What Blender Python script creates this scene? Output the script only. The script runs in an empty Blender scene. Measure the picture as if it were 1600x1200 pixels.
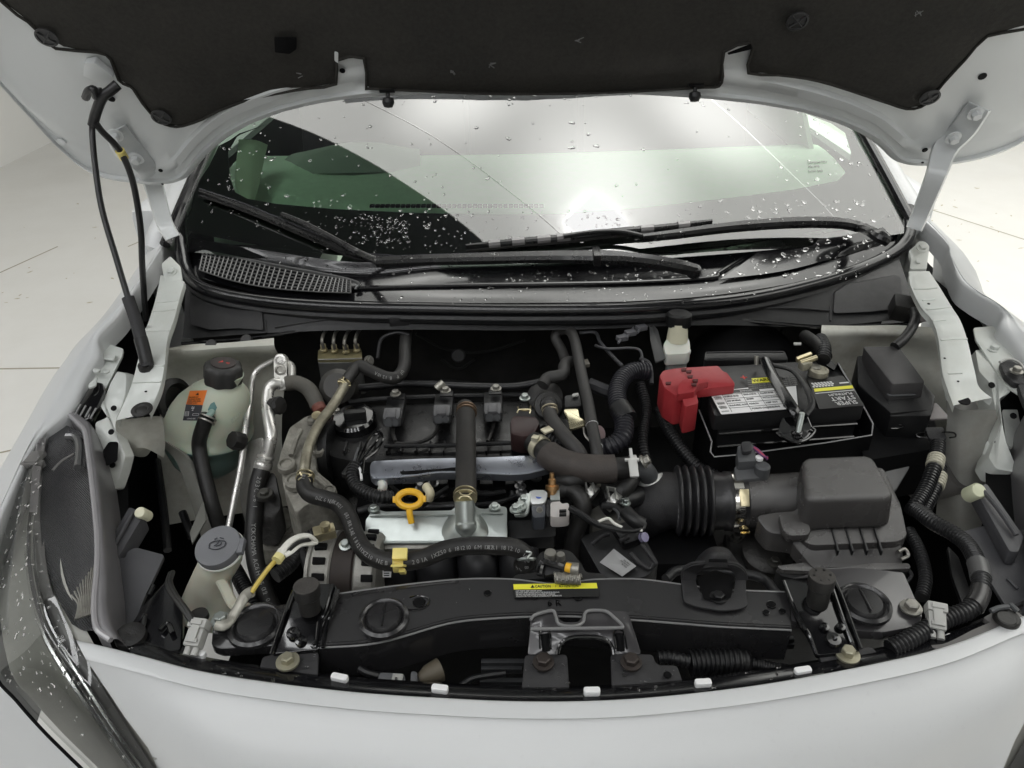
import bpy, bmesh, math, random
from mathutils import Vector, Matrix, noise
V = Vector
random.seed(7)
sc = bpy.context.scene
col = sc.collection
R = math.radians

# ------------------------------------------------------------------ camera
CAM = V((-0.05, -0.58, 1.425))
PITCH, ROLL, FPX = R(31.0), R(1.2), 1202.0
F = V((0, math.cos(PITCH), -math.sin(PITCH)))
U0 = V((0, math.sin(PITCH), math.cos(PITCH))); R0 = V((1, 0, 0))
RX = R0 * math.cos(ROLL) - U0 * math.sin(ROLL)
UX = U0 * math.cos(ROLL) + R0 * math.sin(ROLL)
cd = bpy.data.cameras.new('camera'); cam = bpy.data.objects.new('camera', cd); col.objects.link(cam)
cd.sensor_fit = 'HORIZONTAL'; cd.sensor_width = 36; cd.lens = FPX / 1600 * 36
cd.clip_start = 0.02; cd.clip_end = 200
cam.matrix_world = Matrix(((RX.x, UX.x, -F.x, CAM.x), (RX.y, UX.y, -F.y, CAM.y), (RX.z, UX.z, -F.z, CAM.z), (0, 0, 0, 1)))
sc.camera = cam

# ------------------------------------------------------------------ world, lamps, exposure
sc.view_settings.view_transform = 'Standard'; sc.view_settings.look = 'None'
sc.view_settings.exposure = 0.92; sc.view_settings.gamma = 1.0
w = bpy.data.worlds.new('World'); sc.world = w; w.use_nodes = True
w.node_tree.nodes['Background'].inputs[0].default_value = (1, 1, 1, 1)
w.node_tree.nodes['Background'].inputs[1].default_value = 0.0
sc.cycles.use_denoising = True
sc.cycles.max_bounces = 10; sc.cycles.diffuse_bounces = 5; sc.cycles.glossy_bounces = 5
sc.cycles.transparent_max_bounces = 12
sc.cycles.sample_clamp_indirect = 6.0
sc.cycles.caustics_reflective = False; sc.cycles.caustics_refractive = False

# ------------------------------------------------------------------ measuring: sight line of a photograph pixel cut by a real plane
def ray(px, py):
    return F + RX * ((px - 800) / FPX) + UX * ((600 - py) / FPX)
def P(px, py, z):
    d = ray(px, py); return CAM + d * ((z - CAM.z) / d.z)
def Y(px, py, y):
    d = ray(px, py); return CAM + d * ((y - CAM.y) / d.y)
def D(px, py, dep):
    return CAM + ray(px, py) * dep
def PP(L, z=None):
    return [P(a[0], a[1], a[2] if len(a) > 2 else z) for a in L]
def proj(p):                     # photograph pixel of a point
    q = p - CAM; z = q.dot(F); return 800 + q.dot(RX) / z * FPX, 600 - q.dot(UX) / z * FPX
def mpp(p):                      # metres per photo pixel at a point
    return (p - CAM).dot(F) / FPX
HD = V((0, -0.545, 0.838)).normalized(); HN = V((0, -0.838, -0.545)).normalized(); HO = V((0, 0.72, 1.028))
def H(px, py, off=0.0):          # on the open hood's underside
    d = ray(px, py); o = HO + HN * off
    return CAM + d * ((o - CAM).dot(HN) / d.dot(HN))

# ------------------------------------------------------------------ materials
MATS = {}
def M(name, c, rough=.5, metal=0., coat=0., spec=.5, var=0., vs=30., bump=0., bs=300., dust=0., dc=(.35, .32, .27), ds=18., trans=0., rvar=0., coatr=.05, ior=1.5, sss=0.):
    if name in MATS: return MATS[name]
    m = bpy.data.materials.new(name); m.use_nodes = True; MATS[name] = m
    nt = m.node_tree; N = nt.nodes; L = nt.links; b = N['Principled BSDF']
    b.inputs['Base Color'].default_value = (*c, 1); b.inputs['Roughness'].default_value = rough
    b.inputs['Metallic'].default_value = metal; b.inputs['Coat Weight'].default_value = coat
    b.inputs['Coat Roughness'].default_value = coatr; b.inputs['Specular IOR Level'].default_value = spec
    b.inputs['Transmission Weight'].default_value = trans; b.inputs['IOR'].default_value = ior
    if sss: b.inputs['Subsurface Weight'].default_value = sss; b.inputs['Subsurface Scale'].default_value = .02
    tc = N.new('ShaderNodeTexCoord')
    def nz(s, det=4., r=.6):
        n = N.new('ShaderNodeTexNoise'); n.inputs['Scale'].default_value = s; n.inputs['Detail'].default_value = det
        n.inputs['Roughness'].default_value = r; L.new(tc.outputs['Object'], n.inputs['Vector']); return n
    cur = None
    if var:
        n = nz(vs); r = N.new('ShaderNodeMapRange'); L.new(n.outputs[0], r.inputs[0])
        r.inputs[1].default_value = .25; r.inputs[2].default_value = .75; r.inputs[3].default_value = 1 - var; r.inputs[4].default_value = 1 + var
        h = N.new('ShaderNodeMix'); h.data_type = 'RGBA'; h.blend_type = 'MULTIPLY'; h.inputs[0].default_value = 1
        h.inputs[6].default_value = (*c, 1); L.new(r.outputs[0], h.inputs[7]); cur = h.outputs[2]
    if dust:
        n = nz(ds, 6., .7); r = N.new('ShaderNodeMapRange'); L.new(n.outputs[0], r.inputs[0])
        r.inputs[1].default_value = .42; r.inputs[2].default_value = .72; r.inputs[3].default_value = 0; r.inputs[4].default_value = dust
        h = N.new('ShaderNodeMix'); h.data_type = 'RGBA'; L.new(r.outputs[0], h.inputs[0])
        if cur: L.new(cur, h.inputs[6])
        else: h.inputs[6].default_value = (*c, 1)
        h.inputs[7].default_value = (*dc, 1); cur = h.outputs[2]
    if cur: L.new(cur, b.inputs['Base Color'])
    if rvar:
        n = nz(vs * 1.7); r = N.new('ShaderNodeMapRange'); L.new(n.outputs[0], r.inputs[0])
        r.inputs[1].default_value = .3; r.inputs[2].default_value = .7; r.inputs[3].default_value = max(.02, rough - rvar); r.inputs[4].default_value = min(1, rough + rvar)
        L.new(r.outputs[0], b.inputs['Roughness'])
    if bump:
        n = nz(bs, 3.); bp = N.new('ShaderNodeBump'); bp.inputs['Strength'].default_value = bump; bp.inputs['Distance'].default_value = .002
        L.new(n.outputs[0], bp.inputs['Height']); L.new(bp.outputs[0], b.inputs['Normal'])
    return m

white_paint = M('white_paint', (.62, .63, .635), .4, coat=.35, var=.02, vs=3, coatr=.28)
hood_paint = M('hood_inner_paint', (.66, .68, .685), .38, coat=.5, var=.03, vs=6)
ecoat = M('pale_body_paint', (.63, .655, .625), .4, coat=.25, var=.05, vs=9, dust=.35, dc=(.36, .33, .27), ds=7)
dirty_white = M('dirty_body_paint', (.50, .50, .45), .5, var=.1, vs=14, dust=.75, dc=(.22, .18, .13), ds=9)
blk = M('black_plastic', (.0062, .0064, .0072), .38, var=.25, vs=60, bump=.25, bs=900, dust=.12, dc=(.06, .058, .055), ds=25, rvar=.08)
blk_soft = M('grained_black_plastic', (.019, .0185, .020), .42, var=.12, vs=40, bump=.5, bs=1400, rvar=.06)
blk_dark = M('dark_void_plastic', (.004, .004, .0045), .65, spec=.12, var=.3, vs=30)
blk_gloss = M('gloss_black_steel', (.005, .005, .0055), .13, coat=.6, var=.2, vs=40, rvar=.05, bump=.04, bs=120)
blk_satin = M('satin_black_steel', (.021, .0205, .0215), .26, coat=.3, coatr=.12, var=.06, vs=12, rvar=.03)
wet_black = M('wet_black_plastic', (.0065, .0065, .0075), .17, coat=.4, bump=.05, bs=500, rvar=.07, vs=14)
rubber = M('black_rubber', (.0095, .0092, .0092), .48, var=.2, vs=40, bump=.2, bs=500, dust=.25, dc=(.075, .07, .062), ds=30)
rubber_b = M('brown_rubber', (.050, .042, .038), .62, var=.18, vs=30, bump=.3, bs=600, dust=.3, dc=(.10, .08, .07), ds=30)
seal_rub = M('seal_rubber', (.008, .008, .009), .2, rvar=.06, coat=.3)
felt = M('hood_felt', (.042, .0405, .0375), .95, spec=.15, dust=.35, dc=(.075, .07, .062), ds=7., var=.2, vs=180, bump=.6, bs=900)
alu = M('bright_aluminium', (.66, .65, .62), .33, metal=.75, var=.1, vs=60, rvar=.1)
cast = M('dirty_cast_aluminium', (.29, .28, .245), .62, metal=.35, var=.3, vs=45, bump=.7, bs=220, dust=.6, dc=(.09, .08, .065), ds=40)
cast2 = M('clean_cast_aluminium', (.34, .335, .31), .5, metal=.6, var=.2, vs=50, bump=.4, bs=300, dust=.3, dc=(.16, .14, .11))
zinc = M('galvanised_steel', (.47, .505, .485), .36, metal=.85, var=.06, vs=70, rvar=.05, bump=.05, bs=250)
zinc_y = M('yellow_zinc', (.62, .55, .36), .33, metal=.85, var=.25, vs=60)
steel_d = M('dull_steel', (.34, .33, .30), .45, metal=.8, var=.25, vs=90)
blue_steel = M('foil_heat_shield', (.40, .42, .475), .32, metal=.85, var=.14, vs=25, rvar=.1)
yellow = M('yellow_plastic', (.85, .48, .03), .38, var=.08, vs=40)
yellow_l = M('pale_yellow_plastic', (.83, .70, .22), .45, var=.06, vs=40, dust=.15, dc=(.5, .4, .2))
red = M('red_plastic', (.36, .028, .035), .42, var=.1, vs=30, bump=.15, bs=800, dust=.18, dc=(.42, .12, .11), ds=30)
milky = M('milky_polyethylene', (.54, .58, .47), .42, var=.06, vs=8, sss=.25, dust=.25, dc=(.40, .38, .27), ds=12)
coolant_low = M('milky_polyethylene_with_coolant', (.17, .25, .22), .4, var=.25, vs=14, sss=.1)
nat_white = M('natural_white_plastic', (.72, .72, .66), .45, sss=.15, var=.05)
neck_pl = M('natural_neck_plastic', (.52, .51, .42), .5, sss=.15, var=.06, vs=12, dust=.25, dc=(.36, .34, .27), ds=16)
grey_cap = M('grey_cap_plastic', (.15, .154, .165), .5, var=.06, bump=.15, bs=900)
grey_pl = M('grey_connector_plastic', (.42, .42, .40), .5, var=.06)
grey_dk = M('dark_grey_plastic', (.075, .078, .082), .48, var=.1, bump=.2, bs=900)
label_w = M('white_label', (.80, .80, .80), .45)
label_k = M('black_label', (.012, .012, .012), .4)
label_y = M('yellow_label', (.80, .76, .05), .4)
label_o = M('orange_label', (.85, .20, .02), .45)
ink_w = M('white_ink', (.68, .68, .68), .5); ink_h = M('worn_hose_ink', (.26, .26, .255), .6)
ink_g = M('grey_ink', (.30, .30, .29), .6)
ink_k = M('black_ink', (.01, .01, .01), .5)
ink_r = M('red_ink', (.55, .03, .02), .5)
wire_w = M('white_wire_sleeve', (.75, .74, .68), .5)
wire_y = M('yellow_wire', (.60, .46, .10), .45)
wire_p = M('purple_wire', (.16, .05, .16), .45)
wire_r = M('red_wire', (.55, .06, .05), .45)
brown = M('copper_winding_steel', (.026, .019, .016), .6, metal=.2, var=.3, vs=60)
white_clip = M('white_clip_plastic', (.80, .80, .80), .4)
teal = M('coolant_stain', (.03, .20, .19), .5)
interior = M('interior_trim', (.045, .055, .050), .7, var=.1, vs=20)
seat_m = M('seat_cloth', (.012, .012, .014), .9, var=.2, vs=60)
wallm = M('white_wall_paint', (.80, .795, .775), .6, var=.015, vs=2)
ceilm = M('dark_ceiling', (.02, .02, .025), .8)

def pattern_mat():
    m = M('ribbed_reflector', (.15, .15, .155), .2, metal=.8)
    nt = m.node_tree; N = nt.nodes; L = nt.links; b = N['Principled BSDF']
    tc = N.new('ShaderNodeTexCoord'); wv = N.new('ShaderNodeTexWave'); wv.inputs['Scale'].default_value = 210; wv.wave_type = 'BANDS'; wv.bands_direction = 'DIAGONAL'
    L.new(tc.outputs['Object'], wv.inputs[0]); bp = N.new('ShaderNodeBump'); bp.inputs['Strength'].default_value = .6; bp.inputs['Distance'].default_value = .001
    L.new(wv.outputs[1], bp.inputs['Height']); L.new(bp.outputs[0], b.inputs['Normal'])
    return m
ribbed = pattern_mat()
def glass_mat(name, tint, ior, absorb=1.0):
    m = bpy.data.materials.new(name); m.use_nodes = True; N = m.node_tree.nodes; L = m.node_tree.links
    for n in list(N): N.remove(n)
    o = N.new('ShaderNodeOutputMaterial'); t = N.new('ShaderNodeBsdfTransparent'); t.inputs[0].default_value = (*tint, 1)
    g = N.new('ShaderNodeBsdfGlossy'); g.inputs['Roughness'].default_value = .015; g.inputs[0].default_value = (1, 1, 1, 1)
    f = N.new('ShaderNodeFresnel'); f.inputs[0].default_value = ior; x = N.new('ShaderNodeMixShader')
    L.new(f.outputs[0], x.inputs[0]); L.new(t.outputs[0], x.inputs[1]); L.new(g.outputs[0], x.inputs[2]); L.new(x.outputs[0], o.inputs[0]); return m
wind_glass = glass_mat('windshield_glass', (.80, .99, .82), 2.35)
lens_glass = glass_mat('headlight_lens', (.72, .73, .72), 1.55)
drop_mat = glass_mat('thin_water_bead', (.995, .995, .995), 1.11)
def floor_mat():
    m = M('white_epoxy_floor', (.81, .80, .77), .45, var=.03, vs=1.2, dust=.22, dc=(.64, .61, .55), ds=2.0, rvar=.12)
    return m
floorm = floor_mat()
def emit(name, c, s):
    m = bpy.data.materials.new(name); m.use_nodes = True; N = m.node_tree.nodes
    b = N['Principled BSDF']; b.inputs['Base Color'].default_value = (.8, .8, .8, 1); b.inputs['Emission Color'].default_value = (*c, 1); b.inputs['Emission Strength'].default_value = s
    return m

# ------------------------------------------------------------------ geometry helpers (all return (verts, faces))
def cr(pts, n=6, closed=False):
    pts = [V(p) for p in pts]
    if len(pts) < 3 and not closed:
        return [pts[0].lerp(pts[-1], i / n) for i in range(n + 1)]
    out = []; L = len(pts); rng = range(L if closed else L - 1)
    for i in rng:
        if closed: a, b, c, d = pts[i - 1], pts[i], pts[(i + 1) % L], pts[(i + 2) % L]
        else:
            b, c = pts[i], pts[i + 1]; a = pts[i - 1] if i else b * 2 - c; d = pts[i + 2] if i + 2 < L else c * 2 - b
        for k in range(n):
            t = k / n
            out.append(.5 * ((2 * b) + (c - a) * t + (2 * a - 5 * b + 4 * c - d) * t * t + (3 * b - a - 3 * c + d) * t ** 3))
    if not closed: out.append(pts[-1].copy())
    return out
def resample(pts, step):
    out = [pts[0].copy()]; acc = 0.
    for a, b in zip(pts, pts[1:]):
        l = (b - a).length
        if l < 1e-9: continue
        t = step - acc
        while t <= l:
            out.append(a.lerp(b, t / l)); t += step
        acc = l - (t - step)
    return out
def sweep(path, rad, seg=12, cap=True, flat=1.0, up=None):
    n = len(path); vs = []; fs = []
    t0 = (path[1] - path[0]).normalized(); u = up or V((0, 0, 1))
    if abs(t0.dot(u)) > .95: u = V((1, 0, 0))
    nrm = (u - t0 * u.dot(t0)).normalized()
    for i, p in enumerate(path):
        t = (path[min(i + 1, n - 1)] - path[max(i - 1, 0)])
        t = t.normalized() if t.length > 1e-9 else t0
        nrm = nrm - t * nrm.dot(t)
        nrm = nrm.normalized() if nrm.length > 1e-6 else t.orthogonal().normalized()
        bn = t.cross(nrm); r = rad[i] if isinstance(rad, (list, tuple)) else rad
        for k in range(seg):
            a = 2 * math.pi * k / seg
            vs.append(p + nrm * (math.cos(a) * r * flat) + bn * (math.sin(a) * r))
    for i in range(n - 1):
        for k in range(seg):
            k2 = (k + 1) % seg
            fs.append((i * seg + k, i * seg + k2, (i + 1) * seg + k2, (i + 1) * seg + k))
    if cap:
        fs.append(tuple(range(seg - 1, -1, -1))); fs.append(tuple((n - 1) * seg + k for k in range(seg)))
    return vs, fs
def tube(pts, r, seg=12, n=8, **k):
    return sweep(cr(pts, n), r, seg, **k)
def conduit(pts, r, pitch=.0042, seg=12, depth=.16):
    path = resample(cr(pts, 14), pitch / 4)
    return sweep(path, [r * (1 if (i % 4) < 2 else 1 - depth) for i in range(len(path))], seg)
def straight(a, b, r, seg=16, r2=None):
    return sweep([a, b], [r, r2 if r2 is not None else r], seg)
def lathe(prof, base, axis, seg=24):
    axis = axis.normalized(); u = axis.orthogonal().normalized(); w_ = axis.cross(u); vs = []; fs = []
    for r, h in prof:
        for k in range(seg):
            a = 2 * math.pi * k / seg
            vs.append(base + axis * h + (u * math.cos(a) + w_ * math.sin(a)) * max(r, 1e-5))
    for i in range(len(prof) - 1):
        for k in range(seg):
            k2 = (k + 1) % seg
            fs.append((i * seg + k, i * seg + k2, (i + 1) * seg + k2, (i + 1) * seg + k))
    fs.append(tuple(range(seg - 1, -1, -1))); fs.append(tuple((len(prof) - 1) * seg + k for k in range(seg)))
    return vs, fs
def rpoly(pts, r, seg=4):
    out = []; L = len(pts)
    for i in range(L):
        a, b, c = pts[i - 1], pts[i], pts[(i + 1) % L]
        rr = r[i] if isinstance(r, (list, tuple)) else r
        d1 = a - b; d2 = c - b; rr = min(rr, d1.length * .45, d2.length * .45)
        if rr < 1e-5: out.append(b.copy()); continue
        p1 = b + d1.normalized() * rr; p2 = b + d2.normalized() * rr
        for k in range(seg + 1):
            t = k / seg; out.append(p1 * (1 - t) ** 2 + b * 2 * t * (1 - t) + p2 * t * t)
    return out
def bev(bm, w_, seg=2, ang=.5):
    es = [e for e in bm.edges if len(e.link_faces) == 2 and e.calc_face_angle(0) > ang]
    if es and w_ > 0:
        bmesh.ops.bevel(bm, geom=es, offset=w_, segments=seg, affect='EDGES', clamp_overlap=True, profile=.6)
def tobm(vf):
    bm = bmesh.new(); vs = [bm.verts.new(v) for v in vf[0]]
    for f in vf[1]:
        try: bm.faces.new([vs[i] for i in f])
        except ValueError: pass
    return bm
def frombm(bm):
    bmesh.ops.recalc_face_normals(bm, faces=bm.faces); bm.verts.index_update()
    r = ([v.co.copy() for v in bm.verts], [tuple(v.index for v in f.verts) for f in bm.faces]); bm.free(); return r
def prism(poly, down, b=0., scale=1.0, seg=2):
    down = V(down); n = len(poly); c = sum(poly, V()) / n
    low = [c + (p - c) * scale + down for p in poly]
    vf = (list(poly) + low, [tuple(range(n)), tuple(range(2 * n - 1, n - 1, -1))] + [(i, (i + 1) % n, n + (i + 1) % n, n + i) for i in range(n)])
    if b:
        bm = tobm(vf); bmesh.ops.recalc_face_normals(bm, faces=bm.faces); bev(bm, b, seg); return frombm(bm)
    return vf
def box(c, x, y, z, b=0.):        # centre and three half-vectors
    c, x, y, z = V(c), V(x), V(y), V(z)
    return prism([c - x - y + z, c + x - y + z, c + x + y + z, c - x + y + z], -2 * z, b)
def loft(rows, nu=6, nv=4, thick=0., closed=False):
    g = [cr(r, nu) for r in rows]; cols = list(zip(*g)); cols = [cr(list(c), nv) for c in cols]
    nr = len(cols[0]); nc = len(cols); vs = [cols[j][i] for i in range(nr) for j in range(nc)]
    fs = [(i * nc + j, i * nc + j + 1, (i + 1) * nc + j + 1, (i + 1) * nc + j) for i in range(nr - 1) for j in range(nc - 1)]
    if thick: return solid((vs, fs), thick)
    return vs, fs
def grid(rows, thick=0.):
    nr = len(rows); nc = len(rows[0]); vs = [v for r in rows for v in r]
    fs = [(i * nc + j, i * nc + j + 1, (i + 1) * nc + j + 1, (i + 1) * nc + j) for i in range(nr - 1) for j in range(nc - 1)]
    return solid((vs, fs), thick) if thick else (vs, fs)
def solid(vf, t):
    bm = tobm(vf); bmesh.ops.recalc_face_normals(bm, faces=bm.faces); bm.normal_update()
    if sum(f.normal.z * f.calc_area() for f in bm.faces) < 0: bmesh.ops.reverse_faces(bm, faces=bm.faces)
    bm.normal_update(); off = {v: v.normal.copy() for v in bm.verts}
    old = list(bm.faces); bound = [e for e in bm.edges if len(e.link_faces) == 1]
    m = {v: bm.verts.new(v.co - off[v] * t) for v in list(bm.verts)}
    for f in old: bm.faces.new([m[v] for v in reversed(f.verts)])
    for e in bound:
        a, b = e.verts
        try: bm.faces.new([a, b, m[b], m[a]])
        except ValueError: pass
    return frombm(bm)
def join(*vfs):
    vs = []; fs = []
    for v, f in vfs:
        o = len(vs); vs += list(v); fs += [tuple(i + o for i in x) for x in f]
    return vs, fs
def hexbolt(base, ax, r, h, washer=1.5):
    return join(lathe([(r * washer, 0), (r * washer, h * .25), (r * 1.05, h * .3)], base, ax, 20), lathe([(r, h * .2), (r, h * .9), (r * .82, h)], base, ax, 6))

# ------------------------------------------------------------------ object helpers
def mk(name, vf, m, parent=None, smooth=True, label=None, kind=None, sharp=35):
    me = bpy.data.meshes.new(name); me.from_pydata([tuple(v) for v in vf[0]], [], vf[1])
    bm = bmesh.new(); bm.from_mesh(me); bmesh.ops.recalc_face_normals(bm, faces=bm.faces)
    if smooth:
        for f in bm.faces: f.smooth = True
        for e in bm.edges:
            if len(e.link_faces) == 2 and e.calc_face_angle(0) > R(sharp): e.smooth = False
    bm.to_mesh(me); bm.free(); me.materials.append(m)
    o = bpy.data.objects.new(name, me); col.objects.link(o); o.parent = parent
    if label: o['label'] = label
    if kind: o['kind'] = kind
    return o
def thing(name, label, cat, group=None):
    o = bpy.data.objects.new(name, None); col.objects.link(o); o.empty_display_size = .02
    o['label'] = label; o['category'] = cat
    if group: o['group'] = group
    return o
def tag(o, label, cat, group=None):
    o['label'] = label; o['category'] = cat
    if group: o['group'] = group
    return o
def struct(name, vf, m, parent=None, **k):
    o = mk(name, vf, m, parent, **k)
    if not parent: o['kind'] = 'structure'
    return o
def copy_at(src, delta, parent):
    o = src.copy(); col.objects.link(o); o.parent = parent; o.location = src.location + V(delta); return o
def txt(s, o, x, y, size, m, parent, name='lettering', ext=.00015, align='LEFT', squeeze=1.0):
    cu = bpy.data.curves.new(name, 'FONT'); cu.body = s; cu.size = size; cu.extrude = ext; cu.align_x = align; cu.space_character = 1.0
    cu.resolution_u = 2; cu.materials.append(m)
    ob = bpy.data.objects.new(name, cu); col.objects.link(ob); ob.parent = parent
    x = V(x).normalized(); y = V(y); y = (y - x * y.dot(x)).normalized(); z = x.cross(y)
    o = V(o) + z * .0004
    ob.matrix_local = Matrix(((x.x * squeeze, y.x, z.x, o.x), (x.y * squeeze, y.y, z.y, o.y), (x.z * squeeze, y.z, z.z, o.z), (0, 0, 0, 1)))
    return ob
def decal(tl, tr, br, bl, m, parent, name='label', lift=.0008, r=0.):
    n = (br - bl).cross(tl - bl).normalized()
    q = [p + n * lift for p in (bl, br, tr, tl)]
    if r: q = rpoly(q, r)
    return mk(name, prism(q, -n * .0006), m, parent, smooth=False)
class Dec:                        # a flat label: places text and bars in its own u (0..1 right), v (0..1 up)
    def __init__(s, tl, tr, br, bl, m, parent, name='label', lift=.0008, r=0.):
        s.bl, s.x, s.y = bl, br - bl, tl - bl; s.n = s.x.cross(s.y).normalized(); s.lift = lift
        s.o = decal(tl, tr, br, bl, m, parent, name, lift, r) if m else parent
    def at(s, u, v, e=.0003): return s.bl + s.x * u + s.y * v + s.n * (s.lift + e)
    def text(s, u, v, t, size, m, flip=False, align='LEFT', squeeze=1.0):
        k = -1 if flip else 1
        return txt(t, s.at(u, v, 0), s.x * k, s.y * k, size * s.y.length, m, s.o, align=align, squeeze=squeeze)
    def bar(s, u0, v0, u1, v1, m, name='printed_block'):
        q = [s.at(u0, v0), s.at(u1, v0), s.at(u1, v1), s.at(u0, v1)]
        return mk(name, prism(q, -s.n * .0002), m, s.o, smooth=False)
    def bars(s, L, m, name='printed_lines'):
        return mk(name, join(*[prism([s.at(a, b), s.at(c, b), s.at(c, d), s.at(a, d)], -s.n * .0002) for a, b, c, d in L]), m, s.o, smooth=False)
def finish():
    bpy.context.view_layer.update(); dg = bpy.context.evaluated_depsgraph_get()
    for o in [x for x in col.objects if x.type == 'FONT']:
        me = bpy.data.meshes.new_from_object(o.evaluated_get(dg)); nm = o.name; mt = o.data.materials[0]; o.name = 'old'
        n = bpy.data.objects.new(nm, me); col.objects.link(n); n.parent = o.parent; n.matrix_local = o.matrix_local.copy()
        if not me.materials: me.materials.append(mt)
        bpy.data.objects.remove(o)
    bpy.context.view_layer.update()
    def meshes(o):
        return ([o] if o.type in ('MESH', 'FONT') else []) + [x for c in o.children for x in meshes(c)]
    for o in list(col.objects):
        if o.parent or o.type not in ('EMPTY', 'MESH') or o.get('kind') == 'structure': continue
        pts = [x.matrix_world @ V(c) for x in meshes(o) for c in x.bound_box]
        if not pts: continue
        lo = V([min(p[i] for p in pts) for i in range(3)]); hi = V([max(p[i] for p in pts) for i in range(3)])
        base = V(((lo.x + hi.x) / 2, (lo.y + hi.y) / 2, lo.z))
        if o.type == 'EMPTY':
            d = base - o.location; o.location = base
            for c in o.children: c.location -= d
        elif o.data.users == 1:
            o.data.transform(Matrix.Translation(o.location - base)); d = base - o.location; o.location = base
            for c in o.children: c.location -= d
# ================================================================== the room: white photo bay under a lit fabric ceiling
struct('floor', grid([[V((-9, -7, 0)), V((9, -7, 0))], [V((-9, 12, 0)), V((9, 12, 0))]]), floorm)
fl = bpy.data.objects['floor']
def floor_line(a, b, w_=.007):
    a, b = P(*a, .0015), P(*b, .0015); d = (b - a).normalized(); s = V((-d.y, d.x, 0)) * w_ / 2
    return prism([a - s, b - s, b + s, a + s], (0, 0, -.001))
jm = M('floor_joint_filler', (.40, .36, .28), .8)
for a, b in (((-160, 498), (90, 385)), ((-60, 577), (190, 573)), ((-60, 720), (60, 694)), ((1448, 325), (1760, 425)), ((330, 330), (200, 385))):
    mk('floor_joint', floor_line(a, b), jm, fl)
spots = []
for i in range(46):
    px, py = (random.uniform(0, 180), random.uniform(300, 640)) if i % 2 else (random.uniform(1440, 1600), random.uniform(290, 440))
    p = P(px, py, .001); a = random.uniform(0, 6.3); l = random.uniform(.004, .02); s = random.uniform(.002, .006)
    x = V((math.cos(a), math.sin(a), 0)) * l; y = V((-math.sin(a), math.cos(a), 0)) * s
    spots.append(prism([p - x, p - y, p + x * random.uniform(.4, 1), p + y], (0, 0, -.0008)))
mk('floor_scuffs', join(*spots), M('floor_scuff', (.50, .44, .32), .8), fl, kind='stuff')
wa, wb = P(0, 262, 0), P(45, 240, 0); wd = (wb - wa); wd.z = 0; wd.normalize()
def wall(name, a, b, h=3.4):
    t = V((-(b - a).y, (b - a).x, 0)).normalized() * .1
    struct(name, prism([a, b, b + t, a + t], (0, 0, h)), wallm)
c0 = wa - wd * 5.5; c1 = wa + wd * 7
wall('wall_left', c0, c1); wallm = M('grey_wall_paint', (.50, .50, .49), .7); wall('wall_right', V((5.2, 9, 0)), V((5.2, -4.2, 0))); wall('wall_front', V((-7, -4.0, 0)), V((7, -4.0, 0)))
wall('wall_back', V((7, 8.6, 0)), V((-7, 8.6, 0)))
struct('ceiling', box((0, 2.5, 3.5), (9, 0, 0), (0, 9, 0), (0, 0, .05)), ceilm)

# lit fabric panels, laid out on the diagonal of the car
def lit_fabric(name, c, s, spots=()):
    m = emit(name, c, s); N = m.node_tree.nodes; L = m.node_tree.links; g = N.new('ShaderNodeNewGeometry'); acc = None
    for (x, y, rad, k) in spots:                    # lamps behind the cloth show as soft bright patches
        d = N.new('ShaderNodeVectorMath'); d.operation = 'DISTANCE'; L.new(g.outputs['Position'], d.inputs[0]); d.inputs[1].default_value = (x, y, 3.15)
        r = N.new('ShaderNodeMapRange'); r.interpolation_type = 'SMOOTHERSTEP'; L.new(d.outputs['Value'], r.inputs[0]); r.inputs[1].default_value = 0; r.inputs[2].default_value = rad; r.inputs[3].default_value = k; r.inputs[4].default_value = 0
        if acc is None: acc = r.outputs[0]
        else:
            q = N.new('ShaderNodeMath'); q.operation = 'ADD'; L.new(acc, q.inputs[0]); L.new(r.outputs[0], q.inputs[1]); acc = q.outputs[0]
    if acc is not None:
        q = N.new('ShaderNodeMath'); q.operation = 'ADD'; q.inputs[1].default_value = s; L.new(acc, q.inputs[0]); L.new(q.outputs[0], N['Principled BSDF'].inputs['Emission Strength'])
    return m
LIT = lit_fabric('lit_ceiling_fabric', (1, 1, .96), .90, ((.50, 1.40, .80, 1.3), (-.45, 2.15, .6, 1.1), (1.30, 2.15, .7, 1.3), (2.3, .6, 1.2, .8), (.4, 2.3, 1.3, .55)))
LITF = emit('added_strip_light', (.985, .995, 1), 3.6)
LIT2 = emit('bright_ceiling_lamp', (1, 1, 1), 2.6)
frame_m = M('panel_frame', (.30, .30, .29), .5)
LD = V((.73, -.683, 0)); LN = V((.683, .73, 0))
def light_panel(n0, n1, d0, d1, label, m, z=3.15, rim=True):
    t = thing('ceiling_light', label, 'ceiling light', 'lit ceiling panels')
    q = [LN * a + LD * b + V((0, 0, z)) for a, b in ((n0, d0), (n0, d1), (n1, d1), (n1, d0))]
    mk('diffuser', prism(q, (0, 0, .03)), m, t, smooth=False)
    for i in range(4 if rim else 0):
        a, b = q[i], q[(i + 1) % 4]
        mk('frame', straight(a + V((0, 0, .02)), b + V((0, 0, .02)), .006, 8), frame_m, t)
light_panel(.63, .962, -3.4, 3.4, 'narrow lit ceiling panel above the windshield', LIT)
light_panel(.97, 2.564, -3.4, 3.4, 'wide lit ceiling panel above the middle of the windshield', LIT)
light_panel(2.572, 6.6, -3.4, 3.0, 'lit ceiling panel above the right of the windshield', LIT)
for k, l in enumerate(('strip lamp nearest the hood', 'second strip lamp from the hood', 'third strip lamp from the hood', 'strip lamp farthest from the hood')):
    n_ = -.85 - k * .62; light_panel(n_ - .085, n_ + .085, -2.6, 2.6, l + ' added on the ceiling in front of the car', LITF)  # unseen strip lamps added to light the bay and sharpen highlights
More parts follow.
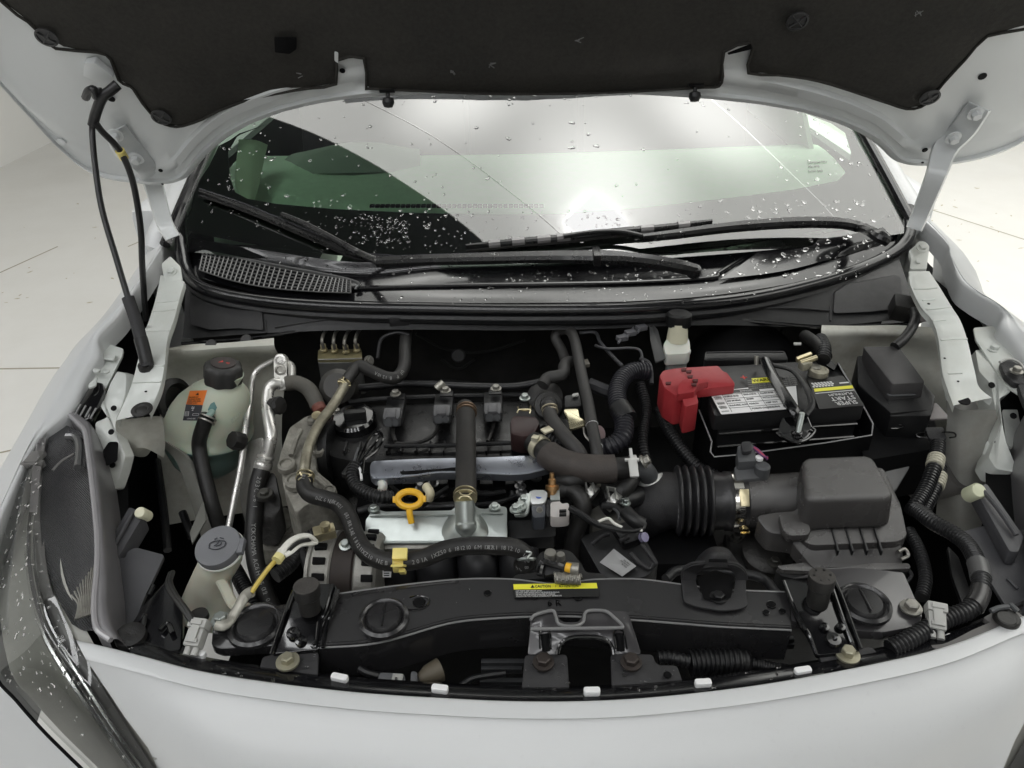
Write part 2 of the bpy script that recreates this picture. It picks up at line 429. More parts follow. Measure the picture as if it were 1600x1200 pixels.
light_panel(1.02, 1.30, -.62, -.34, 'small bright square lamp under the wide ceiling panel', LIT2, 3.08, False)

# ================================================================== car body
car = thing('white_car', 'white car front with its engine bay open, wet with droplets', 'car')
# ---- bumper cover
edge = [(60, 985), (118, 1000), (200, 1019), (330, 1052), (530, 1079), (700, 1091), (840, 1096), (1000, 1091), (1200, 1068), (1400, 1030), (1500, 1003), (1600, 962), (1680, 935)]
ez = [.80, .797, .795, .792, .789, .787, .787, .787, .789, .792, .796, .80, .805]
def off_row(dy, dz, sag=0):
    return [P(x, y + dy, z + dz) for (x, y), z in zip(edge, ez)]
r0 = off_row(0, 0); r1 = off_row(5, .0035); r2 = off_row(27, .002); r2b = off_row(34, -.003); r3 = off_row(120, -.028)
lip = [p + V((0, .012, -.02)) for p in r0]
def push(row, y, z, k=0): return [p + V((p.x * k, y + abs(p.x) ** 2 * .10, z)) for p in row]
r4 = push(r3, -.030, -.05); r5 = push(r4, -.02, -.12); r6 = push(r5, .03, -.16); r7 = push(r6, .02, -.12)
def cut(row, ys):              # the left end of every row starts on the headlight seam
    k = [p for p in row if p.x > ys.x + .02]
    return [ys] + k
BR = [lip, r0, r1, r2, r2b, r3, r4, r5, r6, r7]
S_ = [P(118, 1006, .785), P(118, 1000, .797), P(121, 1005, .799), P(134, 1030, .795), P(139, 1037, .79), P(196, 1122, .755), P(246, 1200, .715)]
S_ += [S_[-1] + V((.0, -.03, -.12)), S_[-1] + V((.0, .0, -.28)), S_[-1] + V((.0, .02, -.40))]
BR = [cut(r_, s_) for r_, s_ in zip(BR, S_)]
SR = [P(1665, 950, .785), P(1665, 942, .802), P(1665, 947, .804), P(1652, 980, .80), P(1648, 990, .795), P(1622, 1085, .755), P(1568, 1200, .71)]
SR += [SR[-1] + V((.0, -.03, -.12)), SR[-1] + V((.0, .0, -.28)), SR[-1] + V((.0, .02, -.40))]
BR = [[p for p in r_ if p.x < e.x - .02] + [e] for r_, e in zip(BR, SR)]
def even(row, n=24):
    q = cr(row, 12); L = [0]
    for a, b in zip(q, q[1:]): L.append(L[-1] + (b - a).length)
    out = []; j = 0
    for i in range(n + 1):
        t = L[-1] * i / n
        while j < len(L) - 2 and L[j + 1] < t: j += 1
        out.append(q[j].lerp(q[j + 1], min(1, max(0, (t - L[j]) / max(1e-9, L[j + 1] - L[j])))))
    return out
BV_, BF_ = loft([even(r_) for r_ in BR], 3, 3)
mk('bumper_cover', (BV_, BF_), white_paint, car, sharp=60)
# black carrier behind the bumper lip
k0 = [p + V((0, .004, -.004)) for p in r0[2:-1]]
k1 = [P(x, y - 24, z - .012) for (x, y), z in zip(edge[2:-1], ez[2:-1])]
k2 = [p + V((0, .006, -.05)) for p in k1]; k3 = [p + V((0, .015, -.16)) for p in k2]
mk('grille_carrier', loft([k0, k1, k2, k3], 5, 2), wet_black, car, sharp=60)

# ---- fenders
FL = [((286, 330), (292, 336), .945), ((256, 374), (262, 378), .93), ((232, 412), (238, 416), .922), ((218, 433), (225, 436), .918), ((191, 470), (201, 473), .908), ((170, 494), (184, 496), .902), ((147, 518), (158, 522), .894), ((132, 540), (154, 536), .886), ((112, 568), (157, 556), .876), ((92, 605), (140, 584), .866), ((70, 645), (112, 640), .855), ((40, 700), (60, 690), .84), ((8, 768), (22, 768), .825), ((-30, 850), (-12, 850), .81), ((-90, 980), (-60, 980), .78)]
FR = [((1412, 308), (1406, 312), .945), ((1480, 376), (1474, 378), .93), ((1490, 404), (1483, 402), .922), ((1510, 438), (1499, 440), .915), ((1534, 460), (1520, 458), .908), ((1552, 470), (1536, 468), .904), ((1572, 484), (1556, 480), .90), ((1586, 498), (1566, 494), .892), ((1612, 525), (1562, 512), .885), ((1650, 575), (1585, 545), .87), ((1690, 640), (1620, 600), .855), ((1730, 700), (1650, 660), .84), ((1790, 800), (1760, 800), .82), ((1850, 900), (1830, 900), .80), ((1900, 990), (1880, 990), .78)]
def fender(st, sx):
    A = [P(*b, z) for a, b, z in st]; B = [P(*a, z) for a, b, z in st]
    low = [p + V((0, .004, -.035)) for p in A]
    o1 = [p + V((sx * .055, 0, -.045)) for p in B]; o2 = [p + V((sx * .10, 0, -.16)) for p in B]; o3 = [p + V((sx * .11, 0, -.45)) for p in B]
    mk('fender', loft([low, A, [a.lerp(b, .5) + V((0, 0, .003)) for a, b in zip(A, B)], B, o1, o2, o3], 4, 3), white_paint, car, sharp=70)
fender(FL, -1); fender(FR, 1)
# fender flanges inside the headlamp corners
def plate(name, pts, z, m, parent, t=.004, b=.001, r=.004, **k):
    q = PP(pts, z) if not isinstance(pts[0], Vector) else pts
    return mk(name, prism(rpoly(q, r), (0, 0, -t), b), m, parent, **k)
plate('fender_flange', [(157, 533, .872), (193, 545, .866), (191, 556, .863), (168, 602, .85), (140, 652, .838), (108, 646, .84), (128, 606, .852)], 0, ecoat, car)
plate('fender_flange', [(1521, 512, .872), (1560, 508, .868), (1610, 545, .86), (1640, 600, .85), (1600, 620, .84), (1575, 604, .842), (1545, 562, .852), (1524, 530, .865)], 0, ecoat, car)
for q in (((162, 556), (182, 553), (178, 562), (160, 560)), ((146, 575), (158, 577), (152, 582), (144, 580)), ((138, 600), (152, 588), (150, 602), (138, 606))):
    plate('flange_dent', [(x, y, .868) for x, y in q], 0, ecoat, car, t=.003)
mk('bolt', hexbolt(P(1553, 547, .858), V((0, 0, 1)), .0065, .008), ecoat, car)
mk('bolt', hexbolt(P(167, 585, .852), V((0, 0, 1)), .006, .006), ecoat, car)

# ---- apron rails (pale strips either side of the bay)
def strip(name, Lp, Rp, m, drop=.02, steps=()):
    A = [P(*a) for a in Lp]; B = [P(*a) for a in Rp]
    rows = []
    for a, b in zip(A, B): rows.append([a + V((0, 0, -drop)), a + V((0, 0, -.003)), a, a.lerp(b, .5), b, b + V((0, 0, -drop))])
    cols = list(map(list, zip(*rows)))
    return mk(name, loft(cols, 5, 2, ), m, car, sharp=40)
strip('apron_rail', [(252, 430, .925), (243, 470, .92), (232, 505, .912), (226, 518, .902), (217, 560, .90), (205, 605, .885), (182, 657, .86)],
      [(288, 440, .925), (280, 468, .92), (272, 498, .912), (262, 528, .902), (257, 570, .90), (250, 605, .885), (232, 645, .86)], ecoat, .012)
strip('apron_rail', [(1421, 424, .925), (1424, 445, .92), (1440, 478, .915), (1458, 500, .902), (1468, 530, .90), (1474, 580, .885), (1482, 607, .872), (1492, 633, .86)],
      [(1452, 424, .925), (1466, 445, .92), (1486, 478, .915), (1500, 500, .902), (1511, 530, .90), (1523, 580, .885), (1530, 605, .872), (1550, 622, .86)], ecoat, .012)
mk('rubber_plug', lathe([(.014, 0), (.014, .002), (.009, .003), (.007, .001), (.004, .002), (.0, .002)], P(222, 641, .871), V((0, -.2, 1)), 20), rubber, car)
mk('drain_hole', lathe([(.009, 0), (.009, .0015)], P(1505, 626, .8615), V((0, -.2, 1)), 16), blk_dark, car)
# gap liners: dark wheelhouse below the gaps
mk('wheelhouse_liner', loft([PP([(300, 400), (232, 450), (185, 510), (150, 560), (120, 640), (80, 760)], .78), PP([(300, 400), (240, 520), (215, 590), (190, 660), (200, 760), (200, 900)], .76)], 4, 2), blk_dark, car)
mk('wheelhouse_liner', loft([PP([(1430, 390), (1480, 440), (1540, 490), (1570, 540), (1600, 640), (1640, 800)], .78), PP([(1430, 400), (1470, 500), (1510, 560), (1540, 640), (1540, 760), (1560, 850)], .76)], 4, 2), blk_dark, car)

# side brackets (pale, with holes)
bl = [(183, 580, .862), (197, 584, .862), (197, 600, .86), (196, 615, .855), (190, 636, .85), (181, 655, .845), (180, 672, .835), (188, 692, .82), (196, 712, .81), (190, 736, .79), (180, 765, .77), (158, 768, .77), (152, 758, .775), (150, 735, .79), (158, 700, .81), (149, 680, .83), (149, 660, .84), (168, 652, .845), (160, 640, .85), (150, 624, .852), (165, 618, .855), (172, 600, .86)]
mk('side_bracket', prism(rpoly([P(*a) for a in bl], .004, 3), (.006, .01, -.008), .001), ecoat, car)
plate('bracket_hole', [(170, 690, .832), (185, 690, .826), (183, 720, .808), (165, 728, .808), (160, 705, .82)], 0, blk_dark, car, t=.001)
for x, y, z in ((178, 638, .853), (174, 675, .838), (176, 727, .801)):
    mk('bracket_hole', lathe([(.004, 0), (.004, .0012)], P(x, y, z), V((0, -.6, .8)), 14), blk_dark, car)
br_ = [(1524, 547, .855), (1546, 545, .85), (1556, 580, .845), (1574, 604, .84), (1580, 612, .835), (1562, 622, .83), (1566, 660, .82), (1572, 690, .80), (1588, 730, .78), (1584, 738, .775), (1556, 732, .775), (1545, 715, .78), (1553, 690, .79), (1556, 640, .82), (1548, 600, .845), (1530, 580, .85)]
mk('side_bracket', prism(rpoly([P(*a) for a in br_], .004, 3), (-.006, .01, -.03), .001), ecoat, car)
for x, y, z in ((1549, 602, .848), (1583, 650, .82), (1559, 692, .79)):
    mk('bracket_hole', lathe([(.0045, 0), (.0045, .0015)], P(x, y, z), V((0, -.6, .8)), 14), blk_dark, car)
plate('side_panel', [(1566, 640, .815), (1590, 640, .80), (1598, 680, .79), (1580, 700, .785), (1572, 690, .79)], 0, ecoat, car)

# ---- strut towers and inner wing panels
def panel(name, rows, m, nu=5, nv=4, **k):
    return mk(name, loft([[P(*a) for a in r] for r in rows], nu, nv), m, car, **k)
panel('inner_wing', [[(258, 545, .865), (300, 538, .868), (360, 535, .868), (428, 528, .868)], [(260, 552, .860), (300, 553, .860), (360, 548, .86), (430, 545, .86)],
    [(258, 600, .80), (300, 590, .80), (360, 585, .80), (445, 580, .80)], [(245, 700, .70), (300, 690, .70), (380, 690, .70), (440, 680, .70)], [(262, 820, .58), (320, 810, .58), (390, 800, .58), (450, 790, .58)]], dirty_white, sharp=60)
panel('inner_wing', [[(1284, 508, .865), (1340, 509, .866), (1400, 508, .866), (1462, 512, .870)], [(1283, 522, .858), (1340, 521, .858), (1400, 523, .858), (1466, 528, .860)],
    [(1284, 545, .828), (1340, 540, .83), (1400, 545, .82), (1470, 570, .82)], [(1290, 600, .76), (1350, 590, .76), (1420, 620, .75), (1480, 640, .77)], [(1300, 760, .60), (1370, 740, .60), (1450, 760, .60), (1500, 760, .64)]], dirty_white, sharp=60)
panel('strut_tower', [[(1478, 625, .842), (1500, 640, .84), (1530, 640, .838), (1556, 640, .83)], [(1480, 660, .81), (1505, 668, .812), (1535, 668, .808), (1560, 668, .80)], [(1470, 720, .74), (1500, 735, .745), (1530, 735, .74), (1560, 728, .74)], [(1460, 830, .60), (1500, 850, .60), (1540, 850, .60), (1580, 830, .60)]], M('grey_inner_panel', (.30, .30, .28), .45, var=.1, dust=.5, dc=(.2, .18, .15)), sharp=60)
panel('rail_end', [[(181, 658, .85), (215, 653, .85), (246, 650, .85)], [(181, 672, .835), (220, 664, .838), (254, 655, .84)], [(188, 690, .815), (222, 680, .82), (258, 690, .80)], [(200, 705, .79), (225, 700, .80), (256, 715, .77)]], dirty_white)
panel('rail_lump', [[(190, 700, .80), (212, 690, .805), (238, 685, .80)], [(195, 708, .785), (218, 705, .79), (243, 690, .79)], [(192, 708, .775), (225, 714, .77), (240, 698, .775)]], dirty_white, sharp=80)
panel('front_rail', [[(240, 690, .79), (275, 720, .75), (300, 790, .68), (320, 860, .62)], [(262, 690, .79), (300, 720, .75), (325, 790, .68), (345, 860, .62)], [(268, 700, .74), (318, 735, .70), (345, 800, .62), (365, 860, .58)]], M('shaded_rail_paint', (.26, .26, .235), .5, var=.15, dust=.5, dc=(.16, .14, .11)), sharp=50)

# ---- firewall, undertray, bay sides
mk('firewall', loft([[V((-.66, .72, .88)), V((-.3, .64, .88)), V((0, .62, .88)), V((.3, .64, .88)), V((.66, .72, .88))], [V((-.66, .74, .66)), V((-.3, .70, .66)), V((0, .69, .66)), V((.3, .70, .66)), V((.66, .74, .66))], [V((-.66, .72, .2)), V((-.3, .68, .2)), V((0, .67, .2)), V((.3, .68, .2)), V((.66, .72, .2))]], 5, 4), M('firewall_felt', (.026, .0255, .0245), .9, spec=.2, var=.3, vs=30), car)
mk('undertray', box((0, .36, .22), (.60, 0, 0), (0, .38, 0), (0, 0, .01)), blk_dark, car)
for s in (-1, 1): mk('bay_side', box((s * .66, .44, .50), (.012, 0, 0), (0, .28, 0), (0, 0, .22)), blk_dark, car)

# ---- cowl: black tray, grille, seal
def arc(Lp): return [P(*a) for a in Lp]
seal_pts = [(283, 335, .955), (284, 385, .93), (292, 425, .905), (320, 452, .897), (400, 470, .893), (520, 480, .892), (700, 484, .893), (850, 485, .893), (1000, 482, .893), (1150, 470, .893), (1270, 445, .894), (1350, 418, .896), (1400, 392, .905), (1420, 365, .925), (1418, 325, .955)]
mk('hood_seal', sweep(cr(arc(seal_pts), 8), .0115, 14), seal_rub, car)
mk('seal_lip', sweep(cr([p + V((0, .012, -.004)) for p in arc(seal_pts[2:-2])], 8), .0045, 8), seal_rub, car)
mk('seal_base', sweep(cr([p + V((0, -.006, -.013)) for p in arc(seal_pts[2:-2])], 8), .009, 10), blk, car)
g0 = [(300, 372, .940), (420, 392, .938), (560, 410, .935), (700, 402, .935), (850, 398, .935), (1000, 390, .935), (1150, 378, .936), (1300, 362, .938), (1398, 338, .945)]
g1 = [(296, 392, .92), (420, 420, .915), (560, 432, .915), (700, 424, .915), (850, 420, .915), (1000, 415, .915), (1150, 404, .915), (1300, 388, .918), (1404, 362, .925)]
g2 = [(300, 418, .905), (420, 448, .902), (560, 456, .902), (700, 458, .902), (850, 458, .902), (1000, 454, .902), (1150, 442, .902), (1290, 416, .904), (1400, 380, .912)]
g3 = [(305, 432, .898), (420, 462, .895), (560, 470, .895), (700, 473, .895), (850, 473, .895), (1000, 470, .895), (1150, 457, .895), (1290, 430, .897), (1404, 390, .902)]
mk('cowl_panel', loft([arc(g0), arc(g1), arc(g2), arc(g3)], 5, 4), wet_black, car, sharp=50)
# flat vented end at the left: mesh of small bars over a dark recess
ge = [[(318, 396, .9245), (372, 406, .9215), (430, 420, .9195), (500, 433, .9185), (548, 440, .9175)], [(312, 424, .9075), (360, 440, .9065), (420, 452, .9055), (490, 458, .9055), (548, 460, .9055)]]
top_, bot_ = [cr(arc(e), 8) for e in ge]
bars = []
for i in range(0, len(top_)): bars.append(straight(top_[i] + V((0, 0, .003)), bot_[i] + V((0, 0, .003)), .0013, 6))
for k in range(7):
    t = k / 6; bars.append(sweep([a.lerp(b, t) + V((0, 0, .003)) for a, b in zip(top_, bot_)], .0012, 6))
grille_m = M('cowl_grille_plastic', (.11, .11, .11), .3, coat=.4)
mk('cowl_grille', join(*bars), grille_m, car)
mk('grille_recess', grid([[p + V((0, 0, .0012)) for p in top_], [p + V((0, 0, .0012)) for p in bot_]]), blk_dark, car)
mk('cowl_ridge', sweep(cr(arc([(545, 450, .907), (700, 446, .908), (850, 444, .908), (1000, 441, .908), (1110, 434, .908), (1125, 425, .91), (1170, 398, .918), (1215, 378, .93), (1300, 374, .93)]), 8), .0035, 8), wet_black, car)
mk('cowl_ridge', sweep(cr(arc([(316, 392, .926), (430, 414, .9215), (550, 438, .918), (556, 452, .908)]), 8), .0025, 8), grille_m, car)
panel('cowl_cover', [[(1196, 385, .93), (1240, 378, .932), (1300, 372, .934), (1380, 355, .938)], [(1160, 412, .918), (1220, 400, .92), (1300, 390, .922), (1392, 368, .928)], [(1125, 436, .909), (1220, 424, .909), (1300, 404, .911), (1398, 376, .916)]], wet_black)
# front face of the cowl, below the seal
panel('cowl_face', [[(290, 447, .892), (420, 484, .883), (600, 494, .88), (850, 497, .88), (1100, 486, .88), (1280, 458, .884), (1405, 405, .895)], [(288, 492, .862), (420, 506, .868), (600, 505, .872), (850, 506, .872), (1100, 498, .872), (1280, 490, .866), (1425, 460, .872)], [(285, 530, .845), (420, 520, .858), (600, 515, .865), (850, 516, .865), (1100, 508, .865), (1280, 510, .855), (1445, 495, .86)]], blk, sharp=60)
def obvh(*names):
    vs = []; fs = []
    for nm in names:
        for o in col.objects:
            if o.name.split('.')[0] == nm and o.type == 'MESH':
                k = len(vs); vs += [v.co.copy() for v in o.data.vertices]; fs += [tuple(i + k for i in p.vertices) for p in o.data.polygons]
    return BVHTree.FromPolygons(vs, fs)
def onto(bv, px, py, off=0.):
    h, n, i, _ = bv.ray_cast(CAM, ray(px, py).normalized())
    if h is None: return None
    return h + (n if n.dot(CAM - h) > 0 else -n) * off
from mathutils.bvhtree import BVHTree
cfb = obvh('cowl_face')
def facetube(name, L, r, m, off=.001):
    q = [onto(cfb, x, y, off) for x, y in L]; q = [p for p in q if p]
    return mk(name, sweep(cr(q, 6), r, 8), m, car)
mk('firewall_edge', sweep(cr([p + V((0, -.004, -.001)) for p in arc([(285, 534, .848), (370, 529, .852), (430, 521, .857), (510, 508, .864), (570, 504, .866), (620, 508, .864), (720, 505, .866), (860, 502, .868), (1000, 500, .868), (1120, 495, .868), (1200, 502, .866), (1290, 508, .862), (1420, 503, .862), (1448, 490, .868)])], 8), .0032, 8), blk_gloss, car)
for pts in ([(298, 466), (310, 463), (325, 469), (400, 479), (411, 490), (413, 518), (375, 515), (330, 518), (300, 510)], [(1303, 459), (1322, 447), (1400, 433), (1406, 437), (1410, 484), (1360, 490), (1301, 492)]):
    q = [onto(cfb, x, y, .004) for x, y in pts]; q = [p for p in q if p]
    mk('cowl_flap', prism(rpoly(q, .005), (0, .006, -.002), .0015), blk_soft, car)
facetube('face_ridge', [(430, 512), (520, 498), (575, 494), (640, 500), (720, 495), (800, 494), (862, 500)], .0016, blk_soft)
facetube('face_ridge', [(890, 498), (980, 492), (1080, 486), (1200, 482), (1296, 486)], .0018, blk_soft)
facetube('face_ridge', [(1130, 470), (1132, 492)], .0012, blk_soft); facetube('face_ridge', [(1297, 480), (1297, 502)], .0014, blk_soft); facetube('face_ridge', [(415, 500), (417, 520)], .0012, blk_soft)
for x, y in ((625, 503), (870, 498), (1105, 490)):
    p = onto(cfb, x, y, .003)
    if p: mk('face_clip', box(p, (.016, 0, 0), (0, .004, 0), (0, 0, .008), .002), blk_soft, car)
# hood-cable end block on the right
mk('cable_grommet', box(P(1412, 482, .88), (.016, -.01, 0), (.004, .014, .005), (0, -.006, .016), .004), rubber, car)
# black splash tabs beside hinges
plate('cowl_tab', [(1424, 482, .872), (1440, 478, .878), (1458, 500, .872), (1440, 502, .868), (1428, 502, .866)], 0, M('grey_tab', (.22, .20, .20), .4), car, t=.002)

# ---- windshield
base = [(292, 352, .945), (430, 378, .943), (600, 400, .942), (740, 398, .942), (850, 397, .942), (1000, 388, .942), (1150, 374, .942), (1290, 352, .943), (1403, 322, .945)]
B0 = [V((x, .668 + .24 * (x + .01) ** 2, .943)) for x in [-.665 + 1.345 * i / 10 for i in range(11)]]; up = V((0, .866, .5)).normalized()
def wrow(s): return [p * 1 + V((-p.x * .16 * s, 0, 0)) + up * s + V((0, .18 * abs(p.x) ** 2 * s, -.10 * s * s)) for p in B0]
WR = [wrow(s) for s in (-.03, .0, .08, .16, .25, .35, .47, .60, .75)]
WV, WF = loft(WR, 6, 3)
glass = mk('windshield', (WV, WF), wind_glass, car)
from mathutils.bvhtree import BVHTree
wbvh = BVHTree.FromPolygons(WV, WF)
def W(px, py, off=0.):
    d = ray(px, py).normalized(); h, n, i, _ = wbvh.ray_cast(CAM, d)
    k = 0
    while h is None and k < 60:
        k += 1; px += (830 - px) * .02; py += (280 - py) * .01; d = ray(px, py).normalized(); h, n, i, _ = wbvh.ray_cast(CAM, d)
    if n.dot(d) > 0: n = -n
    return h + n * off
# black printed border just under the glass
inn = [(355, 235), (358, 275), (366, 298), (385, 308), (430, 316), (520, 324), (640, 330), (760, 333), (880, 331), (1000, 322), (1130, 308), (1240, 294), (1310, 280), (1328, 262), (1331, 235), (1322, 205)]
outp = [(292, 290), (285, 330), (287, 352), (300, 362), (420, 384), (520, 396), (620, 405), (740, 404), (880, 401), (1000, 394), (1130, 382), (1240, 366), (1380, 340), (1410, 322), (1412, 290), (1390, 250)]
inn = [(420, 190), (372, 206)] + inn + [(1300, 190), (1260, 175)]; outp = [(330, 225), (305, 255)] + outp + [(1370, 215), (1330, 185)]
frit_m = M('black_frit', (.006, .006, .006), .5)
mk('glass_border', grid([[W(*a, -.004) for a in inn], [W(*[(u + v) / 2 for u, v in zip(a, b)], -.004) for a, b in zip(inn, outp)], [W(*a, -.004) for a in outp]]), frit_m, glass)
stamp = thing('x', '', ''); bpy.data.objects.remove(stamp)
sl = Dec(W(1262, 252, .0005), W(1282, 251, .0005), W(1284, 272, .0005), W(1264, 273, .0005), None, glass, lift=.0002)
for v, t_ in ((.8, 'LAMINATED'), (.5, 'AS1 M2'), (.15, 'DOT 563')): sl.text(0, v, t_, .2, ink_g)
# A pillars and mouldings
for s_, k in ((-1, 0), (1, -1)):
    q = [wrow(t)[k] for t in (-.02, .1, .25, .4, .55, .75)]
    mk('windshield_moulding', sweep(cr([p + V((s_ * .006, 0, .002)) for p in q], 6), .010, 10), seal_rub, car)
    mk('pillar', sweep(cr([q[0] + V((s_ * .075, .10, -.12))] + [p + V((s_ * .040, .045, -.020)) for p in q], 6), [.012] * 6 + [.026] * 31, 12), white_paint, car)
# cabin
cab = mk('dashboard', loft([[V((-.62, .84, .90)), V((0, .80, .90)), V((.62, .84, .90))], [V((-.64, .95, .965)), V((0, .95, .955)), V((.64, .95, .965))], [V((-.66, 1.2, .975)), V((0, 1.22, .96)), V((.66, 1.2, .975))], [V((-.66, 1.32, .93)), V((0, 1.34, .92)), V((.66, 1.32, .93))]], 6, 4), M('green_lit_dash_top', (.74, .90, .75), .7, var=.06, vs=60, bump=.3, bs=800), car)  # green light on the dark dash is put into its base colour
vents = []
for i in range(34):
    p = W(582 + i * 8, 325, -.0); d = ray(582 + i * 8, 325); q = CAM + d * ((.955 - CAM.z) / d.z)
    vents.append(box(q + V((0, 0, .004)), (.0042, 0, 0), (0, .006, 0), (0, 0, .002)))
mk('defrost_vent', join(*vents), blk_dark, car)
mk('instrument_hood', loft([[V((-.56, 1.10, .962)), V((-.40, 1.05, .975)), V((-.24, 1.10, .962))], [V((-.55, 1.20, .975)), V((-.40, 1.18, 1.00)), V((-.25, 1.20, .975))], [V((-.54, 1.30, .96)), V((-.40, 1.30, .98)), V((-.26, 1.30, .96))]], 6, 4), M('green_lit_dash_top2', (.36, .41, .37), .7), car)
pm = M('window_lit_trim', (.70, .76, .62), .7)
mk('green_lit_side_panel', loft([[V((.64, 1.12, .94)), V((.65, 1.5, .95)), V((.65, 2.2, .95))], [V((.62, 1.42, 1.2)), V((.63, 1.7, 1.22)), V((.63, 2.2, 1.22))], [V((.56, 1.78, 1.48)), V((.56, 1.95, 1.5)), V((.56, 2.2, 1.5))]], 4, 4, .01), M('green_lit_side_panel', (.55, .66, .55), .7), car)  # added panel, its pale green stands in for the lit cabin side
q = [W(366, 205, -.02), W(362, 240, -.02), W(360, 275, -.02), W(372, 300, -.02)]; q2 = [W(402, 195, -.05), W(396, 230, -.045), W(392, 270, -.035), W(386, 303, -.025)]
mk('window_lit_trim', loft([q, [(a + b) / 2 + V((.006, 0, .004)) for a, b in zip(q, q2)], q2], 5, 3, .004), pm, car)  # pale strip stands in for brightness through the side window
for x in (-.40, .40):
    mk('seat', join(box((x, 1.75, 1.02), (.24, 0, 0), (0, .07, 0), (0, .08, .36), .04), box((x, 1.82, 1.46), (.13, 0, 0), (0, .05, 0), (0, .01, .09), .03)), seat_m, car)
mk('roof', loft([[V((-.52, 1.28, 1.50)), V((0, 1.22, 1.54)), V((.52, 1.28, 1.50))], [V((-.55, 2.0, 1.56)), V((0, 2.0, 1.60)), V((.55, 2.0, 1.56))], [V((-.5, 3.2, 1.50)), V((0, 3.2, 1.53)), V((.5, 3.2, 1.50))]], 4, 4, .03), white_paint, car)
mk('rear_bulkhead', box((0, 2.3, .95), (.66, 0, 0), (0, .02, 0), (0, 0, .58)), seat_m, car)
for s in (-1, 1):
    mk('door', box((s * .76, 1.6, .62), (.03, 0, 0), (0, .72, 0), (0, 0, .34), .02), white_paint, car)
    mk('door_trim', box((s * .715, 1.6, .70), (.01, 0, 0), (0, .70, 0), (0, 0, .26)), interior, car)
mk('cabin_floor', box((0, 1.6, .30), (.7, 0, 0), (0, .8, 0), (0, 0, .02)), seat_m, car)

# ================================================================== hood
hood = thing('car_hood', 'raised white car hood with black felt lining under it', 'hood')
def H2(px, py): p = H(px, py); return p.x, (p - HO).dot(HD)
hedge = [(-260, -120), (-110, 30), (0, 148), (45, 204), (75, 248), (110, 276), (140, 292), (175, 301), (235, 304), (272, 301), (292, 293), (302, 276), (325, 250), (352, 226), (390, 203), (440, 183), (500, 167), (560, 157), (640, 150), (740, 146), (830, 145), (920, 147), (1010, 151), (1100, 158), (1180, 168), (1250, 182), (1310, 202), (1352, 222), (1380, 243), (1396, 262), (1408, 271), (1440, 275), (1480, 276), (1530, 270), (1580, 257), (1640, 225), (1720, 150), (1860, 0)]
pts2 = sorted(H2(*a) for a in hedge)
def tedge(x):
    if x <= pts2[0][0]: return pts2[0][1]
    for (xa, ta), (xb, tb) in zip(pts2, pts2[1:]):
        if xa <= x <= xb: return ta + (tb - ta) * (x - xa) / max(1e-9, xb - xa)
    return pts2[-1][1]
xs = [pts2[0][0] + (pts2[-1][0] - pts2[0][0]) * i / 150 for i in range(151)]
te = [tedge(x) for x in xs]
for _ in range(2): te = [te[0]] + [(te[i - 1] + 2 * te[i] + te[i + 1]) / 4 for i in range(1, 150)] + [te[-1]]
prof = [(0, -.004), (.003, .0), (.009, .001), (.0105, .009), (.018, .0105), (.020, .0045), (.034, .0035), (.038, .013), (.054, .0145), (.058, .006), (.075, .005), (.10, .005), (.13, .004), (.18, .002), (.26, .0)]
def hp(x, t, off): return V((x, HO.y, HO.z)) + HD * t + HN * off
def crown(x): return -.05 * x * x
rows = []; tmax = 1.02
for dt, o in prof:
    r = []
    for x, t in zip(xs, te):
        k = 1.0
        side = max(0., min(1., (abs(x) - .56) / .1))           # wing corners: a wide shallow pan
        mid = max(0., min(1., (abs(x) - .20) / .2)); o_ = o if dt < .03 else o * (.25 + .75 * mid)
        oo = o_ * (1 - side) + side * ((o if dt < .021 else .0045 if dt < .06 else .008 + .007 * math.sin(dt * 26 + abs(x) * 22)))
        r.append(hp(x, min(tmax, t + dt), oo + crown(x)))
    rows.append(r)
for t in (.55, .75, tmax):
    rows.append([hp(x, max(t, min(tmax, a + .26)), crown(x)) for x, a in zip(xs, te)])
mk('inner_panel', grid(rows), hood_paint, hood, sharp=60)
skin = [[hp(x, min(tmax, t + d), crown(x) - .006 - .03 * min(1, d / .15)) for x, t in zip(xs, te)] for d in (-.002, .02, .1, .3)] + [[hp(x, tmax, crown(x) - .036) for x in xs]]
mk('outer_skin', grid(skin), white_paint, hood)
# felt lining: outline on the hood plane, padded
lin = [(-80, -90), (0, 14), (40, 43), (62, 64), (84, 84), (150, 87), (172, 98), (184, 130), (198, 138), (207, 143), (222, 166), (246, 192), (266, 200), (285, 199), (318, 186), (342, 172), (384, 156), (430, 143), (480, 133), (526, 125), (527, 88), (569, 84), (573, 128), (578, 131), (640, 133), (700, 135), (760, 137), (830, 137), (920, 136), (1010, 133), (1100, 129), (1122, 128), (1128, 112), (1130, 74), (1172, 60), (1172, 80), (1168, 108), (1215, 112), (1260, 119), (1300, 130), (1352, 149), (1390, 163), (1418, 173), (1440, 171), (1455, 160), (1475, 135), (1510, 98), (1545, 62), (1600, 54), (1700, 20), (1780, -100), (1790, -240), (-90, -240)]
LQ = [H2(*a) for a in lin]
def inpoly(x, t):
    c = False; j = len(LQ) - 1
    for i in range(len(LQ)):
        (xi, ti), (xj, tj) = LQ[i], LQ[j]
        if (ti > t) != (tj > t) and x < (xj - xi) * (t - ti) / (tj - ti) + xi: c = not c
        j = i
    return c
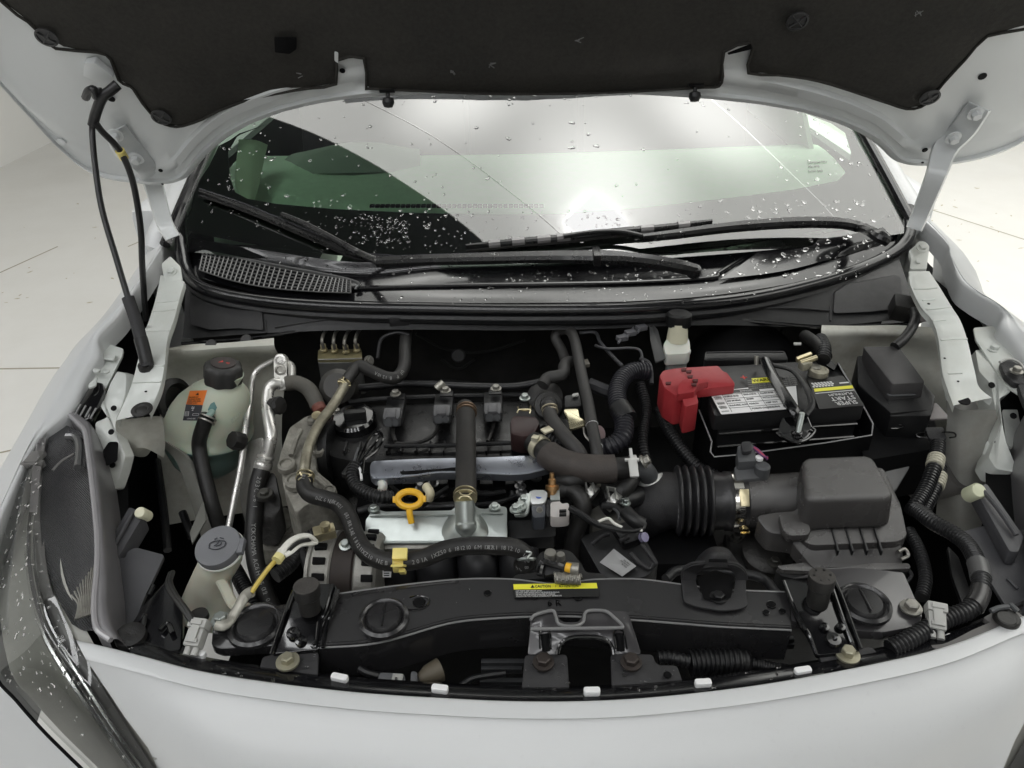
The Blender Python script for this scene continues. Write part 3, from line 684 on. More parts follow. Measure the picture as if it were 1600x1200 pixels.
def liner():
    bm = bmesh.new(); off = .018
    vs = [bm.verts.new(hp(x, min(t, .98), off + crown(x))) for x, t in LQ]
    f = bm.faces.new(vs); bmesh.ops.triangulate(bm, faces=[f])
    bmesh.ops.subdivide_edges(bm, edges=[e for e in bm.edges if e.calc_length() > .04], cuts=3, use_grid_fill=True)
    for v in bm.verts:
        x = v.co.x; t = (v.co - HO).dot(HD)
        dmin = 9
        for (xa, ta), (xb, tb) in zip(LQ, LQ[1:] + LQ[:1]):
            dx, dt_ = xb - xa, tb - ta; u = max(0, min(1, ((x - xa) * dx + (t - ta) * dt_) / max(1e-9, dx * dx + dt_ * dt_)))
            dmin = min(dmin, math.hypot(x - xa - u * dx, t - ta - u * dt_))
        n_ = noise.noise(V((x * 6, t * 6, .3)))
        v.co += HN * (.010 * (1 - math.exp(-dmin / .018)) + .010 * n_ * min(1, dmin / .04) + .004 * noise.noise(V((x * 19, t * 15, 2.))) * min(1, dmin / .03) - .008)
    vf = ([v.co.copy() for v in bm.verts], [tuple(x.index for x in f.verts) for f in bm.faces]) if not bm.verts.index_update() else None
    bm.free(); return vf
felt_o = mk('felt_lining', liner(), felt, hood)
skirt = [H(*a, .010) for a in lin]
mk('felt_edge', sweep(cr([hp(x, min(t, .98), .012 + crown(x)) for x, t in LQ[:-2]], 2), .0022, 6), felt, felt_o)
clip_m = M('clip_plastic', (.028, .028, .029), .45)
for px, py in ((73, 58), (252, 183), (1453, 152), (1246, 33)):
    c = H(px, py, .024 + crown(H(px, py).x)); r = .0145
    o = mk('push_clip', lathe([(r, 0), (r, .0015), (r * .8, .002), (r * .75, .0005), (r * .3, .001), (r * .2, .0025), (0, .0025)], c, HN, 24), clip_m, hood)
    u = V((1, 0, 0)); w_ = HD
    mk('clip_cross', join(straight(c + (u + w_) * r * .6 + HN * .002, c - (u + w_) * r * .6 + HN * .002, .0012, 6), straight(c + (u - w_) * r * .6 + HN * .002, c - (u - w_) * r * .6 + HN * .002, .0012, 6)), clip_m, o)
# tabs in the lining, hole, buffer studs, small marks
def hplate(name, pts, off, m, t=.002, b=.0006):
    q = [hp(x, tt, off + crown(x)) for x, tt in (H2(*a) for a in pts)]
    return mk(name, prism(rpoly(q, .002), -HN * t, b), m, hood)
for px, py in ((705, 114), (770, 103), (905, 62), (1436, 22), (470, 118)):
    c = H(px, py, .0255 + crown(H(px, py).x)); mk('felt_scuff', join(*[straight(c + V((random.uniform(-.006, .006), 0, 0)) + HD * random.uniform(-.005, .005), c + V((random.uniform(-.006, .006), 0, 0)) + HD * random.uniform(-.005, .005), .0006, 5) for _ in range(4)]), M('felt_scuff', (.16, .16, .16), .8), felt_o)
hplate('lining_window', [(431, 42), (466, 42), (466, 60), (455, 68), (432, 66)], .026, blk_dark)
hplate('lining_slot', [(524, 68), (530, 70), (530, 86), (524, 82)], .020, hood_paint)
hplate('lining_slot', [(1134, 72), (1172, 58), (1172, 66), (1136, 74)], .018, blk_dark)
for px, py in ((606, 147), (1086, 138)):
    c = H(px, py, .012)
    mk('rubber_buffer', join(lathe([(.003, -.01), (.003, .004), (.008, .006), (.009, .012), (.006, .018), (0, .019)], c, (HN - HD * .8), 16), box(c + HD * .006, (.011, 0, 0), HD * .002, HN * .002)), blk, hood)
for px, py, r in ((174, 154, .0055), (251, 266, .0035), (254, 287, .002), (1535, 119, .006), (1445, 234, .0045), (1441, 254, .0025), (535, 110, .004)):
    mk('hood_hole', lathe([(r, 0), (r, .0012)], H(px, py, .0085 + crown(H(px, py).x)), HN, 14), blk_dark, hood)
mk('hood_plug', lathe([(.007, 0), (.007, .002), (.004, .003)], H(96, 221, .006 + crown(H(96, 221).x)), HN, 16), hood_paint, hood)
# prop hook bracket
hplate('prop_bracket', [(132, 98), (148, 95), (178, 118), (165, 132), (130, 118)], .022, hood_paint, .012)
# hinges
def hinge(pp, bolts, foot, s):
    q = []
    L = [P(x, y, z) if z else H(x, y, .016 + crown(H(x, y).x)) for x, y, z, _ in pp]; wd_ = [a[3] for a in pp]
    path = cr(L, 8); n = len(path)
    ws = [wd_[min(int(i / 8), len(wd_) - 2)] + (wd_[min(int(i / 8) + 1, len(wd_) - 1)] - wd_[min(int(i / 8), len(wd_) - 2)]) * ((i % 8) / 8 if i < n - 1 else 1) for i in range(n)]
    rows = []
    for i, p in enumerate(path):
        t = (path[min(i + 1, n - 1)] - path[max(i - 1, 0)]).normalized(); view = (CAM - p).normalized(); sd = t.cross(view).normalized()
        rows.append([p - sd * ws[i] - view * .008, p - sd * ws[i] * .9, p - sd * ws[i] * .4 - view * .001, p + sd * ws[i] * .4 - view * .001, p + sd * ws[i] * .9, p + sd * ws[i] - view * .008])
    h = mk('hinge', grid(rows, .003), hood_paint, hood, sharp=60)
    for x, y in bolts:
        mk('hinge_bolt', hexbolt(H(x, y, .022 + crown(H(x, y).x)), HN, .0075, .011, 1.6), hood_paint, h)
    f = mk('hinge_foot', prism(rpoly([P(*a) for a in foot], .004), (0, 0, -.008), .001), ecoat, h)
    return h
hinge([(180, 202, 0, .016), (200, 232, 0, .020), (228, 262, 0, .015), (240, 290, 1.045, .013), (256, 345, .985, .011), (270, 372, .958, .010)], ((181, 210), (213, 246)),
      [(252, 412, .94), (266, 400, .945), (282, 416, .936), (285, 438, .925), (262, 452, .92), (258, 444, .922)], -1)
hinge([(1530, 165, 0, .016), (1506, 200, 0, .017), (1478, 230, 0, .017), (1462, 275, 1.06, .013), (1440, 330, .995, .011), (1428, 358, .965, .010)], ((1524, 176), (1489, 214)),
      [(1420, 392, .945), (1440, 376, .95), (1452, 386, .944), (1448, 420, .925), (1422, 420, .925), (1424, 404, .934)], 1)
mk('bolt', hexbolt(P(268, 424, .934), V((0, -.6, .8)), .006, .006), ecoat, car); mk('bolt', hexbolt(P(1441, 386, .95), V((0, -.6, .8)), .007, .006), ecoat, car); mk('bolt', hexbolt(P(1433, 410, .93), V((0, -.6, .8)), .005, .006), ecoat, car)
# ================================================================== radiator support and front hardware
Z = V((0, 0, 1))
def pl(name, pts, m, parent, t=.01, b=.0015, r=.004, z=None, down=None, seg=2, scale=1., **k):
    q = PP(pts, z)
    return mk(name, prism(rpoly(q, r), down or (0, 0, -t), b, scale, seg), m, parent, **k)
def disc(name, px, py, z, r, h, m, parent, ax=Z, prof=None, seg=24, **k):
    return mk(name, lathe(prof or [(r, 0), (r, h * .7), (r * .9, h), (0, h)], P(px, py, z), V(ax), seg), m, parent, **k)
def bolt(px, py, z, r, m, parent, ax=Z, h=.008, w_=1.5, name='bolt'):
    return mk(name, hexbolt(P(px, py, z), V(ax), r, h, w_), m, parent, sharp=30)
def edge_line(name, pts, r, m, parent, z=None, n=6):
    return mk(name, sweep(cr(PP(pts, z), n), r, 8), m, parent)

rs = thing('radiator_support', 'long black steel radiator support beam across the front of the bay', 'beam')
top = [(505, 932, .80), (620, 916, .802), (720, 906, .803), (800, 906, .803), (862, 913, .803), (905, 909, .803), (935, 906, .803), (1000, 906, .803), (1065, 914, .803), (1130, 922, .802), (1232, 926, .80)]
bot = [(492, 1006, .792), (590, 998, .792), (700, 968, .794), (770, 960, .795), (840, 957, .795), (900, 957, .795), (940, 960, .795), (1000, 963, .795), (1065, 968, .795), (1130, 973, .794), (1236, 978, .792)]
A_, B_ = arc(top), arc(bot)
mid1 = [a.lerp(b, .12) + V((0, 0, .001)) for a, b in zip(A_, B_)]; mid2 = [a.lerp(b, .9) + V((0, 0, .001)) for a, b in zip(A_, B_)]
mk('beam', loft([[p + V((0, .003, -.03)) for p in A_], [p + V((0, .001, -.003)) for p in A_], A_, mid1, mid2, B_, [p + V((0, -.003, -.006)) for p in B_], [p + V((0, -.002, -.05)) for p in B_]], 5, 2), blk_satin, rs, sharp=50)
mk('beam_edge', sweep(cr([p + V((0, .001, -.001)) for p in A_], 6), .0016, 8), M('painted_edge_highlight', (.20, .20, .20), .3, coat=.5), rs)  # lighter grey stands in for the highlight along the beam edges
mk('beam_edge', sweep(cr([p + V((0, -.003, -.003)) for p in B_], 6), .0011, 8), M('painted_edge_highlight', (.20, .20, .20), .3), rs)
pl('wing_plate', [(440, 944, .796), (400, 955, .796), (345, 962, .794), (333, 972, .793), (330, 1008, .786), (345, 1014, .785), (500, 1005, .79), (505, 940, .797)], blk_satin, rs, .012, .003)
pl('wing_plate', [(1232, 905, .803), (1290, 889, .804), (1342, 886, .804), (1412, 894, .80), (1442, 962, .79), (1434, 978, .787), (1380, 988, .785), (1318, 984, .786), (1236, 970, .792)], M('shiny_black_steel', (.05, .048, .05), .25, coat=.4, rvar=.06, vs=12), rs, .012, .003)
def plug(px, py, z, r, m1, m2, ribm=True):
    c = P(px, py, z)
    o = mk('rubber_plug', join(lathe([(r * 1.45, -.001), (r * 1.42, .003), (r * 1.25, .005), (r * 1.12, .0035), (r * 1.05, .001), (r * .98, .0035), (r * .9, .0055), (0, .0065)], c, V((0, -.05, 1)), 30)), m1, rs)
    if ribm: mk('plug_rib', box(c + V((0, 0, .007)), (.0008, .0, 0), (0, r * .8, 0), (0, 0, .001), .0003), m2, o)
plug(600, 967, .797, .0185, blk_satin, blk); plug(400, 978, .7905, .0205, blk_satin, blk, False); plug(1350, 944, .796, .0195, blk_satin, blk)
for x, y, z, r in ((655, 941, .7985, .006), (762, 927, .8005, .0035), (835, 931, .8005, .0042), (903, 933, .8, .0042), (1205, 945, .7985, .0042), (1197, 957, .797, .003), (1222, 955, .797, .0028)):
    mk('bolt_hole', lathe([(r, 0), (r, .0014)], P(x, y, z + .0005), Z, 16), blk_dark, rs)
    mk('hole_rim', lathe([(r * 1.25, 0), (r * 1.2, .001), (r, .0012)], P(x, y, z + .0002), Z, 18), blk_gloss, rs)
edge_line('stamped_ridge', [(628, 952, .7985), (650, 953, .7985), (668, 946, .799), (670, 936, .80), (655, 931, .80), (640, 934, .80)], .0012, blk_gloss, rs)
bolt(1423, 951, .793, .0075, steel_d, rs, h=.009); bolt(1407, 949, .794, .0001, steel_d, rs) if False else None
txt('6 R', P(855, 947, .7985), (1, 0, 0), (0, 1, 0), .011, blk_gloss, rs, name='stamped_mark', ext=.0006)

lab = thing('caution_label', 'yellow and black caution label stuck on the radiator support beam', 'label')
L_ = Dec(P(802, 914, .8045), P(936, 911, .8045), P(936, 933, .8015), P(804, 935, .8015), label_k, lab, 'label_backing', .0012)
L_.bar(0, .60, 1, 1.0, label_y, 'yellow_band')
yb = Dec(L_.at(0, 1), L_.at(1, 1), L_.at(1, .6), L_.at(0, .6), None, lab, lift=.0005)
yb.text(.20, .2, '\u25b2', .7, ink_k); yb.text(.255, .2, 'CAUTION', .70, ink_k, squeeze=.80); yb.text(.495, .2, '/', .70, ink_k); yb.text(.54, .2, 'ATTENTION', .70, ink_k, squeeze=.80)
for v, t_ in ((.43, 'HOT PARTS KEEP HANDS AWAY'), (.30, 'DO NOT OPEN HOOD WITH THE ENGINE RUNNING'), (.17, 'NE PAS TOUCHER PIECES CHAUDES ET MOBILES'), (.04, 'POUR EVITER TOUT RISQUE DE BLESSURE ET DE BRULURE')):
    L_.text(.02, v, t_, .135, ink_w, squeeze=.82 if len(t_) > 45 else .85)

gb = thing('hood_catch_bracket', 'shiny black stamped bracket with an arched opening below the caution label', 'bracket')
Gt = [(829, 962), (838, 955), (858, 950.5), (867, 951), (871, 957), (873, 966), (880, 972), (903, 972), (908, 966), (911, 955), (917, 950.5), (945, 951), (958, 954), (976, 955), (983, 960), (1002, 1022), (957, 1023), (955, 1010), (946, 1000), (930, 996), (898, 996), (882, 1002), (875, 1012), (872, 1023), (824, 1023), (828, 985)]
def zb(y): return .803 - max(0, (y - 978)) * .00048
mk('bracket_plate', prism(rpoly([P(x, y, zb(y)) for x, y in Gt], .003, 3), (0, .001, -.004), .0012), M('pressed_black_steel', (.045, .043, .045), .24, coat=.5, rvar=.05, vs=14), gb, sharp=40)
edge_line('bead', [(829, 969, .8055), (836, 961, .8055), (862, 954, .8055), (868, 962, .8055), (872, 974, .8055), (884, 978, .8055), (900, 978, .8055), (911, 972, .8055), (914, 959, .8055), (922, 954, .8055), (946, 955, .8055), (960, 965, .8055), (973, 979, .8045), (960, 981, .8045), (890, 982, .8045), (829, 983, .8045)], .0017, M('painted_edge_highlight', (.2, .2, .2), .3), gb, n=4)  # bead highlight put into the colour, same grey as the beam edges
for x in (852, 968):
    a, b = P(x - 1, 990, zb(990) + .001), P(x + 2, 1018, zb(1018) + .001)
    mk('stiffening_groove', sweep(cr([a, a.lerp(b, .1), a.lerp(b, .8), b], 4), [.0008] + [.0045] * 11 + [.0008], 10), blk_dark, gb)
    mk('groove_rim', sweep(cr([a + V((-.0055, -.02, .001)), a + V((-.005, 0, .001)), a + V((0, .005, .001)), a + V((.005, 0, .001)), a + V((.0055, -.02, .001))], 5), .0011, 6), blk_gloss, gb)
mk('arch_rim', sweep(cr([P(871, 1023, .783), P(874, 1010, .788), P(884, 1000, .793), P(900, 995, .795), (P(930, 995, .795)), P(947, 1000, .793), P(956, 1010, .788), P(959, 1023, .783)], 6), .0022, 8), blk_gloss, gb)
gp = thing('grille_mount_plate', 'matt black plastic mount plate with two bolts behind the bumper centre', 'plate')
pl('mount_plate', [(820, 1023, .782), (886, 1022, .782), (890, 1080, .776), (814, 1086, .776)], blk_soft, gp, .004)
pl('mount_plate', [(954, 1021, .782), (1020, 1022, .782), (1024, 1034, .781), (1030, 1039, .78), (1058, 1039, .78), (1068, 1068, .776), (1070, 1078, .775), (956, 1087, .774)], blk_soft, gp, .004)
pl('mount_bar', [(812, 1079, .774), (1068, 1068, .774), (1070, 1082, .772), (812, 1092, .772)], blk_soft, gp, .01)
for x, y in ((849, 1036), (986, 1036)): bolt(x, y, .7825, .0075, M('rusty_dark_bolt', (.06, .05, .045), .5, metal=.6, var=.3), gp, h=.009, w_=1.45)
disc('bolt_hole', 1043, 1055, .7792, .004, .0012, blk_dark, gp)

def clip(px, py, a, lbl):
    c = P(px, py, .789); x = (P(px + math.cos(a) * 13, py + math.sin(a) * 13, .789) - c)
    y = V((-x.y, x.x, 0)).normalized() * .0035
    o = mk('white_clip', prism(rpoly([c - x - y, c + x - y, c + x + y, c - x + y], .002, 2), (0, 0, -.007), .0012), white_clip)
    tag(o, lbl, 'clip', 'white clips along the bumper edge')
for q in ((307, 1018, .25, 'white clip on the bumper edge under the grey connector, leftmost of the row'), (530, 1056, .2, 'white clip on the bumper edge just right of the left bolt plate'), (687, 1073, .12, 'white clip on the bumper edge left of the mount plate'), (925, 1077, -.02, 'white clip on the bumper edge in the gap of the centre mount plate'),
          (1099, 1064, -.05, 'white clip on the bumper edge in front of the black ribbed conduit'), (1255, 1045, -.15, 'white clip on the bumper edge left of the right bolt plate'), (1477, 997, -.42, 'white clip on the bumper edge below the right harness conduit')):
    clip(*q)

# hood bump stops on shiny brackets
def bump(px, py, hgt, lbl, dots):
    t = thing('hood_bump_stop', lbl, 'bump stop', 'rubber hood bump stops')
    c = P(px, py, .842); ax = V((0, .10, 1)).normalized(); r = .0135
    mk('stopper', lathe([(r, 0), (r * .96, .001), (0, .0012)], c - ax * .001, ax, 28), M('worn_rubber_top', (.05, .046, .042), .7, var=.3, vs=80, bump=.4, bs=500), t)
    mk('shaft', lathe([(r * .82, -hgt), (r * .84, -.016), (r * .98, -.014), (r, -.003), (r, -.001)], c, ax, 28), rubber, t)
    if dots:
        for k in range(6):
            a = k * 1.047; u = V((math.cos(a), math.sin(a), 0)) * r * .62
            mk('nub', lathe([(.0014, 0), (.001, .0012), (0, .0015)], c + u + ax * .0002, ax, 10), rubber, t)
bump(478, 914, .034, 'plain black rubber bump stop beside the alternator', False)
bump(1285, 899, .038, 'black rubber bump stop with six nubs in front of the air filter box', True)
def bump_bracket(name, poly, ridge, lbl, holes):
    t = thing(name, lbl, 'bracket', 'glossy bump stop brackets')
    q = [P(*a) for a in poly]
    mk('bracket_plate', prism(rpoly(q, .004, 3), (0, 0, -.006), .002), blk_gloss, t, sharp=40)
    for rdg in ridge: mk('folded_edge', sweep(cr([P(*a) for a in rdg], 4), .0022, 8), blk_gloss, t)
    for x, y, z, r in holes: mk('dimple', lathe([(r, 0), (r * .9, .003), (r * .4, .0035), (0, .001)], P(x, y, z), V((0, -.2, 1)), 16), blk_gloss, t)
    return t
bump_bracket('bump_stop_bracket', [(448, 945, .805), (462, 918, .81), (500, 912, .812), (522, 912, .812), (530, 922, .81), (512, 968, .80), (505, 975, .80), (500, 1014, .79), (424, 1022, .788), (440, 975, .80)],
    [[(424, 1022, .79), (440, 975, .802), (456, 930, .81), (462, 918, .812)], [(520, 914, .814), (514, 935, .81), (506, 962, .804), (499, 968, .802), (494, 1008, .793), (487, 1008, .793)], [(529, 922, .812), (516, 962, .803), (511, 972, .80), (505, 1012, .791)]],
    'glossy black bracket under the left bump stop', [(458, 990, .799, .007), (470, 1002, .795, .006)])
bump_bracket('bump_stop_bracket', [(1222, 905, .812), (1262, 902, .815), (1300, 901, .815), (1312, 925, .812), (1325, 965, .802), (1346, 1016, .79), (1276, 1024, .788), (1262, 990, .798), (1250, 975, .80), (1234, 940, .806)],
    [[(1302, 903, .817), (1314, 930, .812), (1328, 968, .803), (1345, 1014, .792)], [(1224, 908, .813), (1240, 948, .806), (1254, 976, .801), (1264, 992, .799), (1275, 1022, .79)], [(1298, 912, .816), (1309, 945, .81), (1330, 1004, .795)]],
    'glossy black bracket under the right bump stop', [(1288, 981, .801, .005), (1313, 981, .800, .005), (1302, 1000, .796, .008)])
for lbl, poly, bx, by in (('black plastic bolt plate at the bumper edge below the left bump stop', [(410, 1026, .783), (430, 1021, .785), (498, 1018, .785), (496, 1072, .778), (402, 1058, .778)], 450, 1035),
                          ('black plastic bolt plate at the bumper edge below the right bump stop', [(1278, 1022, .785), (1362, 1010, .787), (1378, 1027, .784), (1290, 1052, .779)], 1324, 1024)):
    t = thing('bolt_plate', lbl, 'plate', 'bolt plates at the bumper edge')
    pl('base_plate', poly, blk_soft, t, .006)
    bolt(bx, by, .7855, .0068, M('dull_yellow_zinc', (.38, .36, .27), .45, metal=.7, var=.2), t, h=.010, w_=1.75)

# hood latch behind the label
lt = thing('hood_latch', 'black hood latch with a coil spring behind the caution label', 'latch')
pl('latch_bracket', [(800, 905, .80), (806, 897, .80), (838, 895, .80), (838, 872, .80), (845, 862, .80), (880, 858, .80), (893, 862, .80), (908, 880, .80), (915, 894, .80), (942, 896, .80), (948, 905, .80)], blk, lt, .004)
sp = [P(866, 903, .812) + (P(908, 905, .812) - P(866, 903, .812)) * (i / 120) for i in range(121)]
mk('coil_spring', sweep([p + V((0, math.cos(i * .75) * .0055, math.sin(i * .75) * .0055)) for i, p in enumerate(sp)], .0012, 6), steel_d, lt)
mk('latch_hook', sweep(cr(arc([(843, 898, .812), (846, 885, .815), (850, 878, .818), (866, 882, .818), (880, 886, .816)]), 5), .004, 8), blk_gloss, lt)
mk('roller', straight(P(886, 887, .82), P(904, 889, .82), .0065), steel_d, lt); mk('yellow_mark', straight(P(884, 886, .823), P(892, 888, .823), .0052), yellow, lt)
disc('rivet', 860, 871, .81, .007, .008, steel_d, lt); disc('rivet', 876, 874, .81, .005, .008, steel_d, lt)
pl('latch_pawl', [(845, 880, .815), (872, 878, .815), (880, 892, .815), (850, 900, .81)], blk, lt, .008)

# ================================================================== engine
en = thing('engine', 'black four cylinder engine top with a cast aluminium side cover', 'engine')
mk('engine_block', box((-.02, .30, .50), (.24, 0, 0), (0, .16, 0), (0, 0, .22), .02), blk_dark, en)
pl('valve_cover', [(508, 650, .79), (560, 632, .795), (860, 622, .795), (892, 640, .79), (896, 700, .785), (840, 716, .785), (560, 722, .785), (512, 712, .785)], M('engine_black', (.0065, .0065, .007), .34, var=.3, vs=40, dust=.10, dc=(.05, .05, .048), bump=.2, bs=400, rvar=.1), en, .10, .008, .012)
for i, x in enumerate(range(540, 880, 22)): 
    mk('cover_rib', box(P(x, 700, .790), (.0012, 0, 0), (0, .012, 0), (0, 0, .004), .0005), blk, en)
edge_line('cover_flange', [(545, 628, .80), (600, 623, .80), (700, 619, .80), (800, 617, .80), (860, 618, .80)], .004, blk, en)
edge_line('cover_flange', [(600, 697, .795), (700, 696, .795), (800, 692, .795), (880, 690, .795)], .003, blk, en)
pl('intake_manifold', [(560, 755, .74), (800, 745, .74), (910, 790, .735), (900, 900, .70), (600, 905, .70), (545, 850, .71)], blk_dark, en, .10, .01, .02)
for x in (610, 670, 735, 800): mk('intake_runner', tube(arc([(x + 10, 860, .745), (x + 12, 890, .73), (x + 18, 930, .69)]), .026, 14), M('manifold_plastic', (.017, .017, .019), .45, var=.2), en)
pl('manifold_ledge', [(794, 812, .765), (868, 812, .765), (868, 838, .758), (796, 842, .758)], blk, en, .02)
pl('side_cover', [(452, 668, .80), (478, 650, .80), (505, 645, .80), (508, 662, .795), (494, 690, .79), (494, 735, .785), (520, 756, .775), (528, 772, .77), (505, 790, .765), (482, 786, .765), (462, 802, .76), (443, 762, .77), (436, 715, .78), (444, 690, .79)], cast, en, .12, .005, .006, sharp=50)
for x, y, z, r in ((448, 727, .785, .011), (462, 752, .778, .013), (487, 656, .803, .006), (498, 704, .795, .008), (515, 768, .777, .008)):
    mk('casting_boss', lathe([(r * 1.2, -.004), (r * 1.1, .003), (r * .8, .005), (r * .7, .002), (0, .002)], P(x, y, z), V((0, -.2, 1)), 18), cast, en)
mk('casting_rib', sweep(cr(arc([(485, 742, .785), (500, 752, .782), (516, 766, .776)]), 5), .004, 8), cast, en)
mk('casting_rib', sweep(cr(arc([(470, 672, .802), (462, 690, .797), (455, 712, .79)]), 5), .004, 8), cast, en)
a = P(496, 705, .77); mk('cam_gear_cover', join(lathe([(.036, -.006), (.042, 0), (.042, .008), (.034, .012), (.03, .006), (.0, .006)], a, V((1, -.05, .05)), 30), lathe([(.028, .014), (.03, .022), (.0, .024)], a, V((1, -.05, .05)), 30)), cast2, en)
mk('belt_guard', lathe([(.044, .014), (.044, .026), (.0, .028)], a, V((1, -.05, .05)), 30), blk, en)
bolt(447, 823, .66, .009, cast, en, (0, -.3, 1)); bolt(420, 826, .66, .009, cast, en, (0, -.3, 1))
pl('mount_bracket', [(400, 800, .67), (450, 790, .67), (462, 830, .655), (440, 860, .645), (400, 860, .645)], cast, en, .03, .004, .008)
pl('mount_bracket', [(386, 690, .76), (412, 680, .77), (418, 740, .74), (400, 790, .70), (378, 800, .68), (372, 760, .70)], cast2, en, .04, .004, .008)
# oil filler cap
oc = thing('oil_filler_cap', 'round black oil filler cap at the left end of the valve cover', 'cap')
c = P(553, 655, .80); mk('cap_disc', lathe([(.030, -.016), (.033, -.012), (.033, .002), (.029, .006), (.0, .008)], c, V((-.05, -.1, 1)), 32), blk_gloss, oc)
mk('cap_grip', box(c + V((.004, -.006, .012)), (.016, .002, 0), (-.001, .006, 0), (0, 0, .007), .003), blk, oc)
mk('cap_base', lathe([(.040, -.03), (.036, -.02), (.034, -.014)], c, V((-.05, -.1, 1)), 28), blk, oc)
bolt(527, 646, .80, .005, steel_d, oc)
# coils
def coil(px, py, lbl):
    t = thing('ignition_coil', lbl, 'ignition coil', 'ignition coils along the valve cover')
    c = P(px, py, .815)
    mk('coil_body', join(box(c + V((0, .025, -.006)), (.014, 0, 0), (0, .03, 0), (0, 0, .008), .003), box(c + V((.003, .052, -.004)), (.010, 0, 0), (0, .008, 0), (0, 0, .008), .002)), blk, t)
    mk('connector', join(box(c, (.0125, 0, 0), (0, .010, .002), (0, 0, .009), .003), box(c + V((0, -.004, .008)), (.006, 0, 0), (0, .008, .002), (0, 0, .003), .001)), M('grey_coil_plastic', (.10, .10, .105), .45, var=.2, bump=.2), t)
    mk('connector_latch', join(box(c + V((-.009, -.010, .001)), (.002, 0, 0), (0, .004, 0), (0, 0, .006), .001), box(c + V((.009, -.010, .001)), (.002, 0, 0), (0, .004, 0), (0, 0, .006), .001), lathe([(.006, 0), (.006, .004)], c + V((-.004, -.011, -.001)), V((0, -1, .3)), 12), lathe([(.005, 0), (.005, .004)], c + V((.006, -.011, -.001)), V((0, -1, .3)), 12)), grey_dk, t)
    bolt(px + 5, py - 36, .828, .0055, steel_d, t, h=.007)
    return t
for x, y, l in ((613, 652, 'leftmost grey-plugged ignition coil'), (691, 647, 'ignition coil just left of the thick upright hose'), (770, 644, 'ignition coil just right of the thick upright hose')): coil(x, y, l)
for pts in ([(615, 666, .80), (614, 678, .80), (618, 690, .798)], [(690, 660, .80), (675, 682, .798), (650, 692, .797), (618, 693, .796)], [(772, 658, .80), (768, 675, .798), (762, 690, .797)]):
    mk('coil_lead', tube(arc(pts), .0028, 8), rubber, en)
bolt(820, 623, .815, .0055, zinc, en); mk('spring_clip', join(tube(arc([(809, 636, .815), (813, 641, .817), (827, 641, .817), (829, 635, .815)]), .0012, 6), tube(arc([(808, 645, .815), (812, 640, .819), (828, 640, .819), (828, 646, .815)]), .0012, 6)), zinc_y, en)
bb = thing('breather_box', 'dark reddish rubber breather box beside the thick coolant hose', 'breather')
pl('box', [(797, 655, .835), (803, 648, .835), (838, 650, .835), (844, 660, .835), (835, 678, .83), (818, 682, .83), (798, 678, .83)], M('reddish_rubber', (.035, .018, .018), .42, var=.3), bb, .03, .004, .005)
pl('outlet', [(798, 680, .82), (830, 682, .82), (828, 702, .80), (800, 700, .80)], blk, bb, .03, .004)
# heat shields
hs = thing('exhaust_heat_strip', 'long bluish metal heat strip across the front of the valve cover', 'heat shield')
pl('strip', [(578, 726, .815), (582, 720, .816), (660, 716, .816), (760, 714, .816), (830, 711, .816), (868, 716, .815), (864, 728, .812), (826, 739, .81), (795, 741, .81), (770, 740, .81), (690, 738, .811), (640, 744, .81), (586, 748, .809), (578, 742, .81)], blue_steel, hs, .012, .002, .004)
pl('slot', [(624, 734, .8120), (715, 730, .8128), (712, 737, .8119), (626, 741, .8112)], blk_dark, hs, .001, 0)
edge_line('rolled_edge', [(582, 748, .809), (640, 744, .8105), (690, 738, .8115), (770, 740, .8105), (800, 741, .8105), (828, 739, .8105), (864, 729, .8125)], .0016, blue_steel, hs)
sh = thing('galvanised_heat_shield', 'bright galvanised steel cover with a pipe boss in front of the engine', 'heat shield')
SP = [(571, 812, .79), (577, 804, .793), (580, 797, .795), (586, 792, .796), (592, 795, .796), (600, 799, .795), (706, 797, .795), (716, 786, .80), (726, 782, .802), (738, 786, .80), (748, 794, .797), (760, 795, .796), (770, 789, .797), (780, 790, .797), (792, 792, .796), (793, 848, .775), (592, 849, .775), (570, 833, .781)]
mk('shield_plate', prism(rpoly([P(*a) for a in SP], .003, 2), (0, .002, -.005), .0012), zinc, sh, sharp=40)
edge_line('fold_line', [(578, 806, .793), (600, 805, .7945), (700, 804, .7945), (712, 800, .796)], .0014, zinc, sh); edge_line('fold_line', [(752, 802, .795), (786, 801, .7945)], .0014, zinc, sh)
edge_line('front_lip', [(592, 848, .777), (660, 848, .777), (793, 847, .777)], .0022, zinc, sh); edge_line('front_lip', [(571, 833, .781), (580, 841, .778), (592, 849, .776)], .0016, zinc, sh)
pl('skirt', [(594, 850, .772), (792, 849, .772), (790, 856, .768), (600, 858, .768)], steel_d, sh, .012)
a, b = P(726, 782, .822), P(728, 824, .795)
mk('pipe_boss', sweep(cr([a, a.lerp(b, .4), a.lerp(b, .75), b, b + V((0, -.006, -.012))], 5), [.0125] * 12 + [.0135] * 4 + [.0125, .011, .009, .006, .002], 18), zinc, sh)
mk('boss_flare', lathe([(.030, -.002), (.026, .002), (.020, .007), (.015, .013), (.008, .016), (0, .017)], P(727, 823, .785), V((0, -.2, 1)), 28), zinc, sh)
bolt(584, 796, .797, .0048, zinc, sh, h=.006); bolt(773, 793, .798, .0048, zinc, sh, h=.006)
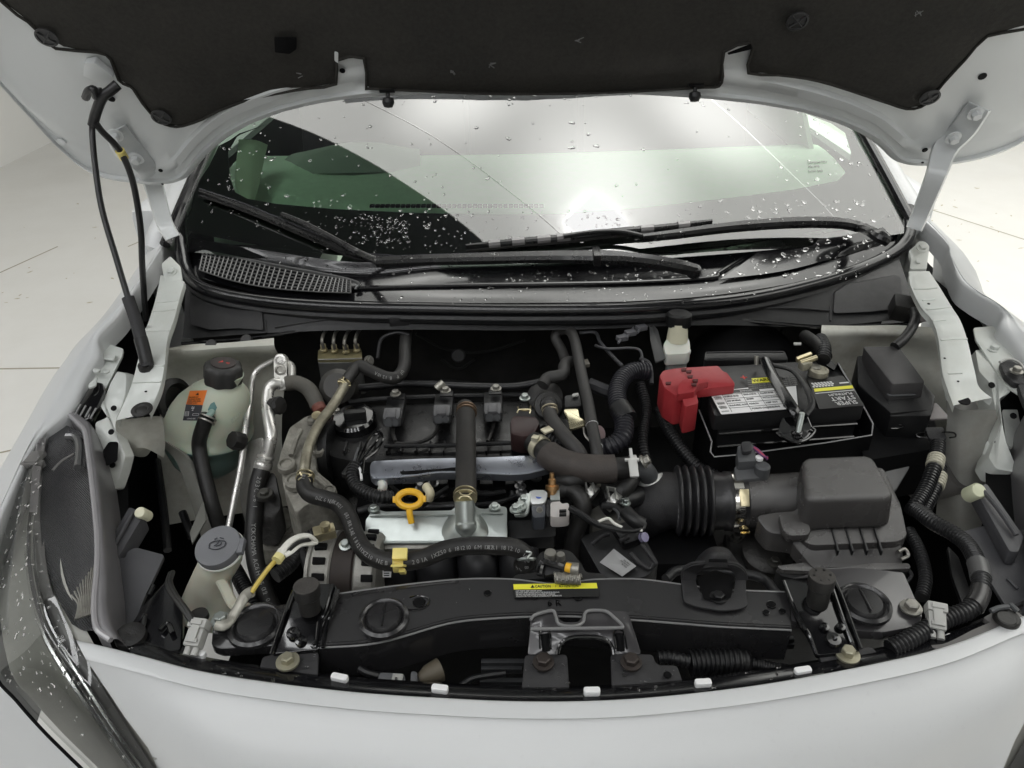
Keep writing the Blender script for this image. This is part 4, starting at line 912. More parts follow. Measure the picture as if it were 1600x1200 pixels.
# upright breather hose
bh = thing('breather_hose', 'thick upright rubber hose down the middle of the engine', 'hose')
mk('hose', tube(arc([(727, 637, .835), (728, 655, .842), (728, 690, .842), (728, 730, .838), (728, 760, .832), (727, 779, .826)]), .0132, 18), M('upright_hose_rubber', (.021, .0195, .0185), .6, var=.15, vs=25, dust=.3, dc=(.07, .062, .05)), bh)
def spring_clamp(px, py, z, r, ax, parent, m=zinc_y, tails=True):
    c = P(px, py, z); ax = V(ax).normalized()
    rings = [lathe([(r, -.0012), (r + .0014, -.001), (r + .0014, .001), (r, .0012)], c + ax * d, ax, 20) for d in (-.003, .003)]
    w_ = (CAM - c).normalized(); s = ax.cross(w_).normalized(); f = w_ * (r + .001)
    tl = [tube([c + f + s * .008 + ax * .007, c + f + s * .004 + ax * .002, c + f - s * .004 + ax * .002, c + f - s * .008 + ax * .007], .0011, 6), tube([c + f + s * .008 - ax * .006, c + f + s * .004 - ax * .001, c + f - s * .004 - ax * .001, c + f - s * .008 - ax * .006], .0011, 6)] if tails else []
    return mk('spring_clamp', join(*rings, *tl), m, parent)
spring_clamp(729, 643, .841, .0132, (0, .9, .05), bh, M('copper_clamp', (.22, .15, .10), .4, metal=.7)); spring_clamp(727, 775, .829, .0132, (0, .9, .1), bh)

# dipstick
dp = thing('oil_dipstick', 'yellow ring handle of the oil dipstick behind the galvanised cover', 'dipstick')
c = P(640, 780, .82); u = V((1, 0, 0)); v_ = V((0, .62, .78))
ring = [c + u * (math.cos(k * math.pi / 12) * .0145) + v_ * (math.sin(k * math.pi / 12) * .0095) for k in range(24)]
mk('ring_handle', sweep(ring + [ring[0], ring[1]], .0042, 10), yellow, dp)
mk('ring_ears', join(box(c + u * .0175, u * .003, v_ * .004, V((0, -.6, .5)) * .004, .001), box(c - u * .0175, u * .003, v_ * .004, V((0, -.6, .5)) * .004, .001)), yellow, dp)
mk('stem', tube([c - v_ * .012, c - v_ * .018, c - v_ * .026 + V((.002, 0, -.004))], .004, 10), yellow, dp)
# little plugs and studs between strip and shield
for x, y, l, m in ((595, 758, 'small white plug cap left of the dipstick', nat_white), (669, 770, 'pale curved plug cap right of the dipstick', M('cream_plastic', (.70, .64, .45), .5))):
    o = mk('plug_cap', tube(arc([(x - 3, y - 10, .80), (x + 3, y, .80), (x + 1, y + 10, .79)]), .006, 12), m); tag(o, l, 'plug')
for x, y in ((655, 752), (657, 765), (677, 757), (812, 750), (813, 761), (815, 771), (838, 748)): bolt(x, y, .775, .0048, M('stud_steel', (.22, .22, .22), .35, metal=.8), en, h=.010, w_=1.6)
for i, pts in enumerate(([(610, 760, .775), (622, 770, .778), (628, 785, .775)], [(660, 790, .775), (680, 775, .775), (700, 762, .775)], [(740, 790, .77), (780, 785, .77), (810, 775, .77), (825, 778, .772)], [(740, 768, .77), (760, 772, .768), (790, 768, .77)])):
    mk('injector_lead', tube(arc(pts), .0035, 8), blk, en)
for x in (640, 690, 760, 800): mk('injector', join(straight(P(x, 762, .76), P(x + 2, 778, .75), .007), box(P(x, 757, .768), (.009, 0, 0), (0, .006, 0), (0, 0, .006), .002)), blk, en)

# ================================================================== alternator
al = thing('alternator', 'cast aluminium alternator with slotted ends and a brown middle', 'alternator')
a, b = P(498, 895, .742), P(602, 898, .742); ax = (b - a).normalized(); L = (b - a).length; r = .052
def ringz(s0, s1, m, name, rr=1.0, r1=None): return mk(name, lathe([(r * rr * .9, L * s0), (r * rr, L * (s0 + .05)), (r * (r1 or rr), L * (s1 - .05)), (r * (r1 or rr) * .92, L * s1)], a, ax, 40), m, al)
ringz(.0, .36, cast2, 'end_housing', .97, 1.02); ringz(.30, .68, brown, 'stator', 1.0); ringz(.64, .98, cast2, 'end_housing', 1.02, .97)
sl = []
for s0, s1 in ((.06, .24), (.76, .92)):
    for k in range(18):
        th = k * 2 * math.pi / 18; n_ = V((0, math.cos(th), math.sin(th))); t_ = V((0, -math.sin(th), math.cos(th)))
        sl.append(box(a + ax * L * (s0 + s1) / 2 + n_ * r * .995, ax * L * (s1 - s0) / 2, t_ * .0042, n_ * .0035, .001))
for k, s_ in enumerate(sl):
    if (k % 18) in (3, 4, 5, 6, 7, 8, 9, 10): mk('cooling_slot', s_, blk_dark, al)
mk('rear_plate', lathe([(.0, 0), (r * .9, .0), (r * .9, .004)], a - ax * .004, ax, 30), cast2, al)
bolt(540, 852, .795, .005, zinc, al, (0, -.4, 1))
sl_ = Dec(P(598, 888, .768), P(612, 888, .768), P(611, 902, .76), P(598, 902, .76), label_w, al, 'maker_label')
for v in (.15, .4, .65): sl_.bar(.15, v, .8, v + .12, ink_k)

# ================================================================== left side: coolant, washer, a/c
cr_ = thing('coolant_reservoir', 'translucent round coolant reservoir with a ribbed black cap and orange label', 'reservoir')
c = P(324, 673, .752); ax = V((.20, .06, 1)).normalized()
prof = [(.0688, 0), (.0688, .004), (.0665, .006), (.0655, .016), (.0625, .034), (.0555, .053), (.044, .070), (.032, .081), (.025, .086), (.024, .100)]
def shear(vf, k=.030, h0=.10): return [v + V((k * max(0, (v - c).dot(ax) / h0) ** 1.6, 0, 0)) for v in vf[0]], vf[1]
mk('tank', shear(lathe(prof, c, ax, 48)), milky, cr_, sharp=80)
mk('tank_base', lathe([(.012, -.075), (.035, -.070), (.052, -.052), (.062, -.028), (.066, -.004), (.0688, -.003), (.0688, -.0005)], c, ax, 48), coolant_low, cr_, sharp=80)
mk('inner_filler', lathe([(.0, .05), (.02, .05), (.02, .08)], c, ax, 12), milky, cr_)
cc = c + ax * .088 + V((.024, 0, 0))
def scallop(r, h): return [cc + ax * h + (V((1, 0, -.2)).normalized() * math.cos(t) + V((0, 1, -.06)).normalized() * math.sin(t)) * (r * (1 + .045 * math.cos(8 * t))) for t in [2 * math.pi * i / 64 for i in range(64)]]
rows = [scallop(.0265, 0), scallop(.0275, .004), scallop(.0275, .022), scallop(.025, .028)]
cap = mk('pressure_cap', grid([r_ + [r_[0]] for r_ in rows] + [[cc + ax * .030 + (p - cc - ax * .028) * .86 for p in rows[-1] + [rows[-1][0]]]] + [[cc + ax * .0305] * 65]), M('cap_rubber', (.03, .03, .03), .5, var=.15, bump=.2, bs=600, dust=.2, dc=(.09, .085, .07)), cr_, sharp=60)
mk('cap_top', lathe([(.018, 0), (.0175, .0025), (.0, .003)], cc + ax * .0295, ax, 24), M('cap_rubber_top', (.04, .032, .03), .5), cap)
txt('\u25b2\u2248', cc + ax * .0335 + V((-.008, -.004, 0)), (1, 0, -.2), (0, 1, 0), .011, ink_r, cap, name='warning_symbol')
def onball(px, py, lift=.0006):
    o = CAM; d = ray(px, py).normalized(); bv = ball; h, n, i, _ = bv.ray_cast(o, d)
    if h is None: return P(px, py, .80)
    return h + (n if n.dot(d) < 0 else -n) * lift
vf_ = shear(lathe(prof, c, ax, 96)); ball = BVHTree.FromPolygons(*vf_)
def wrapdecal(name, tl, tr, br, bl, m, parent, n=8, lift=.0006):
    rows = []
    for j in range(n + 1):
        r_ = []
        for i in range(n + 1):
            u, v = i / n, j / n
            x = (tl[0] * (1 - u) + tr[0] * u) * (1 - v) + (bl[0] * (1 - u) + br[0] * u) * v; y = (tl[1] * (1 - u) + tr[1] * u) * (1 - v) + (bl[1] * (1 - u) + br[1] * u) * v
            r_.append(onball(x, y, lift))
        rows.append(r_)
    return mk(name, grid(rows), m, parent)
lo_ = wrapdecal('warning_label', (297, 611), (324, 610), (317, 633), (291, 632), label_o, cr_)
lk_ = wrapdecal('instruction_label', (291, 632), (317, 633), (312, 657), (286, 657), M('label_navy', (.03, .03, .038), .5), cr_)
def btxt(s, px, py, size, m, par, dx=10):
    o = onball(px, py, .0009); x = onball(px + dx, py, .0009) - o; y = onball(px + 1, py - 6, .0009) - o
    txt(s, o, x, y, size, m, par)
btxt('\u25b2', 306, 618, .006, ink_k, lo_)
for yy, t_ in ((622, 'DANGER HOT'), (625, 'NE JAMAIS OUVRIR'), (628, 'NEVER OPEN WHEN'), (631, 'ENGINE IS HOT')): btxt(t_, 296 - (yy - 622) * .3, yy, .0026, ink_k, lo_)
btxt('\u2248', 299, 640, .009, ink_w, lk_); btxt('2', 300, 642, .006, ink_w, lk_); btxt('\u25a4', 289, 650, .009, ink_w, lk_); btxt('\u25b1', 301, 650, .010, ink_w, lk_); btxt('LONG LIFE', 293, 655, .0028, ink_w, lk_)
mk('coolant_stain', (lambda vf: vf)(grid([[onball(332 + (i - 4) * 1.8 * (1 - abs(j - 3) / 5), 640 + (j - 3) * 3 - i * .4, .0004) for i in range(9)] for j in range(7)])), M('blue_green_stain', (.10, .24, .23), .45, var=.3, vs=80), cr_)
for k in range(5): mk('level_mark', box(onball(362 + k * 3, 657 - k * 2.5, .0005), (.0008, 0, 0), (0, .0004, .0035), (0, 0, .0004)), milky, cr_)
mk('outlet_spigot', straight(onball(332, 643, 0), onball(326, 652, .012), .0048), M('teal_spigot', (.28, .40, .36), .4), cr_)
for x, y in ((331, 540), (386, 532)): disc('rubber_plug', x, y, .864, .009, .006, rubber, car, (0, -.7, .7))
mk('grommet_ring', lathe([(.028, 0), (.034, .004), (.034, .010), (.026, .014), (.02, .006), (.0, .004)], P(268, 625, .80), V((.9, -.3, .2)), 26), rubber, car)
oh = thing('overflow_hose', 'black rubber hose running down from the coolant reservoir spigot', 'hose')
mk('hose', tube([onball(327, 649, .012)] + arc([(317, 668, .80), (311, 695, .77), (318, 735, .74), (332, 790, .70), (345, 830, .66), (350, 850, .64)]), .0108, 14), rubber, oh)
spring_clamp(324, 655, .812, .0112, (-.3, -.6, -.5), oh, steel_d, False)
# a/c plumbing
ac = thing('aircon_fitting', 'cast aluminium pipe block with two round ports at the firewall', 'fitting')
dp_ = (P(437, 580, .828) - CAM).dot(F)
q = [D(437 + x, 580 + y, dp_ - y * .0003) for x, y in ((-10, -18), (-6, -27), (4, -28), (11, -20), (12, 24), (6, 31), (-4, 30), (-9, 22))]
mk('block', prism(rpoly(q, .004, 3), F * .014, .0015), M('block_aluminium', (.56, .55, .51), .4, metal=.5, var=.1), ac)
for y in (562, 578, 599): mk('port', lathe([(.0085, 0), (.0085, .002), (.0055, .0025), (.005, -.001), (0, -.001)], D(438, y, dp_ - (y - 580) * .0003 - .001), -F, 20), steel_d if y == 578 else alu, ac)
lp = thing('liquid_pipe', 'thin bright aluminium pipe bending down past the coolant reservoir', 'pipe')
mk('pipe', tube(arc([(434, 561, .835), (422, 566, .835), (404, 577, .83), (395, 592, .82), (391, 620, .80), (384, 670, .78), (376, 730, .74), (366, 780, .71), (356, 830, .68)]), .0048, 12), alu, lp)
for px, py, z, t in ((371, 689, .775, .012),): mk('foam_clip', lathe([(.0118, -.010), (.014, -.007), (.013, -.002), (.0145, .003), (.013, .010), (.0, .011)], P(px, py, z), V((-.5, -.5, .6)), 9), rubber, lp)
sp_ = thing('suction_pipe', 'fat bright aluminium pipe ending in a black printed hose beside the engine', 'pipe')
mk('pipe', tube(arc([(438, 600, .83), (428, 600, .832), (420, 610, .825), (418, 635, .81), (421, 660, .80), (424, 680, .79), (420, 700, .775), (415, 718, .76)]), [.0088] * 9 + [.0088] * 48, 16), alu, sp_)
mk('crimp_sleeve', sweep(cr(arc([(416, 712, .768), (413, 722, .76), (409, 735, .75)]), 8), [.010, .0125, .0125, .0125, .0105, .0105, .0105, .0125, .0125, .0125, .0132, .0132, .0132, .0128, .0128, .0128, .011], 18), alu, sp_)
hose_pts = [(409, 734, .752), (402, 760, .735), (398, 800, .71), (396, 840, .69), (400, 880, .67), (414, 925, .645), (432, 965, .62)]
hh = mk('rubber_hose', tube(arc(hose_pts), .0122, 16), rubber, sp_)
def hose_text(pts, r, strings, size, m, parent, flip=False, side=0.0, n=30):
    path = cr(arc(pts), n); tot = sum((b - a).length for a, b in zip(path, path[1:]))
    def at(s):
        acc = 0
        for a, b in zip(path, path[1:]):
            l = (b - a).length
            if acc + l >= s: return a.lerp(b, (s - acc) / max(l, 1e-9)), (b - a).normalized()
            acc += l
        return path[-1], (path[-1] - path[-2]).normalized()
    for f, s in strings:
        pos = f * tot
        for ch in s:
            p, t = at(pos)
            if flip: t = -t
            wv = (CAM - p).normalized(); n_ = (wv - t * wv.dot(t)).normalized(); up = n_.cross(t)
            n2 = (n_ * math.cos(side) + up * math.sin(side)); up2 = n2.cross(t)
            if ch != ' ': txt(ch, p + n2 * (r + .0003) - up2 * size * .35, t, up2, size, m, parent, name='hose_print')
            pos += size * (.68 if ch not in 'I1 .' else .45) * (-1 if flip else 1)
hose_text(hose_pts, .0122, [(.05, '203C 06 1'), (.38, 'YOKOHAMA AC6H A5 19'), (.80, '02 04')], .0085, ink_g, hh)
mk('foam_clip', lathe([(.010, -.010), (.0135, -.006), (.012, 0), (.0145, .005), (.013, .010), (.0, .012)], P(431, 634, .81), V((.9, -.3, .3)), 9), rubber, sp_)
rh = thing('return_hose', 'grey foam-covered hose curving right from the pipe block', 'hose')
mk('hose', tube(arc([(446, 600, .825), (462, 598, .825), (480, 606, .82), (490, 620, .81), (497, 636, .80)]), .0115, 14), M('grey_foam_hose', (.085, .082, .072), .7, var=.2, dust=.4, dc=(.14, .12, .09)), rh)
mk('end_band', tube(arc([(450, 568, .83), (456, 574, .83), (456, 592, .828)]), .006, 12), alu, rh)
mk('red_tape', tube(arc([(497, 634, .803), (500, 640, .80), (503, 646, .80)]), .0105, 12), M('red_brown_tape', (.16, .05, .035), .6), rh)
# ABS block
ab = thing('brake_valve_block', 'aluminium brake valve block with brass-coloured ports near the firewall', 'valve block')
pl('block', [(497, 546, .83), (565, 545, .83), (566, 562, .825), (496, 563, .825)], M('olive_zinc', (.28, .25, .14), .4, metal=.6, var=.25, vs=50), ab, .005, .001)
pl('housing', [(496, 563, .823), (566, 562, .823), (564, 566, .82), (498, 568, .82)], M('valve_dull', (.12, .12, .115), .5, metal=.5, var=.3), ab, .07, .002, down=V((0, .0, -.06)))
edge_line('front_edge', [(497, 562, .8265), (566, 560, .8265)], .0012, steel_d, ab)
for x, y in ((506, 548), (523, 549), (541, 550), (558, 548)):
    mk('port_nut', hexbolt(P(x, y, .83), Z, .0052, .012, 1.2), zinc_y, ab); mk('brake_line', tube(arc([(x, y - 4, .842), (x + (y % 2) - 3, y - 16, .855), (x + 2, y - 30, .85), (x + 14, y - 42, .84)]), .0028, 8), M('brake_line_steel', (.20, .19, .17), .4, metal=.6), ab)
mk('motor', lathe([(.026, 0), (.028, .004), (.028, .05), (.02, .056), (0, .056)], P(538, 612, .785), V((0, -.75, .65)), 26), M('motor_black', (.035, .034, .032), .5, var=.3, dust=.4, dc=(.10, .09, .07)), ab)
bolt(576, 564, .815, .006, steel_d, ab, (.6, -.6, .4)); mk('bleed_screw', straight(P(512, 570, .80), P(516, 578, .79), .007), steel_d, ab)
# metal coolant pipe and printed hose
cp = thing('coolant_pipe', 'stained steel coolant pipe slanting down over the cast side cover', 'pipe')
mk('pipe', tube(arc([(540, 600, .835), (530, 618, .835), (517, 638, .83), (503, 656, .825), (492, 675, .82), (482, 700, .815), (477, 725, .81), (476, 748, .80)]), .0072, 14), M('stained_pipe', (.33, .31, .24), .45, metal=.6, var=.3, vs=60, dust=.5, dc=(.12, .10, .07), ds=40), cp)
spring_clamp(538, 599, .836, .0085, (-.5, -.7, -.1), cp)
mk('pipe_tab', lathe([(.007, 0), (.007, .003), (.003, .0035)], P(495, 650, .823), V((0, -.3, 1)), 16), zinc_y, cp)
h0 = thing('heater_return_hose', 'printed black hose from the firewall to the steel coolant pipe', 'hose')
hp0 = [(636, 510, .85), (633, 540, .85), (632, 570, .845), (622, 588, .845), (605, 590, .845), (580, 580, .845), (562, 572, .845), (549, 585, .84), (540, 598, .837)]
mk('hose', tube(arc(hp0), .0095, 14), M('dim_hose', (.018, .0175, .017), .55, dust=.2, dc=(.05, .047, .04)), h0)
hose_text(hp0, .0095, [(.55, 'UFP81210A')], .007, ink_g, h0, n=12)
vh = thing('vent_hose', 'long printed black hose looping in front of the galvanised cover', 'hose')
vp = [(477, 742, .80), (476, 760, .797), (486, 773, .795), (508, 779, .795), (530, 788, .797), (545, 808, .80), (556, 838, .80), (572, 862, .80), (598, 876, .80), (630, 878, .80), (662, 872, .80), (695, 859, .80), (730, 853, .80), (770, 853, .80), (800, 855, .798), (818, 864, .79), (824, 878, .78), (815, 885, .765)]
mk('hose', tube(arc(vp), .0108, 16), rubber, vh)
hose_text(vp, .0108, [(.02, '181'), (.13, '01Z 6 NEBK 8121'), (.30, '0R1 18R SAE 1 8121'), (.46, '1XZ10 NEB 1'), (.60, '201A 1XZ50 6 181210 6M 1X2'), (.82, '0R1 181210 1AZ'), (.93, 'NEB75')], .0066, ink_h, vh, flip=False, side=-.15, n=14)
spring_clamp(477, 745, .80, .0108, (0, -.8, -.2), vh)
mk('end_clamp', join(tube(arc([(822, 862, .80), (830, 864, .80), (824, 872, .80), (826, 878, .795)]), .0014, 6), lathe([(.011, -.002), (.0122, 0), (.011, .002)], P(822, 873, .785), V((0, -.6, -.7)), 18)), zinc, vh)
yc = thing('hose_clip', 'pale yellow plastic clip gripping the printed vent hose', 'clip')
c = P(623, 872, .815); q = [V((-.009, 0, 0)), V((.009, 0, 0))]
mk('clip_body', join(box(P(623, 884, .811), (.0072, 0, 0), (0, .0035, -.0015), (0, -.010, .010), .0018), box(P(625, 866, .818), (.0085, 0, 0), (0, .006, .003), (0, -.0015, .003), .0015), box(P(629, 893, .804), (.0035, 0, 0), (0, .003, 0), (0, -.004, .006), .001)), yellow_l, yc)
mk('clip_strap', lathe([(.0112, -.006), (.0128, -.006), (.0128, .006), (.0112, .006)], P(624, 877, .80), V((1, 0, 0)), 22), yellow_l, yc)

# washer filler
wf = thing('washer_filler_neck', 'milky washer filler neck with a grey flip cap near the headlight', 'filler neck')
c = P(340, 853, .812); ax = V((-.10, -.30, .95)).normalized()
x_ = V((1, 0, .1)).normalized(); y_ = ax.cross(x_).normalized()
def oval(h, k, dx=0): return [c + ax * h + x_ * (math.cos(t) * .0268 * k + dx) + y_ * (math.sin(t) * .0268 * k) for t in [2 * math.pi * i / 48 for i in range(49)]]
capo = mk('flip_cap', grid([oval(-.009, .93), oval(-.009, .985), oval(-.007, 1.0), oval(-.001, 1.0), oval(.0015, .965), oval(.001, .5), oval(.001, .001)]), grey_cap, wf, sharp=50)
mk('cap_tab', box(c + x_ * .0272 - y_ * .002 - ax * .003, x_ * .004, y_ * .010, ax * .004, .002), grey_cap, capo)
def on(u, v): return c + ax * .0022 + x_ * u * .8 + y_ * v * .8
mk('washer_symbol', join(*[sweep(cr(p, 4), .0006, 5) for p in ([on(-.011, -.004), on(-.011, .004), on(-.004, .0065), on(.004, .0065), on(.012, .004), on(.012, -.003)], [on(-.011, -.004), on(-.002, -.007), on(.004, -.007)], [on(.012, -.003), on(.004, -.007)], [on(-.004, -.001), on(0, .002), on(.002, .008)], [on(-.006, .010), on(-.002, .012)], [on(.002, .012), on(.008, .010)], [on(-.001, -.002), on(.005, .0), on(.006, .004)])]), M('symbol_ink', (.035, .036, .045), .6), capo)
nk = [c - ax * .006, c - ax * .02, P(334, 895, .768), P(327, 930, .73), P(318, 968, .70)]
mk('neck', sweep(cr(nk, 6), [.0225] * 5 + [.022] * 4 + [.0225] * 4 + [.0235, .0245, .026, .0275, .029, .030, .031, .032, .033, .034, .034, .034][:12], 22, flat=.8), neck_pl, wf)
mk('bracket_arm', sweep(cr(arc([(344, 905, .77), (352, 920, .77), (362, 940, .775), (373, 950, .785), (386, 948, .79)]), 6), .0062, 8, flat=.6), neck_pl, wf)
mk('rim', sweep(oval(-.0105, .96), .0022, 8), nat_white, wf)
# ground strap with sleeve
gs = thing('ground_wire', 'yellow wire with a white sleeve rising from a bolted lug', 'wire')
bolt(346, 971, .797, .0065, zinc, gs, h=.010, w_=1.6)
mk('lug', sweep(cr(arc([(340, 974, .799), (354, 974, .799), (364, 962, .80), (374, 946, .806), (384, 930, .81), (395, 924, .815)]), 5), [.009, .009, .009, .009, .009, .0075, .0065, .0065, .0065, .006, .006, .006, .006, .006, .006, .006, .0065, .0065, .0065, .0065, .0065, .0065, .0065, .0065, .0065, .0065][:26], 12, flat=.6), M('crimp_grey', (.34, .33, .29), .45, metal=.5, var=.2), gs)
mk('yellow_core', tube(arc([(393, 926, .815), (405, 908, .82), (420, 888, .826), (434, 872, .83)]), .0026, 8), wire_y, gs)
mk('yellow_core', tube(arc([(391, 923, .815), (412, 893, .822), (436, 868, .83)]), .0016, 8), M('dark_wire', (.03, .028, .01), .5), gs)
mk('white_sleeve', tube(arc([(433, 874, .831), (443, 858, .834), (455, 845, .834), (470, 838, .83), (484, 838, .825), (494, 846, .815)]), [.0055] * 8 + [.0045] * 33, 10, flat=.6), wire_w, gs)
mk('white_sleeve', tube(arc([(445, 868, .831), (455, 862, .832), (468, 852, .83), (484, 850, .822), (493, 848, .815)]), .0036, 8, flat=.6), wire_w, gs)
mk('sleeve_tape', tube(arc([(432, 876, .832), (438, 868, .833)]), .0062, 10), M('yellow_tape', (.75, .68, .30), .5), gs)
mk('black_strand', tube(arc([(452, 860, .834), (466, 848, .834), (482, 843, .828)]), .0022, 8), blk, gs)
mk('terminal', join(box(P(507, 832, .81), (.012, .004, 0), (-.003, .008, 0), (0, 0, .006), .002), lathe([(.006, 0), (.006, .008), (.0, .009)], P(509, 827, .818), Z, 8)), zinc_y, gs)
# connectors at the front corners
def connector(name, px, py, z, lbl, ax, leads):
    t = thing(name, lbl, 'connector')
    c = P(px, py, z); a = V(ax).normalized(); s = a.cross(Z).normalized(); u = s.cross(a)
    mk('shell', join(box(c, s * .0085, a * .013, u * .007, .002), box(c + a * .010 + u * .002, s * .0098, a * .005, u * .008, .002)), grey_pl, t)
    mk('latch', join(box(c + u * .0085, s * .0045, a * .010, u * .0018, .0008), box(c + u * .0095 + a * .010, s * .006, a * .0025, u * .0025, .001), box(c + u * .0075 - a * .008, s * .0065, a * .002, u * .002, .0008)), grey_pl, t)
    mk('seals', join(straight(c - a * .013 + s * .004, c - a * .021 + s * .004, .0036), straight(c - a * .013 - s * .004, c - a * .021 - s * .004, .0036)), grey_pl, t)
    for L in leads: mk('lead', tube(arc(L), .0028, 8), rubber, t)
connector('wire_connector', 308, 992, .80, 'grey plastic connector hanging at the left corner of the bumper edge', (.12, .8, .35), [[(302, 976, .81), (288, 955, .815), (270, 930, .815), (262, 912, .81), (266, 896, .80)], [(306, 976, .81), (293, 955, .815), (275, 930, .815), (266, 910, .81), (270, 894, .80)]])
connector('wire_connector', 1462, 967, .80, 'grey plastic connector beside the right end of the radiator support', (.25, .8, .35), [[(1452, 985, .79), (1440, 1000, .785), (1425, 1010, .78)]])
# ================================================================== battery
bt = thing('car_battery', 'black car battery with white and yellow printed labels', 'battery')
BQ = [P(1092, 574, .842), P(1300, 562, .842), P(1352, 634, .838), P(1116, 650, .838)]
mk('case', prism([BQ[0].lerp(BQ[2], .04) + V((0, 0, -.022)), BQ[1].lerp(BQ[3], .03) + V((0, 0, -.022)), BQ[2] + V((-.005, .002, -.022)), BQ[3] + V((.008, .002, -.022))], (0, 0, -.17), .003), blk, bt)
mk('lid', prism(rpoly(BQ, .006, 3), (0, 0, -.024), .003), M('battery_black', (.017, .017, .018), .4, var=.15, bump=.2, bs=700), bt)
for dz in (-.030, -.052): mk('case_ridge', sweep([BQ[3] + V((.010, -.001, dz)), BQ[2] + V((-.006, -.001, dz)), BQ[1] + V((-.004, -.004, dz))], .0022, 6), blk_gloss, bt)
def bqp(u, v): return (BQ[3] * (1 - u) + BQ[2] * u) * (1 - v) + (BQ[0] * (1 - u) + BQ[1] * u) * v
# white warning label on the near left, flat print
wl = Dec(P(1108, 613, .8445), P(1243, 598, .8445), P(1247, 638, .8425), P(1127, 648, .8425), label_w, bt, 'warning_label', .0006, .003)
wl.bar(.0, 0, .13, 1, label_w, 'white_stripe')
for v0, v1 in ((.62, .76), (.40, .50), (.22, .34), (.08, .13)): wl.bar(.02, v0, .115, v1, ink_g, 'barcode')
wl.bar(.14, .86, .66, 1.0, label_k, 'black_header'); wl.text(.17, .89, 'AGM', .10, ink_w, squeeze=1.3); wl.text(.40, .89, 'DANGER', .08, ink_w)
wl.bars([(.14, v, .98, v + .012) for v in (.82, .62, .42, .22)] + [(u, .05, u + .004, .84) for u in (.145, .40, .62, .84)], ink_k)
for u, v, t_ in ((.16, .70, 'SHIELD EYES'), (.16, .50, 'NO SPARKS'), (.16, .30, 'SULFURIC ACID'), (.42, .72, 'EXPLOSIVE'), (.42, .52, 'GASES'), (.64, .72, 'FLUSH EYES'), (.64, .52, 'WITH WATER'), (.42, .30, 'POISON'), (.64, .30, 'KEEP OUT'), (.42, .10, 'POISON CAUSES'), (.68, .10, 'BURNS')): wl.text(u, v, t_, .085, ink_k, squeeze=.8)
for u, v in ((.90, .70), (.90, .30), (.86, .12)):
    p = wl.at(u, v, .0006); mk('hazard_symbol', lathe([(.0035, 0), (.0035, .0004), (.0022, .0004), (.0022, 0)], p, wl.n, 16), ink_k, wl.o)
ul = Dec(P(1166, 594, .845), P(1240, 588, .845), P(1246, 603, .8445), P(1170, 610, .8445), M('grey_print_panel', (.03, .03, .03), .5), bt, 'small_print', .0005)
for k in range(5): ul.text(.02, .80 - k * .19, 'WARNING BATTERY POSTS TERMINALS AND RELATED', .17, ink_g, squeeze=.62)
yl = Dec(P(1174, 592, .8452), P(1208, 590, .8452), P(1210, 597, .8448), P(1175, 600, .8448), label_y, bt, 'yellow_strip', .0012)
yl.text(.05, .2, 'WARNING', .7, ink_k)
txt('+', P(1158, 594, .8452), (1, 0, 0), (0, 1, 0), .02, ink_r, bt, name='plus_sign', ext=.0004)
rl = Dec(P(1262, 593, .8445), P(1318, 588, .8445), P(1346, 634, .842), P(1280, 640, .842), label_k, bt, 'brand_label', .0006, .002)
rl.bar(.05, .56, 1.0, .66, label_y, 'yellow_band'); rl.bars([(.05, .49, .98, .51)], ink_w)
dots = []
for r_ in range(3):
    for k in range(7): dots.append(lathe([(.0019, 0), (.0019, .0003)], rl.at(.07 + k * .075 + (r_ % 2) * .03, .72 + r_ * .055, .0002), rl.n, 10))
mk('dot_pattern', join(*dots), ink_w, rl.o, kind='stuff'); rl.bar(.72, .75, .95, .79, ink_w)
rl.text(.90, .44, 'PLATINUM', .10, ink_w, flip=True, squeeze=.95); rl.text(.92, .325, 'START', .16, ink_w, flip=True, squeeze=1.0); rl.text(.92, .175, 'SUPER', .16, ink_w, flip=True, squeeze=.92)
hd = thing('battery_hold_down', 'glossy black bar with a threaded rod clamping the battery', 'clamp')
mk('bar', sweep(cr(arc([(1196, 562, .86), (1206, 585, .862), (1222, 612, .86), (1240, 640, .856), (1250, 655, .845)]), 6), .0085, 10, flat=.6), wet_black, hd)
mk('bar', sweep(cr(arc([(1206, 570, .855), (1240, 580, .857), (1262, 610, .857), (1268, 632, .853), (1258, 648, .846)]), 6), .0050, 10, flat=.6), blk, hd)
pl('clamp_foot', [(1222, 652, .845), (1262, 648, .845), (1272, 672, .835), (1262, 686, .83), (1246, 690, .83), (1226, 684, .83), (1214, 676, .832)], blk_gloss, hd, .006, .002)
edge_line('foot_rim', [(1214, 676, .834), (1226, 685, .832), (1246, 691, .832), (1262, 686, .832), (1273, 674, .836), (1268, 668, .84)], .0022, blk_gloss, hd)
a = P(1246, 680, .832)
mk('threaded_rod', sweep(resample([a, a + V((.002, .004, .033))], .0006), [.0037 if i % 2 else .0032 for i in range(60)][:len(resample([a, a + V((.002, .004, .033))], .0006))], 12), zinc, hd)
mk('nut', hexbolt(a + V((0, 0, -.001)), Z, .0062, .007, 1.3), blk_gloss, hd)
mk('rear_rod', straight(P(1182, 570, .85), P(1182, 556, .862), .0035), steel_d, hd)
